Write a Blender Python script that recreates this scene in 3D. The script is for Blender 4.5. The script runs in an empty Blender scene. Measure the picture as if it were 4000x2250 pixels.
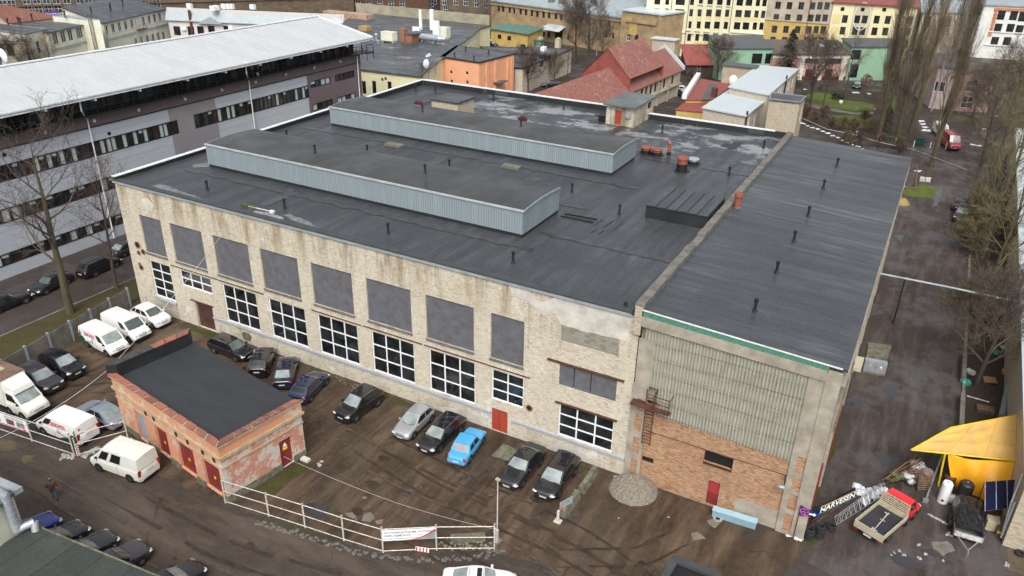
import bpy,math,random
from mathutils import Vector,Matrix
random.seed(7)
R_=math.radians
sc=bpy.context.scene
COL=sc.collection

# ---------------------------------------------------------------- camera
CAM=Vector((67.070,-44.331,38.1635))
PITCH,YAW,ROLL,FPX=.4619,-.49218,.02001,3041.31
fwd=Vector((math.sin(YAW)*math.cos(PITCH),math.cos(YAW)*math.cos(PITCH),-math.sin(PITCH)))
rt0=Vector((math.cos(YAW),-math.sin(YAW),0));up0=rt0.cross(fwd)
rt=math.cos(ROLL)*rt0 + math.sin(ROLL)*up0
up=-math.sin(ROLL)*rt0 + math.cos(ROLL)*up0
cd=bpy.data.cameras.new('camera');cam=bpy.data.objects.new('camera',cd);COL.objects.link(cam)
mw=Matrix((rt,up,-fwd)).transposed().to_4x4();mw.translation=CAM
cam.matrix_world=mw
cd.sensor_width=36;cd.lens=36*FPX/4000;cd.clip_start=.5;cd.clip_end=3000
sc.camera=cam

# ---------------------------------------------------------------- sky, sun, exposure (overcast)
SUN_EL,SUN_ROT=50,155
w=bpy.data.worlds.new('World');sc.world=w;w.use_nodes=True
nt=w.node_tree;bg=nt.nodes['Background']
sky=nt.nodes.new('ShaderNodeTexSky');sky.sky_type='NISHITA';sky.sun_disc=False
sky.sun_elevation=R_(SUN_EL);sky.sun_rotation=R_(SUN_ROT)
sky.air_density=1.0;sky.dust_density=6.0;sky.ozone_density=1.0
hs=nt.nodes.new('ShaderNodeHueSaturation');hs.inputs['Saturation'].default_value=.30
nt.links.new(sky.outputs[0],hs.inputs['Color']);nt.links.new(hs.outputs[0],bg.inputs['Color'])
bg.inputs['Strength'].default_value=.15
ld=bpy.data.lights.new('sun','SUN');ld.energy=1.0;ld.angle=R_(25);ld.color=(1,.97,.92)
sun=bpy.data.objects.new('sun',ld);COL.objects.link(sun)
sun.rotation_euler=(R_(90-SUN_EL),0,R_(-SUN_ROT+180))
sc.view_settings.view_transform='Standard';sc.view_settings.look='None'
sc.view_settings.gamma=1;sc.view_settings.exposure=.45

# ---------------------------------------------------------------- survey helpers: sight lines from the drone to real planes
RW=(0,562,1125,1687)
def T(q):
 return (q[0],q[1]) if len(q) == 2 else (1000*q[0]+q[2]/2.576,RW[q[1]]+q[3]/2.576)
def ray(q):
 px,py=T(q)
 return fwd + (px-2000)/FPX*rt - (py-1125)/FPX*up
def G(q,z=0.):
 d=ray(q);return CAM + d*((z-CAM.z)/d.z)
def XY(q,z=0.):
 p=G(q,z);return (p.x,p.y)
def HZ(q,b,z0=0.):
 b=G(b,z0);d=ray(q);v=b-CAM
 k=(v.x*d.x+v.y*d.y)/(d.x*d.x+d.y*d.y);return CAM.z+k*d.z
class Fac:
 """a vertical wall plane from ground point a to b; d>0 is outside (towards the viewer side unless flip)"""
 def __init__(s,a,b):
  s.a=Vector((a[0],a[1]));s.b=Vector((b[0],b[1]));s.L=(s.b-s.a).length
  s.t=(s.b-s.a)/s.L;s.n=Vector((s.t.y,-s.t.x))
  if s.n.dot(Vector((CAM.x,CAM.y))-s.a) < 0:s.n=-s.n
 def P(s,u,z,d=0.):
  p=s.a+s.t*u+s.n*d;return Vector((p.x,p.y,z))
 def loc(s,q):
  d=ray(q);v=s.a-Vector((CAM.x,CAM.y));dd=Vector((d.x,d.y))
  k=v.dot(s.n)/dd.dot(s.n);p=Vector((CAM.x,CAM.y))+dd*k
  return ((p-s.a).dot(s.t),CAM.z+k*d.z)

# ---------------------------------------------------------------- mesh helpers
ORG={}
class MB:
 def __init__(s):s.v=[];s.f=[];s.m=[]
 def add(s,vs,fs,mi=0):
  o=len(s.v);s.v += [Vector(v) for v in vs]
  for f in fs:s.f.append([i+o for i in f]);s.m.append(mi)
  return s
 def quad(s,*p,mi=0):return s.add(p,[list(range(len(p)))],mi)
 def obox(s,o,x,y,z,mi=0):
  o,x,y,z=map(Vector,(o,x,y,z))
  return s.add([o,o+x,o+x+y,o+y,o+z,o+x+z,o+x+y+z,o+y+z],
      [(0,3,2,1),(4,5,6,7),(0,1,5,4),(1,2,6,5),(2,3,7,6),(3,0,4,7)],mi)
 def box(s,x0,x1,y0,y1,z0,z1,mi=0):
  return s.obox((x0,y0,z0),(x1-x0,0,0),(0,y1-y0,0),(0,0,z1-z0),mi)
 def fbox(s,F,s0,s1,z0,z1,d0,d1,mi=0):
  p=F.P(s0,z0,d0)
  return s.obox(p,F.P(s1,z0,d0)-p,F.P(s0,z0,d1)-p,(0,0,z1-z0),mi)
 def fquad(s,F,s0,s1,z0,z1,d,mi=0):
  return s.quad(F.P(s0,z0,d),F.P(s1,z0,d),F.P(s1,z1,d),F.P(s0,z1,d),mi=mi)
 def prism(s,poly,z0,z1,mi=0,bottom=True):
  n=len(poly);za=z0 if isinstance(z0,(list,tuple)) else [z0]*n;zb=z1 if isinstance(z1,(list,tuple)) else [z1]*n
  vs=[(p[0],p[1],za[i]) for i,p in enumerate(poly)]+[(p[0],p[1],zb[i]) for i,p in enumerate(poly)]
  fs=[(i,(i+1) % n,n+(i+1) % n,n+i) for i in range(n)]+[tuple(range(n,2*n))]
  if bottom:fs.append(tuple(range(n-1,-1,-1)))
  return s.add(vs,fs,mi)
 def cyl(s,p0,p1,r0,r1=None,n=8,cap=True,mi=0):
  p0,p1=Vector(p0),Vector(p1);r1=r0 if r1 is None else r1
  d=(p1-p0).normalized();a=d.orthogonal().normalized();b=d.cross(a)
  vs=[]
  for p,r in ((p0,r0),(p1,r1)):
   for i in range(n):
    t=2*math.pi*i/n;vs.append(p+(a*math.cos(t)+b*math.sin(t))*r)
  fs=[(i,(i+1) % n,n+(i+1) % n,n+i) for i in range(n)]
  if cap:fs += [tuple(range(n-1,-1,-1)),tuple(range(n,2*n))]
  return s.add(vs,fs,mi)
 def tube(s,pts,r,n=6,mi=0):
  for a,b in zip(pts,pts[1:]):s.cyl(a,b,r,r,n,True,mi)
  return s
 def ball(s,c,rx,ry,rz,n=8,m=5,top=False,jit=0,mi=0):
  c=Vector(c);vs=[];rows=m+1
  for j in range(rows):
   ph=(math.pi/2 if top else math.pi)*j/m
   for i in range(n):
    t=2*math.pi*i/n;k=1+random.uniform(-jit,jit)
    vs.append(c+Vector((rx*math.sin(ph)*math.cos(t)*k,ry*math.sin(ph)*math.sin(t)*k,rz*math.cos(ph)*k)))
  fs=[(j*n+i,j*n+(i+1) % n,(j+1)*n+(i+1) % n,(j+1)*n+i) for j in range(m) for i in range(n)]
  return s.add(vs,fs,mi)
 def build(s,name,mats,parent=None,smooth=False,origin=None):
  if not isinstance(mats,(list,tuple)):mats=[mats]
  if parent is not None:og=ORG[parent]
  elif origin is not None:og=Vector(origin)
  else:
   xs=[v.x for v in s.v];ys=[v.y for v in s.v];zs=[v.z for v in s.v]
   og=Vector(((min(xs)+max(xs))/2,(min(ys)+max(ys))/2,min(zs)))
  me=bpy.data.meshes.new(name);me.from_pydata([v-og for v in s.v],[],s.f)
  for m in mats:me.materials.append(m)
  uv=me.uv_layers.new(name='UVMap').data
  for p in me.polygons:
   n=p.normal
   if abs(n.z) < .72:
    t=Vector((-n.y,n.x));t=t.normalized() if t.length > 1e-6 else Vector((1,0))
    if abs(t.x) > abs(t.y):t=t if t.x > 0 else -t
    else:t=t if t.y > 0 else -t
    for li in p.loop_indices:
     v=s.v[me.loops[li].vertex_index];uv[li].uv=(v.x*t.x+v.y*t.y,v.z)
   else:
    for li in p.loop_indices:
     v=s.v[me.loops[li].vertex_index];uv[li].uv=(v.x,v.y)
   if smooth:p.use_smooth=True
  if len(mats) > 1:me.polygons.foreach_set('material_index',s.m)
  o=bpy.data.objects.new(name,me);COL.objects.link(o)
  ORG[o]=og
  if parent is not None:o.parent=parent
  else:o.location=og
  return o
def tag(o,label=None,cat=None,group=None,kind=None):
 if label:o['label']=label
 if cat:o['category']=cat
 if group:o['group']=group
 if kind:o['kind']=kind
 return o
def empty(name,loc,label=None,cat=None,group=None):
 o=bpy.data.objects.new(name,None);COL.objects.link(o);o.location=loc;o.empty_display_size=.5
 ORG[o]=Vector(loc);return tag(o,label,cat,group)
def kids(o):return [c for c in COL.objects if c.parent == o]
def copy_tree(o,parent=None,ch=None):
 c=o.copy();COL.objects.link(c);c.parent=parent
 if parent is not None:c.matrix_parent_inverse.identity()
 for k in KIDS(o):copy_tree(k,c)
 return c
_K={}
def KIDS(o):
 if o.name not in _K:_K[o.name]=[c for c in o.children]
 return _K[o.name]
def text_mb(string,origin,ex,ez,size,mb=None,mi=0,shear=0.,bold=0.,mirror=False):
 """lettering as flat faces: ex along the line, ez up the letters"""
 cu=bpy.data.curves.new('txt','FONT');cu.body=string;cu.size=1;cu.shear=shear;cu.offset=bold;cu.resolution_u=3
 ob=bpy.data.objects.new('txt',cu);COL.objects.link(ob)
 bpy.context.view_layer.update()
 me=ob.evaluated_get(bpy.context.evaluated_depsgraph_get()).to_mesh()
 ex=Vector(ex).normalized();ez=Vector(ez).normalized();o=Vector(origin)
 wd=max([v.co.x for v in me.vertices] or [1])
 mb=mb or MB()
 mb.add([o+ex*v.co.x*size+ez*v.co.y*size for v in me.vertices],[list(p.vertices) for p in me.polygons],mi)
 ob.to_mesh_clear();bpy.data.objects.remove(ob);bpy.data.curves.remove(cu)
 return mb,wd*size

# ---------------------------------------------------------------- materials
def srgb(r,g,b):
 f=lambda c:((c/255+.055)/1.055)**2.4 if c > 10 else c/255/12.92
 return (f(r),f(g),f(b),1)
class NM:
 def __init__(s,name):
  s.m=bpy.data.materials.new(name);s.m.use_nodes=True;s.t=s.m.node_tree
  s.b=s.t.nodes['Principled BSDF'];s.g=s.t.nodes.new('ShaderNodeNewGeometry');s.uvn=None
 def L(s,a,b):s.t.links.new(a,b)
 def N(s,typ,**kw):
  n=s.t.nodes.new(typ)
  for k,v in kw.items():
   if k in n.inputs:n.inputs[k].default_value=v
   else:setattr(n,k,v)
  return n
 def pos(s,sx=1,sy=1,sz=1):
  m=s.N('ShaderNodeVectorMath',operation='MULTIPLY');s.L(s.g.outputs['Position'],m.inputs[0]);m.inputs[1].default_value=(sx,sy,sz)
  return m.outputs[0]
 def uv(s,sx=1,sy=1):
  if not s.uvn:s.uvn=s.N('ShaderNodeUVMap')
  m=s.N('ShaderNodeVectorMath',operation='MULTIPLY');s.L(s.uvn.outputs[0],m.inputs[0]);m.inputs[1].default_value=(sx,sy,1)
  return m.outputs[0]
 def noise(s,vec,scale=1,detail=4,rough=.6,lo=.35,hi=.65):
  n=s.N('ShaderNodeTexNoise');s.L(vec,n.inputs['Vector']);n.inputs['Scale'].default_value=scale
  n.inputs['Detail'].default_value=detail;n.inputs['Roughness'].default_value=rough
  r=s.N('ShaderNodeMapRange');s.L(n.outputs[0],r.inputs[0]);r.inputs[1].default_value=lo;r.inputs[2].default_value=hi
  return r.outputs[0]
 def mix(s,f,a,b,typ='MIX'):
  m=s.N('ShaderNodeMix',data_type='RGBA',blend_type=typ)
  for sock,v in ((0,f),(6,a),(7,b)):
   if hasattr(v,'is_output'):s.L(v,m.inputs[sock])
   else:m.inputs[sock].default_value=v if sock == 0 else (tuple(v)+(1,))[:4]
  return m.outputs[2]
 def math(s,op,a,b=0.,clamp=False):
  m=s.N('ShaderNodeMath',operation=op,use_clamp=clamp)
  for i,v in ((0,a),(1,b)):
   if hasattr(v,'is_output'):s.L(v,m.inputs[i])
   else:m.inputs[i].default_value=v
  return m.outputs[0]
 def rng(s,v,a,b,c=0.,d=1.):
  r=s.N('ShaderNodeMapRange');s.L(v,r.inputs[0])
  for i,x in ((1,a),(2,b),(3,c),(4,d)):r.inputs[i].default_value=x
  return r.outputs[0]
 def sep(s,vec=None):
  n=s.N('ShaderNodeSeparateXYZ');s.L(vec or s.g.outputs['Position'],n.inputs[0]);return n.outputs
 def bump(s,h,strength=.3,dist=.05):
  b=s.N('ShaderNodeBump');s.L(h,b.inputs['Height']);b.inputs['Strength'].default_value=strength;b.inputs['Distance'].default_value=dist
  s.L(b.outputs[0],s.b.inputs['Normal'])
 def out(s,col,rough=.7,metal=0.,spec=.5,coat=0.):
  for nm,v in (('Base Color',col),('Roughness',rough),('Metallic',metal),('Specular IOR Level',spec),('Coat Weight',coat)):
   if hasattr(v,'is_output'):s.L(v,s.b.inputs[nm])
   else:s.b.inputs[nm].default_value=(tuple(v)+(1,))[:4] if nm == 'Base Color' else v
  return s.m
MATS={}
def plain(name,col,rough=.7,metal=0.,var=.25,scale=.8,spec=.5,coat=0.,col2=None,stretch=(1,1,1),bump=0,fine=0.):
 if name in MATS:return MATS[name]
 n=NM(name);col=(tuple(col)+(1,))[:4]
 c2=(tuple(col2)+(1,))[:4] if col2 else tuple(c*(1-var) for c in col[:3])+(1,)
 f=n.noise(n.pos(*stretch),scale,5,.65)
 c=n.mix(f,c2,col)
 if fine:
  g=n.noise(n.pos(),14,2,.6,.3,.7);c=n.mix(n.math('MULTIPLY',g,fine),c,tuple(x*.4 for x in col[:3]))
 n.out(c,rough,metal,spec,coat)
 if bump:n.bump(n.noise(n.pos(),12,3),bump,.02)
 MATS[name]=n.m;return n.m
def brick(name,c1,c2,mortar,stain=(.3,.2,.1),st=.5,bw=.27,bh=.1,dirt=None,dt=0.,top=None,blotch=.35):
 if name in MATS:return MATS[name]
 n=NM(name);t=n.N('ShaderNodeTexBrick');n.L(n.uv(),t.inputs['Vector'])
 t.inputs['Scale'].default_value=1;t.inputs['Brick Width'].default_value=bw;t.inputs['Row Height'].default_value=bh
 t.inputs['Mortar Size'].default_value=.012;t.inputs['Mortar Smooth'].default_value=.3
 for k,c in (('Color1',c1),('Color2',c2),('Mortar',mortar)):t.inputs[k].default_value=(tuple(c)+(1,))[:4]
 big=n.noise(n.pos(),.35,5,.7,.3,.7)
 c=n.mix(n.math('MULTIPLY',big,blotch),t.outputs['Color'],tuple(x*.58 for x in c1[:3]))
 wn=n.N('ShaderNodeTexWhiteNoise',noise_dimensions='3D');fl=n.N('ShaderNodeVectorMath',operation='FLOOR');n.L(n.uv(1/bw,1/bh),fl.inputs[0]);n.L(fl.outputs[0],wn.inputs['Vector'])
 c=n.mix(n.math('MULTIPLY',n.math('GREATER_THAN',wn.outputs[0],.80),.38),c,tuple(x*.35 for x in c1[:3]))
 s1=n.noise(n.pos(.55,.55,.13),1.1,6,.7,.52,.74)
 s2=n.noise(n.pos(),.22,3,.6,.42,.62)
 c=n.mix(n.math('MULTIPLY',n.math('MULTIPLY',s1,s2),st),c,stain)
 if top:
  tz=n.math('MULTIPLY',n.rng(n.sep()[2],top[0],top[1]),n.noise(n.pos(.8,.8,.10),1.0,6,.72,.46,.62));c=n.mix(n.math('MULTIPLY',tz,.75),c,(.17,.115,.05))
  dk=n.noise(n.pos(1.6,1.6,.25),1.0,5,.7,.60,.70);c=n.mix(n.math('MULTIPLY',dk,.5),c,(.10,.09,.07))
  wh=n.noise(n.pos(.5,.5,.4),.9,6,.72,.58,.66);c=n.mix(n.math('MULTIPLY',wh,.6),c,(.70,.67,.60))
 if dirt:
  dn=n.noise(n.pos(1,1,.6),.5,6,.75,.5,.7)
  zz=n.rng(n.sep()[2],2.2,.2)
  c=n.mix(n.math('MULTIPLY',n.math('MULTIPLY',dn,zz),dt),c,dirt)
 n.out(c,.88,spec=.25);n.bump(t.outputs['Fac'],-.25,.02)
 MATS[name]=n.m;return n.m
def felt(name,base,light,axis='x',period=1.0,streak=(.15,2.2),puddle=None,green=0.,st=.6,green_at=.55):
 """bitumen roofing felt: seams across, dried streaks, wet sheen"""
 n=NM(name);P=n.sep()
 co=P[0] if axis == 'x' else P[1]
 fr=n.math('FRACT',n.math('DIVIDE',co,period));seam=n.math('LESS_THAN',fr,.05)
 strip=n.N('ShaderNodeTexWhiteNoise',noise_dimensions='1D');n.L(n.math('FLOOR',n.math('DIVIDE',co,period)),strip.inputs['W'])
 sx,sy=streak
 a=n.noise(n.pos(sx,sy,1),1,6,.7,.42,.75)
 b=n.noise(n.pos(),.13,5,.65,.4,.68)
 c=n.mix(n.math('MULTIPLY',n.math('MULTIPLY',a,b),st),base,light)
 c=n.mix(n.math('MULTIPLY',strip.outputs[0],.5),c,tuple(x*.6 for x in base[:3]))
 c=n.mix(n.math('MULTIPLY',seam,.7),c,tuple(x*.4 for x in base[:3]))
 c=n.mix(n.math('MULTIPLY',n.noise(n.pos(),9,2,.7,.35,.8),.3),c,light)
 if green:c=n.mix(n.math('MULTIPLY',n.noise(n.pos(.5,1.5,1),.35,6,.75,green_at,green_at+.2),green),c,(.06,.065,.02))
 ro=n.rng(n.noise(n.pos(sx,sy,1),.6,4,.6,.3,.7),0,1,.55,.24)
 if puddle:
  y0,y1,x0,x1,th=puddle
  reg=n.math('MULTIPLY',n.rng(P[1],y0,y1),n.rng(P[0],x0,x1))
  pn=n.noise(n.pos(.5,.8,1),.45,7,.72,th,th+.05)
  pm=n.math('MULTIPLY',reg,pn)
  c=n.mix(n.math('MULTIPLY',pm,.85),c,(.24,.25,.26));ro=n.math('SUBTRACT',ro,n.math('MULTIPLY',pm,.18))  # pale deposits and wet sheen are both mixed into the puddle colour
 n.out(c,ro,spec=.32);n.bump(n.noise(n.pos(),3,4,.6),.12,.03)
 MATS[name]=n.m;return n.m

BR_CREAM=brick('cream_brick',(.73,.675,.555),(.60,.55,.43),(.155,.125,.09),stain=(.24,.17,.085),st=1.1,top=(9.5,12.5),blotch=.5,dirt=(.12,.11,.085),dt=.55)
BR_PALE=brick('pale_brick',(.55,.49,.38),(.46,.40,.30),(.25,.21,.16),stain=(.25,.19,.09),st=.5)
BR_RED=brick('red_brick',(.40,.195,.105),(.50,.36,.23),(.22,.16,.11),stain=(.13,.10,.065),st=.8)
BR_DARKRED=brick('dark_red_brick',(.36,.17,.10),(.28,.12,.07),(.18,.12,.09))
BR_BROWN=brick('brown_brick',(.125,.072,.048),(.10,.058,.04),(.08,.055,.042),stain=(.06,.04,.03),st=.4,bw=.8,bh=.3)
BR_STONE=brick('dark_stone',(.15,.115,.08),(.11,.085,.06),(.06,.05,.04),st=.4,bw=1.6,bh=.7)
BR_BLOCK=brick('cinder_block',(.42,.39,.32),(.36,.33,.27),(.16,.14,.11),st=.2,bw=.62,bh=.36)
BR_BLOCKG=brick('grey_block',(.30,.29,.24),(.25,.24,.20),(.17,.16,.13),st=.2,bw=.4,bh=.22)
FELT_MAIN=felt('main_roof_felt',(.033,.037,.042),(.165,.172,.18),'x',1.0,(1.4,.16),puddle=(35,42,9,15,.50),green=.5,green_at=.60)
FELT_ANNEX=felt('annex_roof_felt',(.040,.046,.052),(.17,.185,.20),'y',1.0,(.13,1.6),st=.9)
FELT_MON=felt('monitor_felt',(.040,.041,.042),(.14,.145,.14),'x',1.0,(.5,.5),green=.3,st=.5)
FELT_FAR=felt('far_roof_felt',(.050,.055,.062),(.15,.155,.165),'x',1.2,(.3,.8),puddle=(60,61,-90,-89,.6),st=.6)
FELT_NEW=plain('new_felt',(.030,.033,.038),.75,var=.25,scale=.6,stretch=(.4,2,1),bump=.1)
FELT_MOSS=felt('mossy_roof_felt',(.038,.046,.042),(.12,.13,.10),'x',2.2,(.6,.6),green=.7,st=.5,green_at=.5)
PARAPET=plain('parapet_felt',(.022,.024,.027),.55,var=.4,scale=.5)
PARAPET_L=plain('parapet_felt_grey',(.055,.062,.065),.6,var=.3)
WHITE_TRIM=plain('white_trim',(.72,.74,.75),.45,var=.2,scale=2)
ZINC=plain('zinc',(.42,.47,.50),.42,.35,var=.25,scale=1.2)
GALV=plain('galvanised_pipe',(.45,.48,.50),.35,.6,var=.3,scale=3)
WHITE_ROOF=plain('white_metal_roof',(.48,.50,.51),.42,var=.10,scale=.35,stretch=(.4,1.5,1))
RIB_GREEN=None
def ribbed(name,c,cd,period=.16):
 n=NM(name);s=n.sep(n.uv());fr=n.math('FRACT',n.math('DIVIDE',s[0],period))
 k=n.math('LESS_THAN',fr,.28)
 col=n.mix(n.math('MULTIPLY',k,.55),c,cd)  # darker stripe per rib: groove shade painted into the colour
 col=n.mix(n.math('MULTIPLY',n.noise(n.pos(2,2,.15),1,4,.6,.5,.75),.35),col,tuple(min(1,x*1.5) for x in c[:3]))
 n.out(col,.45,.15);h=n.math('SINE',n.math('MULTIPLY',s[0],6.283/period));n.bump(h,.35,.03)
 MATS[name]=n.m;return n.m
RIB_GREEN=ribbed('ribbed_green_steel',(.25,.305,.325),(.165,.205,.22),.24)
RIB_BLUE=ribbed('blue_corrugated',(.12,.21,.29),(.07,.13,.19),.4)
def fibre():
 n=NM('fibre_cement');s=n.sep(n.uv())
 a=n.noise(n.uv(9,.5),1,4,.7,.35,.72);b=n.noise(n.uv(.6,.4),1,4,.6,.4,.65)
 c=n.mix(a,(.36,.35,.28),(.18,.17,.13));c=n.mix(n.math('MULTIPLY',b,.4),c,(.37,.38,.35))
 c=n.mix(n.math('MULTIPLY',n.noise(n.uv(14,.35),1,3,.6,.58,.72),n.math('MULTIPLY',n.rng(s[1],10.5,12.8),.8)),c,(.06,.055,.045))
 row=n.math('FRACT',n.math('DIVIDE',n.math('ADD',s[1],n.math('MULTIPLY',s[0],.012)),1.12))
 c=n.mix(n.math('MULTIPLY',n.math('LESS_THAN',row,.06),.65),c,(.07,.062,.045))
 n.out(c,.85,spec=.2);n.b.inputs['Roughness'].default_value=.85
 return n.m
FIBRE=fibre()
CONC=plain('concrete',(.41,.37,.30),.85,var=.4,scale=.9,fine=.25)
CONC_D=plain('dark_concrete',(.20,.19,.165),.85,var=.5,scale=1.2,fine=.4)
CONC_MOSS=plain('mossy_concrete',(.20,.19,.15),.9,scale=2.5,col2=(.075,.08,.04),fine=.3)
PLASTER=plain('grey_plaster',(.62,.60,.55),.85,scale=.7,col2=(.40,.38,.33),fine=.15)
PLASTER_Y=plain('yellow_plaster',(.76,.72,.47),.8,var=.15,scale=.5)
CREAM=plain('cream_plaster',(.70,.70,.57),.8,var=.22,scale=.4)
CREAM_D=plain('worn_cream_plaster',(.36,.33,.24),.85,var=.35,scale=.5)
PINKW=plain('pink_white_plaster',(.60,.55,.54),.8,var=.12)
ORANGE=plain('orange_plaster',(.74,.37,.21),.8,var=.10,scale=.4)
TAN=plain('tan_plaster',(.46,.33,.17),.88,scale=.45,col2=(.25,.19,.12),fine=.25)
TANG=plain('weathered_grey_plaster',(.47,.42,.33),.88,scale=.35,col2=(.33,.28,.20),fine=.15)
YELLOWP=plain('ochre_plaster',(.56,.40,.13),.85,var=.25,scale=.5)
APT_Y=plain('pale_yellow_plaster',(.70,.67,.46),.8,var=.07,scale=.3)
APT_YD=plain('deep_yellow_plaster',(.66,.58,.28),.8,var=.07)
APT_L=plain('light_yellow_plaster',(.74,.68,.42),.8,var=.08)
APT_B=plain('beige_plaster',(.52,.47,.33),.8,var=.1)
WHITEP=plain('white_plaster',(.66,.67,.64),.8,var=.12)
GREENP=plain('mint_plaster',(.25,.43,.29),.8,var=.1)
PINKP=plain('salmon_plaster',(.60,.33,.29),.8,var=.15)
PINKH=plain('dull_pink_plaster',(.46,.29,.27),.8,var=.2)
BRWHITE=plain('whitewashed_brick',(.55,.50,.42),.85,scale=2.5,col2=(.44,.37,.28),fine=.2)
QUOIN=plain('orange_quoin',(.55,.20,.10),.8)
GREYCLAD=plain('grey_cladding',(.42,.46,.51),.45,var=.08,scale=.5,stretch=(1,1,4))
PURPCLAD=plain('purple_brown_cladding',(.15,.115,.12),.5,var=.12,scale=.5)
GREYMAUVE=plain('mauve_grey_cladding',(.25,.235,.255),.5,var=.1,scale=.5)
BLACKM=plain('black_metal',(.014,.014,.016),.45,var=.3)
DARKM=plain('dark_window_frame',(.02,.018,.02),.4,var=.2)
STEEL_W=plain('white_painted_steel',(.62,.63,.63),.4,var=.25,scale=4,col2=(.40,.34,.28))
WHITEF=plain('white_window_frame',(.78,.80,.82),.35,var=.08)
SILL=plain('lilac_grey_sill',(.36,.39,.45),.5,var=.15)
RUST=plain('rusty_steel',(.12,.045,.025),.75,scale=3,col2=(.05,.022,.015),fine=.2)
RUSTDOOR=plain('rusty_brown_door',(.085,.036,.024),.6,scale=1.3,col2=(.045,.022,.017))
REDDOOR=plain('red_painted_door',(.40,.055,.028),.55,scale=2,col2=(.26,.045,.025))
REDDOOR_D=plain('dull_red_door',(.22,.028,.024),.55,scale=2,col2=(.15,.022,.02))
REDCAP=plain('red_vent_cap',(.30,.085,.045),.6,scale=3,col2=(.20,.06,.04))
DKRED=plain('dark_red_metal',(.10,.02,.02),.5)
BOARD=plain('grey_chipboard',(.135,.15,.175),.85,scale=1.3,col2=(.105,.092,.095),fine=.5)
GLASS=plain('dark_glass',(.028,.032,.034),.05,scale=.7,col2=(.003,.004,.005),spec=.6)  # lighter patches in the colour imitate reflections and glimpses inside
GLASS_L=plain('pale_blind_glass',(.48,.54,.55),.15,var=.2,scale=.6)
GLASS_M=plain('grey_window_glass',(.06,.065,.068),.10,var=.7,scale=1.3)
GLASS_W=plain('brown_interior_glass',(.085,.05,.03),.15,var=.85,scale=.8)
def screen():
 n=NM('car_glass');a=n.noise(n.pos(),1.2,3,.6,.3,.7)
 n.out(n.mix(a,(.15,.18,.175),(.30,.35,.34)),.12,spec=.8);return n.m  # pale grey base: sky reflection and dirt film put into the glass colour
SCREEN=screen()
SCREEN_D=plain('dark_car_glass',(.012,.014,.016),.06,spec=.7)
SCREEN_M=plain('tinted_car_glass',(.085,.11,.105),.16,var=.3,scale=1.5,spec=.8)
TYRE=plain('tyre_rubber',(.012,.012,.013),.8,var=.2)
RIM=plain('alloy_rim',(.28,.29,.30),.35,.6)
RIM_D=plain('steel_rim',(.07,.07,.072),.5,.3)
LAMP_W=plain('headlight_glass',(.55,.58,.58),.12,spec=.8)
LAMP_R=plain('red_tail_light',(.38,.015,.015),.2)
PLATE=plain('number_plate',(.62,.63,.60),.5,var=.3,scale=25)
BLACKP=plain('black_plastic',(.012,.012,.013),.55)
CHROME=plain('chrome',(.6,.62,.63),.18,.9)
def paint(name,c,rough=.25,metal=0.,coat=1.):
 if name in MATS:return MATS[name]
 n=NM(name);a=n.noise(n.pos(),1.6,4,.6,.3,.7)
 n.out(n.mix(n.math('MULTIPLY',a,.25),c,tuple(x*.7+.012 for x in c[:3])),rough,metal,coat=coat);n.b.inputs['Coat Roughness'].default_value=.06
 MATS[name]=n.m;return n.m
P_BLACK=paint('black_paint',(.007,.007,.009));P_WHITE=paint('white_paint',(.76,.77,.76),.35,coat=.6)
P_DIRTYW=paint('aged_white_paint',(.68,.69,.63),.45,coat=.4)
P_BLUE=paint('dark_blue_paint',(.010,.018,.055));P_NAVY=paint('navy_paint',(.008,.011,.028));P_ROYAL=paint('royal_blue_paint',(.012,.03,.22))
P_SKY=paint('sky_blue_paint',(.065,.36,.68),.4,coat=.5);P_SILVER=paint('silver_paint',(.45,.47,.49),.3,.5)
P_STEELB=paint('grey_blue_paint',(.30,.345,.39),.3,.4);P_GREY=paint('graphite_paint',(.045,.042,.05),.3,.2)
P_RED=paint('bright_red_paint',(.72,.012,.02),.3);P_VANRED=paint('van_red_paint',(.36,.035,.045),.35)
P_DARKG=paint('dark_grey_paint',(.012,.013,.015))
YTARP=plain('yellow_tarpaulin',(.68,.42,.10),.55,scale=.8,col2=(.54,.34,.12),stretch=(1.5,.5,1))
YTARP_D=plain('orange_yellow_tarpaulin',(.80,.40,.012),.5,scale=.7,col2=(.68,.30,.01))
YSTEEL=plain('yellow_painted_steel',(.78,.56,.02),.45)
SOLAR=plain('solar_cell',(.008,.013,.045),.12,spec=.7)
BLUESIGN=plain('blue_sign',(.008,.03,.24),.35,var=.1)
NAVYSIGN=plain('navy_sign',(.006,.014,.06),.35,var=.1)
WHITES=plain('white_sign_paint',(.80,.82,.83),.4,var=.08)
REDS=plain('red_sign_paint',(.60,.02,.05),.4);YELS=plain('yellow_sign_paint',(.80,.60,.02),.4)
GREYS=plain('grey_lettering',(.10,.11,.12),.5);GREENS=plain('green_livery',(.01,.085,.04),.4)
SNOW=plain('old_snow',(.62,.64,.67),.6,var=.2,scale=3)
SNOWD=plain('dirty_snow',(.42,.41,.40),.7,var=.5,scale=5)
WOOD=plain('weathered_wood',(.17,.11,.065),.8,scale=3,col2=(.08,.05,.035))
WOODY=plain('pale_timber',(.45,.30,.12),.7,scale=3,col2=(.28,.18,.08))
NET=plain('green_netting',(.03,.15,.095),.7,scale=6,col2=(.10,.25,.17))
NETDARK=plain('dark_green_fabric',(.02,.12,.08),.7,scale=6)
SACK=plain('plastic_sacks',(.55,.56,.54),.5,scale=4,col2=(.30,.30,.29))
BLACKTARP=plain('black_sheeting',(.015,.016,.018),.28,scale=2,spec=.7)
CREAMST=plain('cream_steel',(.50,.46,.33),.5,var=.25,scale=3)
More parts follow.
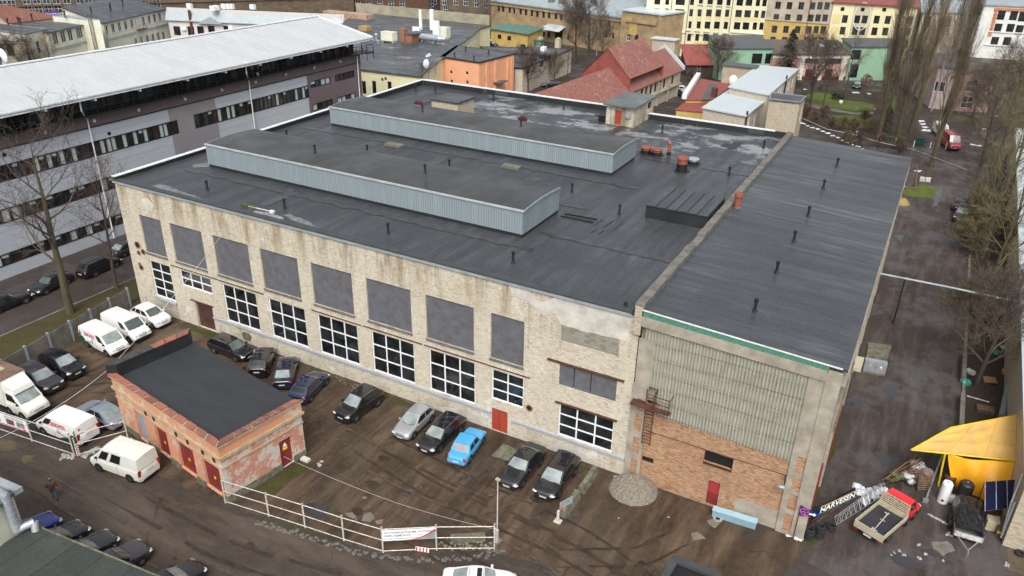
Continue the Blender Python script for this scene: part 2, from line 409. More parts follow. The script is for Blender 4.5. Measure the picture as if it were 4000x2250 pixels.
SKINM=plain('skin',(.5,.3,.22),.6);JACKET=plain('rust_brown_jacket',(.12,.038,.02),.8,var=.4,scale=6)
JEANS=plain('blue_jeans',(.05,.09,.17),.85)
BARK=plain('bark',(.075,.058,.042),.9,scale=1.5,col2=(.035,.03,.024),stretch=(3,3,.5))
BARK_G=plain('mossy_bark',(.085,.075,.035),.9,scale=1.5,col2=(.05,.045,.028))
TWIG=plain('bare_twigs',(.115,.088,.068),.9,var=.35,scale=.8)
TWIG_G=plain('lichen_twigs',(.17,.145,.055),.9,scale=.9,col2=(.055,.042,.03))
TWIG_P=plain('poplar_twigs',(.20,.155,.10),.9,scale=.3,col2=(.085,.062,.042))
TWIG_R=plain('reddish_twigs',(.11,.066,.05),.9,var=.3)
BIRCH=plain('birch_bark',(.34,.31,.28),.8,scale=4,col2=(.12,.10,.09))
NEEDLE=plain('spruce_needles',(.050,.050,.022),.9,scale=2,col2=(.018,.026,.014))
HEDGE=plain('evergreen_leaves',(.022,.04,.016),.85,scale=3,col2=(.010,.020,.009))
def rust_roof(name,a,b,c_,sx=.5,sy=2.,per=.22):
 n=NM(name);f1=n.noise(n.pos(sx,sy,sx),1,6,.75,.38,.62);f2=n.noise(n.pos(),.25,4,.6,.42,.62)
 f3=n.noise(n.pos(1.5,3.5,1.5),1,5,.75,.52,.66)
 c=n.mix(f1,a,b);c=n.mix(n.math('MULTIPLY',n.math('ADD',f2,.35),n.math('MULTIPLY',f3,.8),True),c,c_)
 s=n.sep(n.pos());row=n.math('LESS_THAN',n.math('FRACT',n.math('DIVIDE',s[1],1.05)),.06);c=n.mix(n.math('MULTIPLY',row,.5),c,(.08,.03,.02))
 n.out(c,.75,spec=.3);n.bump(f3,.4,.04);MATS[name]=n.m;return n.m
ROOF_RED=rust_roof('red_tin_roof',(.28,.105,.085),(.17,.075,.06),(.40,.33,.30))
ROOF_RED2=plain('smooth_red_roof',(.30,.075,.06),.6,scale=.8,col2=(.19,.055,.045),fine=.2)
ROOF_RUST=rust_roof('rusty_tin_roof',(.22,.085,.06),(.16,.07,.055),(.32,.27,.25))
ROOF_PALE=plain('pale_tin_roof',(.36,.42,.44),.45,.2,var=.15,scale=.5,stretch=(1,.3,1))
ROOF_LIGHT=plain('light_grey_sheet_roof',(.50,.57,.60),.4,.1,var=.07,scale=.3)
ROOF_GREEN=plain('faded_green_roof',(.10,.19,.15),.65,scale=.8,col2=(.06,.12,.10))
ROOF_BRN=plain('brown_grey_tiles',(.115,.095,.085),.7,var=.25,scale=3)
ROOF_SLATE=plain('slate_grey_roof',(.085,.095,.105),.6,var=.2,scale=2)
CAPRED=plain('red_tin_coping',(.36,.12,.07),.6,scale=1.3,col2=(.17,.085,.08))
def garage_mat(name,base,worn,white,th=.5):
 n=NM(name);f=n.noise(n.pos(),.9,7,.78,th,th+.05);g=n.noise(n.pos(),.5,6,.75,.53,.58)
 c=n.mix(n.math('MULTIPLY',f,.9),base,worn);c=n.mix(g,c,white)
 c=n.mix(n.math('MULTIPLY',n.noise(n.pos(),2.3,5,.7,.5,.7),.3),c,(.25,.14,.08))
 n.out(c,.85);n.bump(f,.3,.02);MATS[name]=n.m;return n.m
GAR_O=garage_mat('peeling_orange_plaster',(.56,.26,.15),(.47,.29,.19),(.52,.43,.34),.55)
GAR_P=garage_mat('peeling_pink_plaster',(.46,.21,.15),(.52,.46,.40),(.47,.47,.44),.47)
GAR_C=plain('cream_cornice',(.50,.42,.26),.85,scale=1.2,col2=(.36,.26,.16),fine=.3)

def ground(name,c1,c2,c3,wet=.5,moss=0.,scale=1.,hi=.1,tint=None,spec=.25,tracks=None):
 n=NM(name)
 a=n.noise(n.pos(1,1,0),.09*scale,6,.65,.36,.64);b=n.noise(n.pos(1,1,0),.42*scale,7,.7,.38,.64);d=n.noise(n.pos(1,1,0),3.2,5,.75,.35,.7)
 c=n.mix(a,c1,c2);c=n.mix(n.math('MULTIPLY',b,.65),c,c3)
 c=n.mix(n.math('MULTIPLY',d,.5),c,tuple(x*.45 for x in c1[:3]))
 if tracks:
  tn=n.noise(n.pos(*tracks),1,6,.7,.45,.7);c=n.mix(n.math('MULTIPLY',tn,.55),c,tuple(min(1,x*1.9) for x in c2[:3]))
 v=n.N('ShaderNodeTexVoronoi',feature='DISTANCE_TO_EDGE');v.inputs['Scale'].default_value=.12
 wv=n.N('ShaderNodeVectorMath',operation='ADD');nz=n.N('ShaderNodeTexNoise');nz.inputs['Scale'].default_value=.8;n.L(n.pos(1,1,0),nz.inputs['Vector'])
 n.L(n.pos(1,1,0),wv.inputs[0]);n.L(nz.outputs['Color'],wv.inputs[1]);n.L(wv.outputs[0],v.inputs['Vector'])
 crack=n.math('MULTIPLY',n.rng(v.outputs[0],.010,.002),n.noise(n.pos(1,1,0),.2,3,.6,.5,.6));c=n.mix(n.math('MULTIPLY',crack,.6),c,(.015,.012,.01))
 if moss:c=n.mix(n.math('MULTIPLY',n.noise(n.pos(1,1,0),.5,7,.8,.56,.68),moss),c,(.05,.055,.018))
 p=n.noise(n.pos(1,1,0),.16,6,.68,.50,.60)
 c=n.mix(n.math('MULTIPLY',p,hi),c,tint or (.2,.2,.22))  # wet-patch tint; the default and alley greys paint in sky reflection
 r=n.rng(n.math('ADD',p,n.math('MULTIPLY',b,.5)),0,1.3,.72,.72-wet)
 n.out(c,r,spec=spec)
 hgt=n.math('ADD',n.math('MULTIPLY',b,.6),n.math('MULTIPLY',d,.35));hgt=n.math('SUBTRACT',hgt,n.math('MULTIPLY',p,.4))
 n.bump(hgt,.45,.06);MATS[name]=n.m;return n.m
MUD=ground('muddy_yard',(.056,.037,.025),(.100,.070,.046),(.022,.015,.011),.42,.25,1.2,.25,(.075,.068,.06),tracks=(.9,.12,0))
ASPH=ground('wet_asphalt',(.060,.046,.036),(.082,.064,.050),(.036,.027,.022),.36,.05,.8,.3,(.06,.052,.046),tracks=(.1,.5,0))
ALLEY=ground('alley_asphalt',(.050,.039,.034),(.080,.063,.056),(.028,.022,.020),.5,.05,.6,.5,(.10,.095,.10),tracks=(1,.15,0))
STREET=ground('street_asphalt',(.058,.047,.040),(.07,.058,.05),(.045,.037,.032),.35)
LAWN=ground('winter_lawn',(.105,.165,.022),(.085,.105,.028),(.06,.05,.022),.1,.3,2,.2,(.13,.20,.02))
SOIL=ground('bare_soil',(.045,.032,.022),(.06,.045,.03),(.032,.024,.018),.2,.7,2,.1,(.06,.05,.03))
VERGE=ground('mossy_verge',(.075,.066,.020),(.060,.048,.024),(.042,.032,.02),.1,.8,2,.1,(.08,.08,.02))
TOWNG=ground('town_ground',(.055,.045,.038),(.07,.06,.05),(.04,.034,.03),.3,.3)
MOSSM=ground('moss',(.05,.058,.016),(.075,.07,.02),(.03,.03,.012),.1,.5,3,.1,(.08,.09,.02))
def water():
 n=NM('puddle_water');n.out((.035,.034,.036),.04,spec=.9);n.bump(n.noise(n.pos(),3,2),.02,.01);return n.m
WATER=water()
RUBBLE=plain('rubble',(.26,.235,.19),.9,scale=9,col2=(.12,.105,.08),bump=.5)
# ---------------------------------------------------------------- ground
def sheet(name,poly,z,m,wob=0.,step=1.2,hole=None):
 pts=[]
 n=len(poly)
 for i in range(n):
  a,b=Vector(poly[i][:2]),Vector(poly[(i+1) % n][:2]);k=max(1,int((b-a).length/step)) if wob else 1
  for j in range(k):
   p=a.lerp(b,j/k)
   if wob and j:d=(b-a).normalized();p += Vector((-d.y,d.x))*random.uniform(-wob,wob)
   pts.append((p.x,p.y,z))
 mb=MB();mb.quad(*pts);return tag(mb.build(name,m),kind='structure')
sheet('ground',[(-900,-300),(900,-300),(900,1400),(-900,1400)],0,TOWNG)
sheet('yard',[(-2.5,-14.5),(17.5,-17.5),(30,-16.6),(42,-15.2),(48.5,-11.3),(64,-9),(66.3,-.3),(0,.2),(0,0)],.012,MUD,.25)
sheet('road',[(-5.5,-60),(90,-60),(95,-9),(66,-4.5),(62,-8.2),(48.4,-12),(42,-15.8),(30,-17.2),(17.3,-18.4),(2,-20.5),(-5.5,-21)],.008,ASPH,.2)
sheet('alley',[(66.2,-2),(72,-3.5),(79,2),(79,13),(75.5,14),(74.5,60),(85,66),(110,130),(60,128),(57,56),(66.2,50.5)],.016,ALLEY,.2)
sheet('street',[(-17.9,-40),(-6.2,-40),(-6.0,4),(-5.0,62),(-17.9,62)],.012,STREET)
kb=MB();kb.box(-6.2,-5.95,-40,62,0,.13);tag(kb.build('kerb',CONC_D),kind='structure')
tag(MB().box(-5.95,-1.6,-40,52,.0,.10).build('verge',VERGE),kind='structure')
sheet('right_soil',[(75,13.5),(79,13.5),(86,62),(75,60)],.02,SOIL,.2)
# garden behind, lawns and path
def lawn(qs,m,z,wob=.5,name='lawn'):return sheet(name,[XY(q) for q in qs],z,m,wob)
lawn([(3,0,330,900),(3,0,1300,930),(3,0,1600,1448),(3,0,1100,1440),(3,0,340,1220)],SOIL,.02,name='garden_soil')
lawn([(3,0,380,960),(3,0,470,930),(3,0,620,950),(3,0,760,1005),(3,0,960,1030),(3,0,1080,1060),(3,0,1070,1110),(3,0,880,1125),(3,0,640,1080),(3,0,430,1045)],LAWN,.032)
lawn([(3,0,600,1160),(3,0,900,1160),(3,0,1050,1200),(3,0,980,1290),(3,0,820,1280),(3,0,640,1230)],LAWN,.032)
lawn([(3,0,380,1030),(3,0,640,1090),(3,0,880,1135),(3,0,1060,1125),(3,0,1060,1150),(3,0,860,1155),(3,0,620,1120),(3,0,380,1070)],CONC_D,.042,.1,'path')
lawn([(3,0,1150,900),(3,0,1290,960),(3,0,1280,1130),(3,0,1200,1120)],LAWN,.032)
lawn([(3,0,1880,1170),(3,0,2080,1185),(3,0,2090,1225),(3,0,1885,1210)],LAWN,.032,.2)
lawn([(3,1,1350,460),(3,1,1560,410),(3,1,1690,450),(3,1,1680,555),(3,1,1360,520)],LAWN,.032,.3)
lawn([(0,2,1850,395),(0,2,1960,380),(0,2,2200,490),(0,2,2120,500)],MOSSM,.028,.25,'moss')
lawn([(1,2,520,850),(1,2,560,800),(1,2,1020,1000),(1,2,960,1010)],MOSSM,.028,.25,'moss')
lawn([(1,2,1300,1110),(1,2,1340,1080),(1,2,1600,1190),(1,2,1560,1210)],MOSSM,.028,.25,'moss')
lawn([(1,3,10,560),(1,3,480,290),(1,3,600,310),(1,3,380,470),(1,3,180,640),(1,3,60,610)],MOSSM,.028,.3,'moss')
lawn([(1,3,0,850),(1,3,480,970),(1,3,740,1060),(1,3,880,1080),(1,3,870,1110),(1,3,700,1065),(1,3,380,985),(1,3,0,880)],MOSSM,.028,.15,'moss')
lawn([(3,3,300,1090),(3,3,480,1075),(3,3,510,1100),(3,3,450,1150),(3,3,320,1130)],MOSSM,.032,.1,'moss')
lawn([(3,3,450,480),(3,3,560,150),(3,3,700,60),(3,3,640,280),(3,3,470,700),(3,3,400,720)],MOSSM,.028,.2,'moss')
lawn([(2,3,350,240),(2,3,430,220),(2,3,860,380),(2,3,800,400)],MOSSM,.028,.2,'moss')
# puddles
def puddle(qs,wob=.15):
 mb=MB();P=[XY(q) for q in qs];cx=sum(p[0] for p in P)/len(P);cy=sum(p[1] for p in P)/len(P);v=[]
 for i in range(len(P)):
  for k in range(4):
   a,b=P[i],P[(i+1) % len(P)];t=k/4;x,y=a[0]+(b[0]-a[0])*t,a[1]+(b[1]-a[1])*t
   s=1+random.uniform(-wob,wob);v.append((cx+(x-cx)*s,cy+(y-cy)*s,.036))
 mb.quad(*v);return tag(mb.build('puddle',WATER),kind='structure')
puddle([(1,3,470,730),(1,3,600,720),(1,3,720,770),(1,3,700,850),(1,3,600,860),(1,3,480,800)])
for q in [[(3,3,1200,1230),(3,3,1320,1200),(3,3,1500,1310),(3,3,1560,1390),(3,3,1440,1380),(3,3,1260,1320)],
   [(3,3,1560,1190),(3,3,1640,1170),(3,3,1760,1250),(3,3,1680,1270)],
   [(3,3,1080,220),(3,3,1160,190),(3,3,1230,300),(3,3,1150,340)],
   [(3,2,1160,1000),(3,2,1260,960),(3,2,1300,1080),(3,2,1220,1110)],
   [(3,2,850,1120),(3,2,920,1100),(3,2,960,1170),(3,2,880,1190)],
   [(3,1,1650,640),(3,1,1690,480),(3,1,1750,470),(3,1,1700,620)],
   [(3,1,1250,920),(3,1,1380,920),(3,1,1340,990),(3,1,1290,960)]]:puddle(q)
# pale sand and worn concrete patches in the yard
def patch(name,qs,m,z=.040,wob=.12):return sheet(name,[XY(q) for q in qs],z,m,wob,.35)
SANDP=ground('pale_worn_concrete',(.20,.175,.135),(.24,.21,.165),(.13,.11,.085),.2,.1,2)
BRNP=ground('brown_sandy_ground',(.115,.09,.05),(.13,.10,.06),(.07,.05,.03),.2,.3,2)
for q in [[(1,3,880,820),(1,3,970,810),(1,3,1020,870),(1,3,1010,905),(1,3,930,860)],
   [(1,3,1090,830),(1,3,1150,810),(1,3,1200,870),(1,3,1150,910),(1,3,1060,900)],
   [(1,3,1200,900),(1,3,1280,880),(1,3,1270,930),(1,3,1210,930)],
   [(1,3,1070,655),(1,3,1110,650),(1,3,1120,675),(1,3,1075,680)],
   [(3,3,1640,1110),(3,3,1800,1100),(3,3,1880,1200),(3,3,1760,1260),(3,3,1660,1180)],
   [(2,3,1960,900),(2,3,2060,870),(2,3,2090,930),(2,3,2040,975)],
   [(2,3,1800,1030),(2,3,1860,1010),(2,3,1950,1080),(2,3,1820,1100)]]:patch('worn_patch',q,SANDP)
for q in [[(0,3,0,60),(0,3,150,100),(0,3,180,180),(0,3,60,200),(0,3,0,190)],[(0,3,210,260),(0,3,350,240),(0,3,340,300),(0,3,240,330)],
   [(0,2,770,660),(0,2,900,640),(0,2,1040,680),(0,2,950,735)],[(0,2,1450,500),(0,2,1800,400),(0,2,1990,450),(0,2,1500,560)],
   [(2,3,1410,1330),(2,3,1540,1300),(2,3,1600,1400),(2,3,1480,1410)],[(3,3,2440,1170),(3,3,2700,1250),(3,3,2700,1500),(3,3,2420,1400)]]:patch('sandy_patch',q,BRNP,.024,.25)
# snow remnants
def snow(qs,z=.05,h=.12,m=SNOW,label=None):
 mb=MB()
 for q in qs:
  p=G(q[:4] if len(q) > 3 else q);r=q[4] if len(q) > 4 else .5
  for i in range(7):
   a=random.uniform(0,6.28);d=r*random.uniform(0,.7)
   mb.ball((p.x+math.cos(a)*d,p.y+math.sin(a)*d,0),r*random.uniform(.25,.5),r*random.uniform(.25,.5),h*random.uniform(.4,1.1),7,3,True,.2)
 return tag(mb.build('snow',m,smooth=True),kind='stuff')
snow([(3,3,290,1030,.6),(3,3,290,1060,.6),(3,3,220,1040,.4),(3,3,300,990,.35),(3,3,320,1065,.4)],h=.15)
snow([(3,3,930,590,.7),(3,3,980,620,.8),(3,3,1040,640,.7),(3,3,960,690,.6),(3,3,1110,600,.6),(3,3,1160,590,.5)],h=.3)
snow([(3,3,1320,1200,.22),(3,3,1265,1220,.15),(3,3,1360,1240,.2),(3,3,1510,1135,.2),(3,3,1590,1235,.2),(3,3,1525,1280,.2),(3,3,1820,1030,.3),(3,3,1240,1245,.12),(3,3,1760,1300,.15),(3,3,2400,1340,.25)],m=SNOWD)
snow([(3,3,1620+i*16,830+i*9+random.uniform(-3,3),.18) for i in range(12)],h=.06,m=SNOWD)
snow([(3,0,1540,1220,.9),(3,0,1570,1280,.9),(3,0,1590,1310,1.1),(3,0,1560,1250,.8),(3,0,1620,1318,.7),(3,0,860,930,.9),(3,0,900,935,.8),(3,0,1020,945,.6),(3,0,370,900,.5)],h=.15)
snow([(3,0,350+i*50,1240+i*21+random.uniform(-6,6),random.uniform(.35,.7)) for i in range(13)],h=.12)
snow([(3,1,1490,275,.6),(3,1,1515,272,.4),(3,1,1380,435,.3),(3,0,2180,1300,.5),(3,0,2300,1170,.5),(3,1,2120,20,.8),(3,1,2060,8,.6)],h=.12)
snow([(0,3,620+i*18,235+random.uniform(-12,40),.25) for i in range(8)]+[(0,3,850+i*16,240-i*9+random.uniform(-8,8),.3) for i in range(9)]+[(0,3,1320,75,.25)],h=.14,m=SNOWD)
snow([(2,3,1050,455,.25),(1,3,640,330,.3),(1,3,660,300,.2),(2,3,1575,860,.1),(2,3,1075,868,.1),(2,3,940,695,.06)],h=.06,m=SNOWD)
def ridge(pts,w,h,m,name='slush_ridge'):
 mb=MB()
 for a,b in zip(pts,pts[1:]):
  a,b=G(a),G(b);n=int((b-a).length/.13)+1
  for i in range(n):
   p=a.lerp(b,i/n);mb.ball((p.x+random.uniform(-w,w),p.y+random.uniform(-w,w),.01),random.uniform(.06,.2),random.uniform(.06,.17),h*random.uniform(.3,1),6,2,True,.25)
 return tag(mb.build(name,m,smooth=True),kind='stuff')
ridge([(1,3,0,910),(1,3,400,1010),(1,3,850,1160),(1,3,1200,1250),(1,3,1600,1285),(1,3,2000,1280),(1,3,2300,1250),(1,3,2500,1200)],.22,.04,plain('grey_slush',(.15,.135,.12),.7,var=.4,scale=4))

# tyre ruts: shallow strips of churned, wetter ground
RUT=[plain('wet_rut',(.030,.021,.016),.4,scale=1.2,col2=(.055,.039,.028),spec=.3),plain('dry_rut',(.105,.080,.058),.8,scale=1.5,col2=(.055,.040,.029),spec=.2)]
def rut(pts,w,mt,z=.030):
 """a pair of wheel tracks along a bent line"""
 P=[]
 for i in range(len(pts)-1):
  for k in range(10):P.append(Vector(pts[i]).lerp(Vector(pts[i+1]),k/10))
 for _ in range(3):P=[P[0]]+[(P[i-1]+P[i]*2+P[i+1])/4 for i in range(1,len(P)-1)]+[P[-1]]
 for s in (-.75,.75):
  z += .0009;mb=MB();L=[]
  for i,p in enumerate(P):
   d=(P[min(i+1,len(P)-1)]-P[max(0,i-1)]).normalized();n_=Vector((-d.y,d.x));c=p+n_*(s+random.uniform(-.03,.03));h=w*random.uniform(.25,1)*min(1,i/3,(len(P)-1-i)/3);L.append((c-n_*h,c+n_*h))
  for a,b in zip(L,L[1:]):
   if random.random() < .85:mb.quad((a[0].x,a[0].y,z),(b[0].x,b[0].y,z),(b[1].x,b[1].y,z),(a[1].x,a[1].y,z))
  tag(mb.build('tyre_rut',mt),kind='structure')
for i,(p,w_) in enumerate(([[(34,-7),(42,-8.5),(52,-8.8),(60,-10.5)],.16],[[(33,-9.5),(41,-10.2),(50,-9.5),(58,-11.5)],.14],[[(35,-5.6),(44,-6.6),(53,-7.2),(64,-11)],.13],[[(20,-4.6),(30,-6.2),(38,-7.5)],.14],[[(3,-15.5),(9,-10.5),(17,-5)],.16],[[(5,-16.5),(12,-12),(16,-6.5)],.13],
 [[(22,-19.8),(34,-20),(46,-17.5),(60,-15),(76,-13)],.16],[[(14,-21.5),(30,-22.5),(46,-20.5),(62,-18)],.15],[[(50,-13),(58,-13.5),(68,-8),(71,-4)],.10],[[(56,-12),(66,-6.5),(68,-2)],.10],[[(52,-10),(57,-7),(59,-3.5)],.14],[[(45,-9),(47,-6),(47.5,-3.2)],.12],[[(40,-12.5),(50,-13.5),(62,-11.5)],.13])):
 rut(p,w_,RUT[i % 2],.050+.0021*i)
for i in range(34):
 x,y=random.uniform(18,68),random.uniform(-22,-3)
 if 15.5 < x < 32 and -17.5 < y < -7:continue
 r=random.uniform(.15,.6);sheet('pothole',[(x+r*math.cos(a)*random.uniform(.7,1.2),y+r*.7*math.sin(a)*random.uniform(.7,1.2)) for a in [k*.7854 for k in range(8)]],.0441+.00013*i,RUT[0] if i % 3 else WATER,.0)
# ---------------------------------------------------------------- building helpers
def wall_grid(mb,F,s0,s1,z0,z1,ops,dep=.22,mi=0,rmi=None):
 """a wall with real openings and reveals; ops = (a,b,c,d) in metres on the wall"""
 rmi=mi if rmi is None else rmi
 S=sorted({s0,s1}|{x for o in ops for x in (o[0],o[1]) if s0 < x < s1});Z=sorted({z0,z1}|{x for o in ops for x in (o[2],o[3]) if z0 < x < z1})
 for i in range(len(S)-1):
  for j in range(len(Z)-1):
   cs,cz=(S[i]+S[i+1])/2,(Z[j]+Z[j+1])/2
   if any(o[0] < cs < o[1] and o[2] < cz < o[3] for o in ops):continue
   mb.fquad(F,S[i],S[i+1],Z[j],Z[j+1],0,mi)
 for a,b,c,d in [o[:4] for o in ops]:
  for p,q in (((a,c),(b,c)),((b,c),(b,d)),((b,d),(a,d)),((a,d),(a,c))):
   mb.quad(F.P(p[0],p[1],0),F.P(q[0],q[1],0),F.P(q[0],q[1],-dep),F.P(p[0],p[1],-dep),mi=rmi)
def window(par,F,o,nx=1,nz=1,fm=None,gm=None,fw=.07,mw_=.05,dep=.12,name='window',sill=None,splits=None):
 a,b,c,d=o[:4];fm=fm or WHITEF;gm=gm or GLASS;m=MB();e=-dep
 m.fbox(F,a,a+fw,c,d,e-.05,e+.03);m.fbox(F,b-fw,b,c,d,e-.05,e+.03)
 m.fbox(F,a+fw,b-fw,c,c+fw,e-.05,e+.03);m.fbox(F,a+fw,b-fw,d-fw,d,e-.05,e+.03)
 xs=splits or [a+(b-a)*i/nx for i in range(1,nx)]
 for x in xs:m.fbox(F,x-mw_/2,x+mw_/2,c+fw,d-fw,e-.04,e+.025)
 cuts=[a+fw]+[v for x in xs for v in (x-mw_/2,x+mw_/2)]+[b-fw]
 for j in range(1,nz):
  z=c+(d-c)*j/nz
  for k in range(0,len(cuts),2):m.fbox(F,cuts[k],cuts[k+1],z-mw_/2,z+mw_/2,e-.04,e+.02)
 w_=m.build(name,fm,par)
 g=MB();g.fquad(F,a+fw*.5,b-fw*.5,c+fw*.5,d-fw*.5,e-.02);g.build('pane',gm,w_)
 if sill:
  q=MB();q.fbox(F,a-.08,b+.08,c-.06,c-.003,-dep+.03,.10);q.build('sill',sill,w_)
 return w_
def panel(par,F,a,b,c,d,m,name,d0=0.,d1=.03):
 return MB().fbox(F,a,b,c,d,d0,d1).build(name,m,par)
def row(F,q1,q2,n,w_,h,at=None):
 (s1,z1),(s2,z2)=F.loc(q1),F.loc(q2);out=[]
 for i in range(n):
  t=i/(n-1) if n > 1 else 0
  s,z=s1+(s2-s1)*t,z1+(z2-z1)*t
  out.append((s-w_/2,s+w_/2,z-h/2,z+h/2))
 return out
def pick(F,q,w_,h):
 s,z=F.loc(q);return (s-w_/2,s+w_/2,z-h/2,z+h/2)
def outset(poly,e):
 cx=sum(p[0] for p in poly)/len(poly);cy=sum(p[1] for p in poly)/len(poly);n=len(poly);out=[]
 area=sum(poly[i][0]*poly[(i+1) % n][1]-poly[(i+1) % n][0]*poly[i][1] for i in range(n));sg=1 if area > 0 else -1
 for i in range(n):
  a,b,c=Vector(poly[i-1][:2]),Vector(poly[i][:2]),Vector(poly[(i+1) % n][:2])
  d1,d2=(b-a).normalized(),(c-b).normalized();n1,n2=Vector((d1.y,-d1.x))*sg,Vector((d2.y,-d2.x))*sg
  k=(n1+n2);k=k/max(.35,k.length_squared/2);out.append((b.x+k.x*e,b.y+k.y*e))
 return out
def block(name,label,cat,poly,z,wm,rm,ops=None,eave=.25,rt_=.25,group=None,fm=None,gm=None,dep=.18,sillm=None,roofname='roof',wallz=None,z0=0.,rim=None):
 """a building from its footprint polygon; z roof height(s); ops {edge: [(a,b,c,d,nx,nz)...]}"""
 n=len(poly);zz=list(z) if isinstance(z,(list,tuple)) else [z]*n
 cx=sum(p[0] for p in poly)/n;cy=sum(p[1] for p in poly)/n
 E=empty(name,(cx,cy,z0),label,cat,group);wl=MB();ops=ops or {};Fs={};mats=wm if isinstance(wm,list) else [wm]
 for i in range(n):
  a,b=poly[i],poly[(i+1) % n];F=Fac(a,b);Fs[i]=F;za,zb=zz[i],zz[(i+1) % n];zl=min(za,zb);mi=min(i,len(mats)-1) if len(mats) > 1 else 0
  o_=ops.get(i,[])
  if callable(o_):o_=o_(F)
  o_=[(max(.1,q[0]),min(F.L-.1,q[1]),max(z0+.02,q[2]),min(q[3],zl-.12))+tuple(q[4:]) for q in o_ if q[1] > .4 and q[0] < F.L-.4 and q[3] > z0+.3]
  o_=[q for q in o_ if q[1]-q[0] > .2 and q[3]-q[2] > .2];ops[i]=o_
  wall_grid(wl,F,0,F.L,z0,zl,o_,dep,mi)
  if abs(za-zb) > .01:
   wl.quad(F.P(0,zl),F.P(F.L,zl),F.P(F.L,zb) if zb > za else F.P(0,za),mi=mi)
 W=wl.build('wall',mats,E)
 ro=outset(poly,eave);r=MB();r.prism(ro,[q-.02 for q in zz],[q+rt_ for q in zz]);R=r.build(roofname,rm,E)
 if rim:
  q=MB();ri=outset(poly,eave-.12)
  for i in range(n):
   a,b,c,d=Vector(ro[i]),Vector(ro[(i+1) % n]),Vector(ri[(i+1) % n]),Vector(ri[i]);h0,h1=zz[i]+rt_,zz[(i+1) % n]+rt_
   q.add([(a.x,a.y,h0-.2),(b.x,b.y,h1-.2),(b.x,b.y,h1+.07),(a.x,a.y,h0+.07),(d.x,d.y,h0+.07),(c.x,c.y,h1+.07),(c.x,c.y,h1),(d.x,d.y,h0)],[(0,1,2,3),(3,2,5,4),(4,5,6,7)])
  q.build('roof_edge_trim',rim,E)
 for i,lst in ops.items():
  for o in lst:
   f_=o[6] if len(o) > 6 and o[6] else (fm or DARKM);g_=o[7] if len(o) > 7 and o[7] else (gm or GLASS)
   window(E,Fs[i],o,o[4] if len(o) > 4 else 1,o[5] if len(o) > 5 else 1,f_,g_,.07,.06,dep*.6,sill=sillm)
 return E,Fs

# ================================================================ brick factory hall
H=13.5;W=53.08;FD=51.6
fac=empty('factory_hall',(0,0,0),'long cream brick factory hall with flat black roof, boarded upper openings and white gridded windows','factory')
F0=Fac((0,0),(W,0))
up_=[(2.6,5.58),(6.8,11.02),(12.4,16.8),(18.2,22.53),(23.99,28.36),(29.82,34.24),(35.66,40.06),(41.55,44.39)]
upo=[(a,b,6.70,10.62) for a,b in up_]
lo=[(2.72,5.6,1.96,5.86,2,4),(7.0,11.15,4.2,5.86,3,2),(12.66,16.9,1.83,5.78,3,3),(18.43,22.68,1.83,5.78,3,3),(24.14,28.5,1.83,5.74,3,3),(30.0,34.32,1.83,5.74,3,3),(35.82,40.14,1.83,5.74,3,3),(41.66,44.47,2.98,5.73,2,3),(47.5,51.92,1.70,4.56,3,3)]
trp=(47.38,51.86,6.20,8.06);bd=(8.42,10.74,.05,2.8);rd=(41.69,43.13,.04,2.14)
wl=MB()
wall_grid(wl,F0,0,W,0,H,upo+[o[:4] for o in lo]+[trp,bd,rd],.3)
Fl=Fac((0,0),(0,FD));Fb=Fac((0,FD),(W,FD));Fr=Fac((W,0),(W,FD))
wl.quad((0,0,0),(0,FD,0),(0,FD,H),(0,0,H));wl.quad((0,FD,0),(W,FD,0),(W,FD,H),(0,FD,H));wl.quad((W,0,13),(W,FD,13),(W,FD,H),(W,0,H))
wl.build('wall',BR_CREAM,fac)
for o in upo:
 k=panel(fac,F0,o[0],o[1],o[2],o[3],BOARD,'boarded_opening',-.17,-.13)
 for u in ((o[0]+o[1])/2-.6,(o[0]+o[1])/2+.9):
  if o[1]-o[0] > 3.5:MB().fbox(F0,u,u+.012,o[2]+.02,o[3]-.02,-.13,-.126).build('board_joint',BOARD,k)
 pass
for a,b in ((trp[0],48.5),(48.55,49.83),(49.88,trp[1])):panel(fac,F0,a+.02,b,trp[2],trp[3],BOARD,'boarded_opening',-.12,-.07)
for o in lo:
 window(fac,F0,o,o[4],o[5],WHITEF,GLASS,.09,.11 if o[4] == 3 else .10,.12)
for a,b in up_:MB().fbox(F0,a-.05,b+.05,6.52,6.70,-.02,.09).build('brick_ledge',CONC_D,fac)
MB().fbox(F0,10.75,41.66,1.56,1.76,.0,.13).build('sill_ledge',SILL,fac)
MB().fbox(F0,2.6,5.72,1.70,1.90,.0,.2).build('sill_ledge',SILL,fac)
MB().fbox(F0,43.6,53.0,1.47,1.64,.0,.13).build('sill_ledge',SILL,fac)
MB().fbox(F0,3.3,5.65,.05,1.66,.0,.03).build('block_infill',BR_BLOCK,fac)
MB().fbox(F0,46.4,52.4,8.08,8.22,.0,.12).build('steel_lintel',RUST,fac)
MB().fbox(F0,47.2,52.15,4.60,4.72,.0,.12).build('steel_lintel',RUST,fac)
for a,b,z in ((5.9,12.2,6.05),(12.3,18.0,6.02),(23.6,29,5.95),(29.2,35.2,5.97),(35.4,41.2,5.97),(41.2,45,5.95)):MB().fbox(F0,a,b,z,z+.07,.0,.07).build('steel_lintel',RUST,fac)
MB().fbox(F0,7.9,11.0,2.84,2.92,.0,.12).build('steel_lintel',RUST,fac)
d_=MB().fbox(F0,bd[0]+.02,bd[1]-.02,bd[2],bd[3]-.02,-.26,-.20).build('loading_door',RUSTDOOR,fac)
d_=MB().fbox(F0,rd[0]+.02,rd[1]-.02,rd[2],rd[3],-.12,-.06).build('door',REDDOOR,fac)
